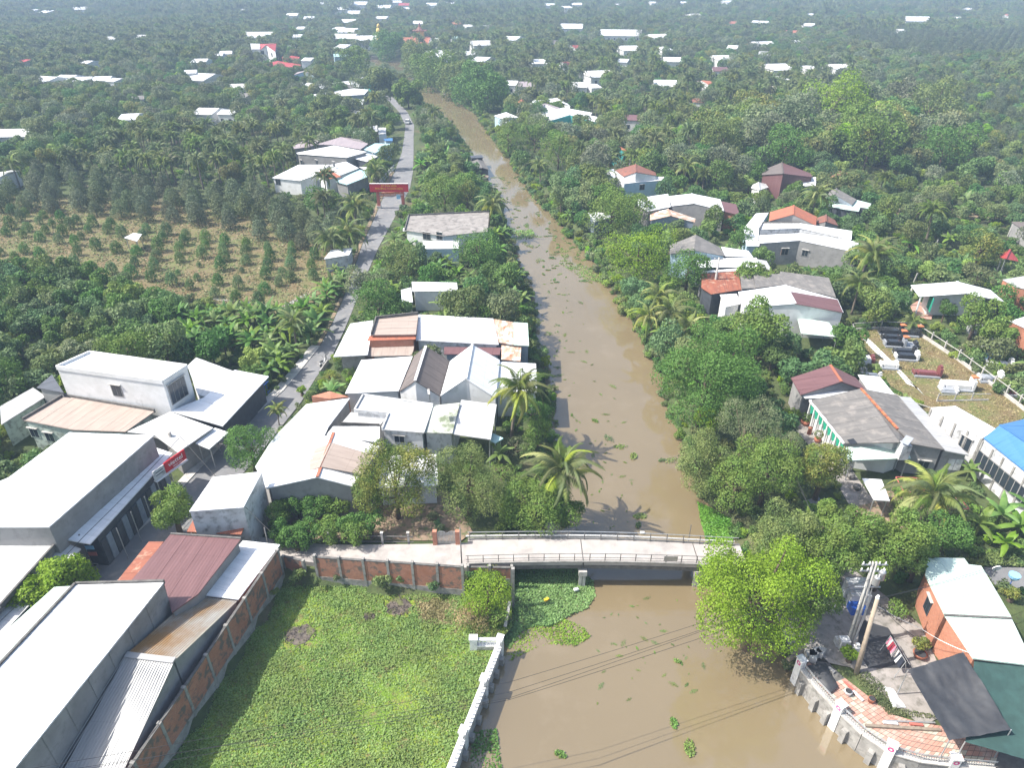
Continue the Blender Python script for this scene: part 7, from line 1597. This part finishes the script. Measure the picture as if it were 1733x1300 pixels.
# ---- creeping vines over the field: real leaves, tens of thousands
def leafy(name, poly, n, z, size, mat, label, seed, bump=.25, patches=(), tilt=.55, vary=.6, edge=0):
    r = np.random.default_rng(seed); pw = np.array(poly); x0, y0 = pw.min(0); x1, y1 = pw.max(0)
    x, y = r.uniform(x0, x1, n * 3), r.uniform(y0, y1, n * 3); k = inpoly(x, y, poly)
    dens = np.sin(x * 1.1 + np.sin(y * .7) * 2) * np.sin(y * 1.3 + x * .4) * .5 + np.sin(x * .37 + 2) * np.sin(y * .41) * .5; k &= r.random(len(x)) < (.75 + vary * dens)
    for (cx, cy, rr_) in patches: k &= ((x - cx) ** 2 + (y - cy) ** 2 > (rr_ * (1 + .2 * np.sin(np.arctan2(y - cy, x - cx) * 5))) ** 2)
    x, y = x[k][:n], y[k][:n]; hh = z + bump * (.5 + .5 * dens[k][:n]) * (.4 + .9 * r.random(len(x)))
    c = np.stack([x, y, hh], -1); V, F = leaf_quads(c, r.normal(size=(len(x), 3)) * tilt + [0, 0, 1], size * (.6 + .8 * r.random(len(x))), size * .75 * (.6 + .8 * r.random(len(x))), r=r, fold=.15)
    tint = np.clip(.5 + .5 * dens[k][:n] * -1 + r.normal(size=len(x)) * .25, 0, 1)
    o = mobj(name, npmesh(name, V, F, mat, tint)); tag(o, label, None, None, 'stuff'); return o
FZ = zone_pts(FIELDPX, -1)
burn = [(P(675, 1027, -1), 1.3), (P(508, 1075, -1), 1.45), (P(625, 1045, -1), .5)]
leafy('orchard_tufts', zone_pts(ORCHB), 14000, 0.02, .42, 'l_dry', 'dry grass tufts across the young orchard', 41, tilt=1.2, bump=.22)
leafy('orchard_tufts', zone_pts(ORCHB), 9000, 0.02, .4, 'l_mid', 'green weeds among the dry orchard grass', 42, tilt=1.0, bump=.2, vary=1.4)
leafy('grave_grass', zone_pts(CEM), 6000, 0.02, .22, 'l_dry', 'dry grass tufts in the graveyard', 43, tilt=1.2, bump=.12)
leafy('corner_weeds', zone_pts([fK(*q) for q in ((430, 830), (500, 820), (580, 900), (620, 1000), (830, 1040), (840, 1060), (600, 1040), (520, 960), (440, 880))]), 1500, .02, .13, 'l_olive', 'weeds along the edge of the paved corner', 44, tilt=1.2, bump=.22, vary=1.3)
leafy('lane_verge', zone_pts([(1655, 935), (1800, 935), (1800, 962), (1660, 960)]), 3500, .02, .3, 'l_olive', 'tall grass verge beside the lane at the right edge', 45, tilt=1.3, bump=.6)
leafy('field_vines', FZ, 62000, -1.0, .17, 'l_vine', 'bright creeping vines and weeds matting the field', 1, patches=[(p.x, p.y, r_) for p, r_ in burn] + [(P(735, 1033, -1).x, P(735, 1033, -1).y, 1.3)])
leafy('field_dry_grass', zone_pts([(700, 1010), (775, 1018), (765, 1060), (710, 1055)], -1), 2500, -1.0, .2, 'l_dry', 'dry straw-coloured grass patch in the field', 2, tilt=1.2, bump=.2)
leafy('field_dry_grass', FZ, 5000, -.98, .15, 'l_dry', 'dry brown stems showing through the vines', 3, tilt=1.2, bump=.12)
for i, (p, r_) in enumerate(burn):
    mb = MB(); rr_ = random.Random(i); pts = [(p.x + math.cos(a * .449) * r_ * rr_.uniform(.7, 1.05), p.y + math.sin(a * .449) * r_ * rr_.uniform(.6, .95)) for a in range(14)]
    for a in range(14): mb.face([(p.x, p.y, -.90), (*pts[a], -.965), (*pts[(a + 1) % 14], -.965)])
    o = mb.build('burnt_patch', 'burnt'); tag(o, kind='structure')
    leafy('burnt_litter', [(p.x + math.cos(a) * r_ * 1.05, p.y + math.sin(a) * r_) for a in np.linspace(0, 6, 12)], 260, -.95, .16, 'burnt', 'charred scraps on the burnt patch', 10 + i, tilt=1.1, bump=.15)
# ---- water hyacinth
leafy('water_hyacinth_mat', zone_pts([(868, 962), (985, 962), (1004, 985), (1008, 1010), (995, 1030), (962, 1045), (930, 1062), (905, 1060), (880, 1072), (862, 1100), (850, 1085), (866, 1040)], WATER_Z), 11000, WATER_Z, .2, 'l_hya', 'dense green mat of water hyacinth under the bridge', 20, bump=.35, vary=.1)
leafy('water_hyacinth_mat', zone_pts([(935, 1040), (985, 1060), (1000, 1078), (975, 1095), (930, 1090), (900, 1100), (862, 1120), (856, 1095), (880, 1062)], WATER_Z), 1500, WATER_Z, .18, 'l_vine', 'thin ragged edge of the hyacinth mat', 21, bump=.15, vary=1.2)
leafy('water_hyacinth_mat', zone_pts([(1180, 850), (1215, 870), (1245, 885), (1240, 925), (1195, 918), (1185, 880)], WATER_Z), 4000, WATER_Z, .2, 'l_hya', 'green hyacinth patch against the right bank above the bridge', 22, bump=.35, vary=.1)
leafy('water_hyacinth_mat', zone_pts([(897, 318), (915, 312), (950, 345), (950, 360), (915, 345), (900, 335)], WATER_Z), 2500, WATER_Z, .35, 'l_hya', 'green hyacinth patch along the upper right bank', 23, bump=.4, vary=.1)
leafy('water_hyacinth_mat', zone_pts([(1040, 505), (1060, 500), (1100, 535), (1085, 540), (1050, 525)], WATER_Z), 1800, WATER_Z, .28, 'l_hya', 'green hyacinth patch below the right bank palms', 24, bump=.35, vary=.1)
leafy('water_hyacinth_mat', zone_pts([(855, 392), (900, 388), (905, 396), (870, 410), (855, 405)], WATER_Z), 900, WATER_Z, .28, 'l_vine', 'low green weeds reaching out from the left bank', 25, bump=.3, vary=.6)
leafy('water_hyacinth_mat', zone_pts([(945, 445), (1000, 450), (1040, 475), (1030, 485), (980, 468)], WATER_Z), 900, WATER_Z, .25, 'l_vine', 'thin line of weeds off the right bank', 26, bump=.2, vary=1.2)
leafy('water_hyacinth_mat', zone_pts([(800, 1240), (840, 1235), (850, 1300), (845, 1350), (790, 1350)], WATER_Z), 900, WATER_Z, .18, 'l_hya', 'ragged weeds afloat at the foot of the white river wall', 27, bump=.2, vary=1.2)
HY = []
for i in range(4):
    r = np.random.default_rng(200 + i); n = [60, 110, 170, 90][i]; R = [.35, .6, .9, 1.1][i]; a = r.random(n) * 6.28; q = np.sqrt(r.random(n)) * R; c = np.stack([np.cos(a) * q, np.sin(a) * q * .55, .05 + .2 * r.random(n)], -1)
    V, F = leaf_quads(c, r.normal(size=(n, 3)) * .6 + [0, 0, 1], .2, .16, r=r, fold=.15); HY.append(npmesh('water_plant', V, F, 'l_mid', r.random(n)))
named = [(1083, 875, 2, 'largest floating clump just above the bridge, beside white litter'), (1080, 890, 1, 'lower half of the floating clump just above the bridge'), (1030, 743, 3, 'long floating clump left of the mid-river line of weeds'), (1050, 757, 3, 'floating clump in the middle of the mid-river line'), (1072, 773, 2, 'wide floating clump in the mid-river line'),
    (1007, 713, 1, 'lone round green clump upstream of the mid-river line'), (1120, 780, 1, 'clump close to the olive tree on the right bank'), (1167, 1268, 2, 'bright clump near the bottom centre of the water'), (1145, 1120, 0, 'tiny clump beneath the cables'), (942, 427, 2, 'round clump in the pale upper river'), (1140, 1225, 1, 'thin drifting stems near the bottom centre'), (948, 1278, 1, 'drifting plant with a bent stick near the bottom'), (1135, 780, 3, 'clump touching the right bank weeds')]
for i, (x, y, v, lab) in enumerate(named):
    p = P(x, y, WATER_Z); o = mobj('floating_hyacinth', HY[v]); o.location = p; o.rotation_euler = (0, 0, i * 1.1); o.scale = (.85,) * 3; tag(o, lab, 'water plant', 'floating hyacinth clumps')
rr_ = random.Random(4); k = 0
while k < 290:
    t = rr_.random() ** 1.5; y = 300 + t * 900; x = 866 + rr_.uniform(-1, 1) * (30 + 190 * t) + 120 * t + (rr_.random() < .5) * 20
    if y < 480: x = 830 + (y - 300) * .6 + rr_.uniform(-10, 90)
    if not inpoly(np.array([x]), np.array([y]), RIVPX)[0] or 905 < y < 1010 or (y > 960 and x < 1010): continue
    p = P(x, y, WATER_Z); o = mobj('floating_hyacinth', HY[rr_.choice([0, 0, 1, 3])]); o.location = p; o.rotation_euler = (0, 0, rr_.random() * 6.28); s = rr_.uniform(.25, .6) * (1.9 if y < 480 else 1 if y < 800 else .6); o.scale = (s * 1.3, s, s * .6)
    tag(o, 'little drifting tuft of weed on the brown river', 'water plant', 'little drifting weed tufts'); k += 1
PLANTS = {k: [] for k in KIND}; UNDER = []
def scatter(poly, sp, mix, jit=.42, scale=(.8, 1.2), frac=.3, excl=(), rot=.3, pred=None, group=None, label=None):
    pw = np.array(poly); c_, s_ = math.cos(rot), math.sin(rot); x0, y0 = pw.min(0); x1, y1 = pw.max(0); R_ = math.hypot(x1 - x0, y1 - y0) / 2 + sp; cx, cy = (x0 + x1) / 2, (y0 + y1) / 2
    n = int(2 * R_ / sp) + 1; g = (np.arange(n) - n / 2) * sp; A, B = np.meshgrid(g, g); A = A + (rng.random(A.shape) - .5) * 2 * jit * sp; B = B + (rng.random(B.shape) - .5) * 2 * jit * sp
    x, y = (cx + A * c_ - B * s_).ravel(), (cy + A * s_ + B * c_).ravel(); k = inpoly(x, y, poly)
    for e in excl: k &= ~inpoly(x, y, e)
    x, y = x[k], y[k]
    if not len(x): return
    kinds = list(mix); w_ = np.array([mix[q][0] for q in kinds], float)
    if pred is not None: kk = pred(x, y, kinds)
    else: kk = rng.choice(len(kinds), len(x), p=w_ / w_.sum())
    for i, kd in enumerate(kinds):
        s = kk == i
        if not s.any(): continue
        xs, ys = x[s], y[s]; vs = mix[kd][1]; var = rng.choice(vs, len(xs)); sc = rng.uniform(scale[0], scale[1], len(xs)) * mix[kd][2]
        hh = np.array([KIND[kd][v][2] for v in var]) * sc; rr_ = np.array([KIND[kd][v][3] for v in var]) * sc
        ok = allowed(xs, ys, rr_, hh, frac)
        for a, b, v, q in zip(xs[ok], ys[ok], var[ok], sc[ok]): PLANTS[kd].append((float(a), float(b), int(v), float(q), label or 'x', group))
A_ = {'coconut_palm': [0, 1, 2, 3], 'broadleaf_tree': list(range(8)), 'durian_tree': [0, 1, 2], 'fruit_tree': [0, 1, 2], 'banana_plant': [0, 1, 2], 'shrub': [0, 1, 2, 3], 'young_orchard_tree': [0, 1]}
def mx(**k): return {a: (b if isinstance(b, tuple) else (b, A_[a], 1.0)) for a, b in k.items()}
Z = {}
Z['fruit'] = zone_pts([(-260, 445), (60, 452), (135, 462), (215, 500), (300, 522), (372, 540), (310, 560), (240, 600), (110, 610), (60, 650), (0, 690), (-260, 720)])
Z['banana'] = zone_pts([(310, 548), (400, 536), (480, 535), (535, 508), (560, 480), (545, 440), (600, 440), (598, 462), (575, 510), (556, 552), (535, 590), (510, 622), (478, 655), (440, 625), (400, 602), (330, 600), (245, 600)])
Z['durian'] = zone_pts([(-300, 296), (150, 302), (300, 318), (430, 326), (530, 372), (598, 408), (590, 432), (540, 432), (480, 425), (400, 398), (300, 383), (180, 368), (60, 362), (-300, 362)])
Z['palmgrove'] = zone_pts([(100, 292), (200, 245), (470, 235), (560, 300), (655, 325), (640, 350), (612, 405), (598, 408), (530, 372), (430, 326), (300, 318), (150, 302)])
Z['riverstrip'] = zone_pts([(640, 145), (660, 158), (690, 172), (704, 212), (702, 300), (695, 330), (670, 375), (780, 372), (850, 372), (838, 330), (815, 290), (790, 262), (762, 215), (733, 190), (705, 172), (692, 145), (672, 130)])
Z['midbanana'] = zone_pts([(640, 400), (850, 400), (870, 440), (890, 490), (905, 545), (912, 600), (905, 610), (890, 540), (590, 548), (600, 500), (620, 450)])
Z['bigwood'] = zone_pts([(1190, 235), (1260, 215), (1400, 205), (1560, 215), (1600, 260), (1560, 290), (1420, 292), (1250, 280), (1190, 270)])
Z['bankwood'] = zone_pts([(805, 180), (845, 185), (870, 230), (1000, 235), (1040, 300), (1020, 345), (1100, 300), (1190, 270), (1260, 300), (1180, 325), (1070, 345), (1010, 385), (1005, 410), (970, 370), (930, 330), (885, 280), (830, 220)])
Z['gapwood'] = zone_pts([(1010, 405), (1060, 385), (1140, 395), (1170, 420), (1190, 520), (1200, 545), (1120, 560), (1075, 525), (1030, 470)])
Z['plantation'] = zone_pts([(1420, 66), (1900, 60), (1900, 105), (1560, 112), (1480, 100)])
Z['rows'] = zone_pts([(1560, 180), (1700, 160), (2000, 170), (2000, 340), (1733, 340), (1640, 300), (1600, 240)])
Z['scrub'] = zone_pts([(1440, 330), (1560, 300), (1733, 340), (2000, 345), (2000, 480), (1690, 470), (1560, 462), (1480, 440), (1480, 380)])
Z['gravescrub'] = zone_pts([(1560, 560), (1620, 540), (1733, 540), (1900, 560), (1900, 800), (1733, 700)])
Z['rightmid'] = zone_pts([(1080, 470), (1430, 440), (1560, 470), (1560, 500), (1440, 540), (1440, 640), (1330, 660), (1290, 640), (1230, 540)])
Z['leftedge'] = zone_pts([(-300, 690), (0, 690), (80, 650), (60, 720), (20, 830), (-20, 860), (-300, 900)])
ZL = list(Z.values())
scatter(Z['fruit'], 3.4, mx(fruit_tree=5, broadleaf_tree=(1, [3, 0], .6), shrub=1), label='dense dark glossy fruit tree in the grove below the dry orchard', group='dark fruit trees at the left')
scatter(Z['banana'], 2.1, mx(banana_plant=8, shrub=2.5), frac=.35, label='banana plant in the thick grove between orchard and road', group='banana plants left of the road')
scatter(Z['durian'], 4.9, mx(durian_tree=(8, [0, 1, 2], 1.0)), jit=.28, rot=.5, scale=(.8, 1.2), label='grey-green cone shaped durian tree in the rows above the dry orchard', group='durian trees in rows')
scatter(Z['palmgrove'], 5.4, mx(coconut_palm=6, broadleaf_tree=.8, shrub=1.2), scale=(.75, 1.0), label='coconut palm in the sunlit grove left of the banner road', group='coconut palms left of the road')
scatter(Z['riverstrip'], 3.6, mx(broadleaf_tree=(3, [1, 3, 4, 5], .75), banana_plant=3, coconut_palm=(1, [3, 0], .7), fruit_tree=2, shrub=2), frac=.12, label='green plant in the strip between the road and the river', group='trees between road and river')
scatter(Z['midbanana'], 2.5, mx(banana_plant=5, fruit_tree=2, shrub=2, broadleaf_tree=(.5, [0, 1, 3], .75)), frac=.25, label='green plant around the small houses on the left riverbank', group='plants round the left bank houses')
scatter(Z['bigwood'], 5.6, mx(broadleaf_tree=(5, [0, 1, 2, 4, 6], 1.6)), frac=.35, label='tall full crowned tree in the dark wood behind the right bank houses', group='tall trees of the right wood')
scatter(Z['bankwood'], 4.2, mx(broadleaf_tree=(5, [0, 1, 2, 3, 4, 6], 1.0), coconut_palm=.5, fruit_tree=1, banana_plant=.6, shrub=1), frac=.3, label='leafy tree crowding the right bank of the upper river', group='right bank trees')
scatter(Z['gapwood'], 3.4, mx(broadleaf_tree=(3, [0, 1, 5, 3], .75), fruit_tree=2, shrub=2, banana_plant=.5), frac=.25, label='bushy tree between the right bank houses and the water', group='trees below the right bank houses')
scatter(Z['plantation'], 6.5, mx(durian_tree=(1, [0, 1, 2], 1.3)), jit=.12, rot=.2)
scatter(Z['rows'], 5.0, mx(durian_tree=(3, [0, 1, 2], 1.0), fruit_tree=2, broadleaf_tree=(1, [0, 2], .8)), jit=.25, rot=.7, label='rounded tree in the loose orchard rows at the right', group='orchard trees at the right')
scatter(Z['scrub'], 3.6, mx(fruit_tree=4, shrub=6, broadleaf_tree=(1.5, [1, 2, 6], .7), coconut_palm=.25, banana_plant=.7), frac=.3, label='low tree or bush in the scrub beyond the white cottage', group='scrub at the right')
scatter(Z['gravescrub'], 2.3, mx(shrub=8, banana_plant=.4, fruit_tree=.8), frac=.25, label='leafy bush in the thicket round the old graves', group='bushes by the graves')
scatter(Z['rightmid'], 3.0, mx(broadleaf_tree=(1.2, [0, 1, 3, 4], .7), fruit_tree=2.5, shrub=3, banana_plant=1), frac=.2, label='garden tree among the right bank houses', group='garden trees on the right bank')
scatter(Z['leftedge'], 3.4, mx(fruit_tree=3, shrub=2, broadleaf_tree=(.5, [0], .7)), frac=.2, label='dark bush at the left edge beside the white roofs', group='bushes at the left edge')
# everything else inside and somewhat beyond the view
def wedge(y0, y1, m_=1.0): return [(-(y0 * .80 + 20) * m_, y0), ((y0 * .80 + 20) * m_, y0), ((y1 * .80 + 20) * m_, y1), (-(y1 * .80 + 20) * m_, y1)]
ORCW = zone_pts(ORCHB); CLR = zone_pts([(1500, 4), (2300, -2), (2300, 13), (1560, 14)]); CLR2 = zone_pts([(1560, 108), (1733, 98), (1800, 140), (1600, 135)])
ex = ZL + [ORCW, CLR]
def patchy(x, y, kinds):
    f = np.sin(x * .021 + 1.3) + np.sin(y * .017 + x * .008 + .6) + np.sin(x * .047 - y * .031) * .7 + rng.normal(size=x.shape) * .6 - x * .0012
    out = np.where(f > .15, kinds.index('coconut_palm'), kinds.index('broadleaf_tree'))
    u_ = rng.random(len(x)); out = np.where((u_ < .14), kinds.index('fruit_tree'), out); out = np.where((u_ > .93) , kinds.index('durian_tree'), out); return out
mf = dict(coconut_palm=(1, [0, 1, 2, 3], .95), broadleaf_tree=(1, list(range(8)), .95), fruit_tree=(1, [0, 1, 2], 1.3), durian_tree=(1, [0, 1, 2], 1.3))
scatter(wedge(60, 170, 1.25), 3.8, mx(broadleaf_tree=(3, list(range(6)), .75), fruit_tree=3, shrub=3, coconut_palm=(.25, [3, 0], .8), banana_plant=1), excl=ex, frac=.22, label='garden tree among the village houses', group='village garden trees')
scatter(wedge(170, 420), 5.3, mf, excl=ex, pred=patchy, frac=.3, label='tree of the mixed palm and fruit groves beyond the orchard', group='grove trees in the middle distance')
scatter(wedge(420, 800), 6.0, mf, excl=ex, pred=patchy, frac=.34, scale=(.9, 1.3))
scatter(wedge(800, 1400), 8.0, mf, excl=ex, pred=patchy, frac=.4, scale=(1.1, 1.7))
scatter(wedge(1400, 2300), 14.0, {k: (v[0], v[1], v[2] * 1.9) for k, v in mf.items()}, excl=ex, pred=patchy, frac=.5, scale=(.9, 1.4))
# young orchard rows
for x, y in [(70, 365), (40, 405), (130, 320), (140, 415), (170, 380), (155, 290), (75, 280), (235, 335), (260, 300), (275, 395), (240, 437), (313, 355), (365, 325), (375, 408), (350, 450), (455, 335), (420, 365), (480, 425), (448, 465),
    (463, 520), (520, 385), (550, 350), (570, 487), (635, 390), (660, 365), (690, 505), (720, 410), (845, 430), (865, 385), (808, 520), (797, 583), (775, 650), (662, 628), (935, 497), (925, 550), (912, 605), (893, 670), (960, 440), (985, 400),
    (1060, 510), (1058, 560), (1047, 637), (1015, 695), (1085, 460), (1095, 425), (1190, 535), (1170, 588), (1210, 480), (1210, 440), (1160, 668), (1120, 720), (1267, 765), (1285, 693), (1300, 608), (1320, 552), (1313, 500), (1325, 460),
    (1392, 800), (1405, 720), (1422, 620), (1447, 575), (1450, 525), (1452, 480), (1557, 745), (1563, 655), (1575, 600), (1590, 550), (1575, 500), (1525, 825), (1708, 670), (1710, 600), (1715, 530), (1715, 490), (150, 510), (95, 550),
    (245, 540), (445, 580), (10, 520), (1640, 700), (1830, 600), (1840, 660), (1850, 540), (1660, 640)]:
    p = P(x / 3.466, 280 + y / 3.466 + 3, 0); q = random.uniform(.75, 1.2) * (.6 if (x, y) in ((1160, 668), (1422, 620), (1047, 637), (1170, 588)) else 1.12)
    PLANTS['young_orchard_tree'].append((p.x, p.y, random.randrange(2), q, 'small bushy young tree standing in the dry grass orchard', 'young trees in the dry orchard'))
# ---- from lists to objects: the nearest 300 of a kind are things, the rest one mass each
NAMES = {'coconut_palm': 'coconut palm', 'broadleaf_tree': 'tree', 'fruit_tree': 'fruit tree', 'durian_tree': 'durian tree', 'banana_plant': 'banana plant', 'shrub': 'bush', 'young_orchard_tree': 'young tree'}
LOOK = {('broadleaf_tree', 0): 'dark green', ('broadleaf_tree', 1): 'mid green', ('broadleaf_tree', 2): 'olive', ('broadleaf_tree', 3): 'dark compact', ('broadleaf_tree', 4): 'spreading green', ('broadleaf_tree', 5): 'yellow-green', ('broadleaf_tree', 6): 'grey-green', ('broadleaf_tree', 7): 'brownish flowering',
        ('shrub', 0): 'green', ('shrub', 1): 'dark green', ('shrub', 2): 'bright green', ('shrub', 3): 'olive'}
WHERE = {}
def gn_mass(name, pts, protos, label):
    pts = np.array(pts, float); n = len(pts)
    me = bpy.data.meshes.new(name); me.vertices.add(n); me.vertices.foreach_set('co', pts[:, :3].astype(np.float32).ravel())
    for nm, tp, cl in (('idx', 'INT', pts[:, 3].astype(np.int32)), ('scl', 'FLOAT', pts[:, 4].astype(np.float32)), ('rz', 'FLOAT', pts[:, 5].astype(np.float32))):
        a = me.attributes.new(nm, tp, 'POINT'); a.data.foreach_set('value', cl)
    o = mobj(name, me); tag(o, label, None, None, 'stuff')
    ng = bpy.data.node_groups.new(name, 'GeometryNodeTree'); ng.interface.new_socket('Geometry', in_out='INPUT', socket_type='NodeSocketGeometry'); ng.interface.new_socket('Geometry', in_out='OUTPUT', socket_type='NodeSocketGeometry')
    N = ng.nodes; Lk = ng.links.new; gi, go = N.new('NodeGroupInput'), N.new('NodeGroupOutput'); jn = N.new('GeometryNodeJoinGeometry')
    for p in protos:
        oi = N.new('GeometryNodeObjectInfo'); oi.transform_space = 'ORIGINAL'; oi.inputs[0].default_value = p; oi.inputs['As Instance'].default_value = True; Lk(oi.outputs['Geometry'], jn.inputs[0])
    ip = N.new('GeometryNodeInstanceOnPoints'); Lk(gi.outputs[0], ip.inputs['Points']); Lk(jn.outputs[0], ip.inputs['Instance']); ip.inputs['Pick Instance'].default_value = True
    def at(nm, tp): a = N.new('GeometryNodeInputNamedAttribute'); a.data_type = tp; a.inputs[0].default_value = nm; return a.outputs[0]
    Lk(at('idx', 'INT'), ip.inputs['Instance Index']); Lk(at('scl', 'FLOAT'), ip.inputs['Scale'])
    cx_ = N.new('ShaderNodeCombineXYZ'); Lk(at('rz', 'FLOAT'), cx_.inputs[2]); Lk(cx_.outputs[0], ip.inputs['Rotation']); Lk(ip.outputs[0], go.inputs[0])
    md = o.modifiers.new('scatter', 'NODES'); md.node_group = ng; return o
def short_name(t):
    w_ = t.split(); out = []
    for q in w_:
        if len(out) > 3 and q in ('with', 'and', 'beside', 'between', 'in', 'by', 'standing', 'of', 'under', 'behind', 'at', 'on', 'above', 'over', 'next', 'among', 'sunk', 'stretching', 'spreading', 'along', 'beyond', 'right', 'left', 'the', 'below', 'near', 'from', 'to'): break
        out.append(q)
        if len(out) == 7: break
    while out[-1] in ('with', 'and', 'in', 'of', 'by', 'one', 'a', 'the', 'at', 'on', 'to', 'beyond'): out.pop()
    return ' '.join(out)
BLD = [(o.location.x, o.location.y, short_name(o['label'])) for o in bpy.data.objects if o.parent is None and o.get('category') in ('house', 'shop', 'shed', 'hall', 'warehouse', 'workshop', 'canopy', 'hut', 'pavilion', 'kiosk', 'shack', 'gate', 'temple', 'tower', 'bridge') and not o['label'].startswith('tiny')]
MEAN = {k: (float(np.mean([p[3] for p in L[:600]])) if L else 1) for k, L in PLANTS.items()}
for kd, L in PLANTS.items():
    L.sort(key=lambda p: p[0] ** 2 + p[1] ** 2)
    near, far = L[:300], L[300:]
    protos = {}
    for (x, y, v, s, lab, grp) in near:
        tm, cm = KIND[kd][v][:2]; look = LOOK.get((kd, v), ['', 'pale ', 'full '][v % 3].strip() if kd != 'young_orchard_tree' else '')
        size = 'small ' if s < .82 * MEAN[kd] else 'large ' if s > 1.14 * MEAN[kd] else ''
        b = min(BLD, key=lambda q: (q[0] - x) ** 2 + (q[1] - y) ** 2); dx, dy = x - b[0], y - b[1]; dd = math.hypot(dx, dy)
        rel = ('right of' if dx > 0 else 'left of') if abs(dx) > 1.3 * abs(dy) else ('behind' if dy > 0 else 'in front of')
        if abs(dx) <= 1.3 * abs(dy) and abs(dx) > .5 * abs(dy): rel = ('behind and ' if dy > 0 else 'before and ') + ('right of' if dx > 0 else 'left of')
        far_ = 'close ' if dd < 12 else 'a little way ' if dd < 25 else 'well ' if dd < 50 else 'far '
        label = ' '.join((size + look + ' ' + NAMES[kd] + ' ' + far_ + rel + ' the ' + b[2]).split()[:16])
        o = thing(kd, (x, y, 0), label, NAMES[kd].split()[-1] if kd != 'coconut_palm' else 'palm', (NAMES[kd] + ('es' if kd == 'shrub' else 's')) + ' of the groves and gardens')
        o.rotation_euler = (0, 0, random.random() * 6.283); o.scale = (s * random.uniform(.92, 1.08), s * random.uniform(.92, 1.08), s * random.uniform(.88, 1.12) * (.8 if kd == 'durian_tree' else 1))
        if tm: mobj(tm.name.split('.')[0], tm, o)
        protos[v] = mobj(cm.name.split('.')[0] if kd != 'shrub' else 'foliage', cm, o)
    print(kd, len(L))
    if far:
        vs = sorted(protos); remap = {v: i for i, v in enumerate(vs)}
        gn_mass('distant_' + kd + 's', [(x, y, 0, remap.get(v, 0), s, random.random() * 6.283) for x, y, v, s, l_, g in far], [protos[v] for v in vs], 'mass of ' + NAMES[kd] + 's filling the distance')
# undergrowth: low bushes everywhere between trees
def under(poly, sp, sc, excl=()):
    pw = np.array(poly); x0, y0 = pw.min(0); x1, y1 = pw.max(0); A, B = np.meshgrid(np.arange(x0, x1, sp), np.arange(y0, y1, sp))
    x = (A + (rng.random(A.shape) - .5) * sp).ravel(); y = (B + (rng.random(A.shape) - .5) * sp).ravel(); k = inpoly(x, y, poly)
    for e in excl: k &= ~inpoly(x, y, e)
    x, y = x[k], y[k]; k = allowed(x, y, np.full(x.shape, .5), np.full(x.shape, .3), .6, 3); x, y = x[k], y[k]
    dd = seg_dist(x, y, RIV); z = np.clip(-2.2 + dd * .95, -2.0, 0)
    return [(a, b, c, int(rng.integers(0, 4)), float(sc * rng.uniform(.5, 1.2)), float(rng.random() * 6.28)) for a, b, c in zip(x, y, z)]
shr = [[o for o in bpy.data.objects if o.name.startswith('foliage') and o.data == KIND['shrub'][v][1]][0] for v in range(4)]
U = under(wedge(45, 130, 1.2), 1.6, .7, [ORCW, zone_pts(CEM)]) + under(wedge(130, 230, 1.1), 2.6, .9, [ORCW, Z['durian']])
gn_mass('undergrowth', U, shr, 'low tangled undergrowth between trees and houses')
print('under', len(U))

# fringe of weeds on the river banks
FRG = []; rf = random.Random(9); n_ = len(RIV)
for i in range(n_):
    a, b = Vector((*RIV[i], 0)), Vector((*RIV[(i + 1) % n_], 0)); L = (b - a).length
    if RIVPX[i][1] > 1340 or RIVPX[i][0] > 1340: continue
    if i < 3 or (a.y > 330): continue
    nrm = Vector((b.y - a.y, a.x - b.x, 0)).normalized()
    if inpoly(np.array([((a + b) / 2 + nrm * .3).x]), np.array([((a + b) / 2 + nrm * .3).y]), RIV)[0]: nrm = -nrm
    for k in range(int(L / .55)):
        o_ = rf.uniform(-.5, 2.4); p = a.lerp(b, rf.random()) + nrm * o_; px_, py_ = proj(p.x, p.y, 0)
        if 775 < px_ < 835 and 255 < py_ < 315: continue
        if 905 < py_ < 985 and 850 < px_ < 1250: continue
        FRG.append((p.x, p.y, min(0, max(-2.05, -2.25 + o_ * .95)), rf.randrange(4), rf.uniform(.35, .95) * (1.25 if p.y > 90 else .9), rf.random() * 6.28))
gn_mass('bank_weeds', FRG, shr, 'weeds and low bushes fringing both river banks')
# ================================================================== HAZE
mb = MB(); mb.prism([(-2600, -80), (2600, -80), (2600, 2600), (-2600, 2600)], -6.0, 56.0)
hm = bpy.data.materials.new('thin_morning_haze'); hm.use_nodes = True; nt = hm.node_tree; nt.nodes.remove(nt.nodes['Principled BSDF'])
pv = nt.nodes.new('ShaderNodeVolumePrincipled'); pv.inputs['Color'].default_value = (0.41, 0.55, 0.74, 1); pv.inputs['Density'].default_value = HAZE_DENSITY; pv.inputs['Anisotropy'].default_value = 0.0
nt.links.new(pv.outputs[0], nt.nodes['Material Output'].inputs['Volume'])
tag(mb.build('haze', hm), kind='stuff')
print('objects', len(bpy.data.objects))
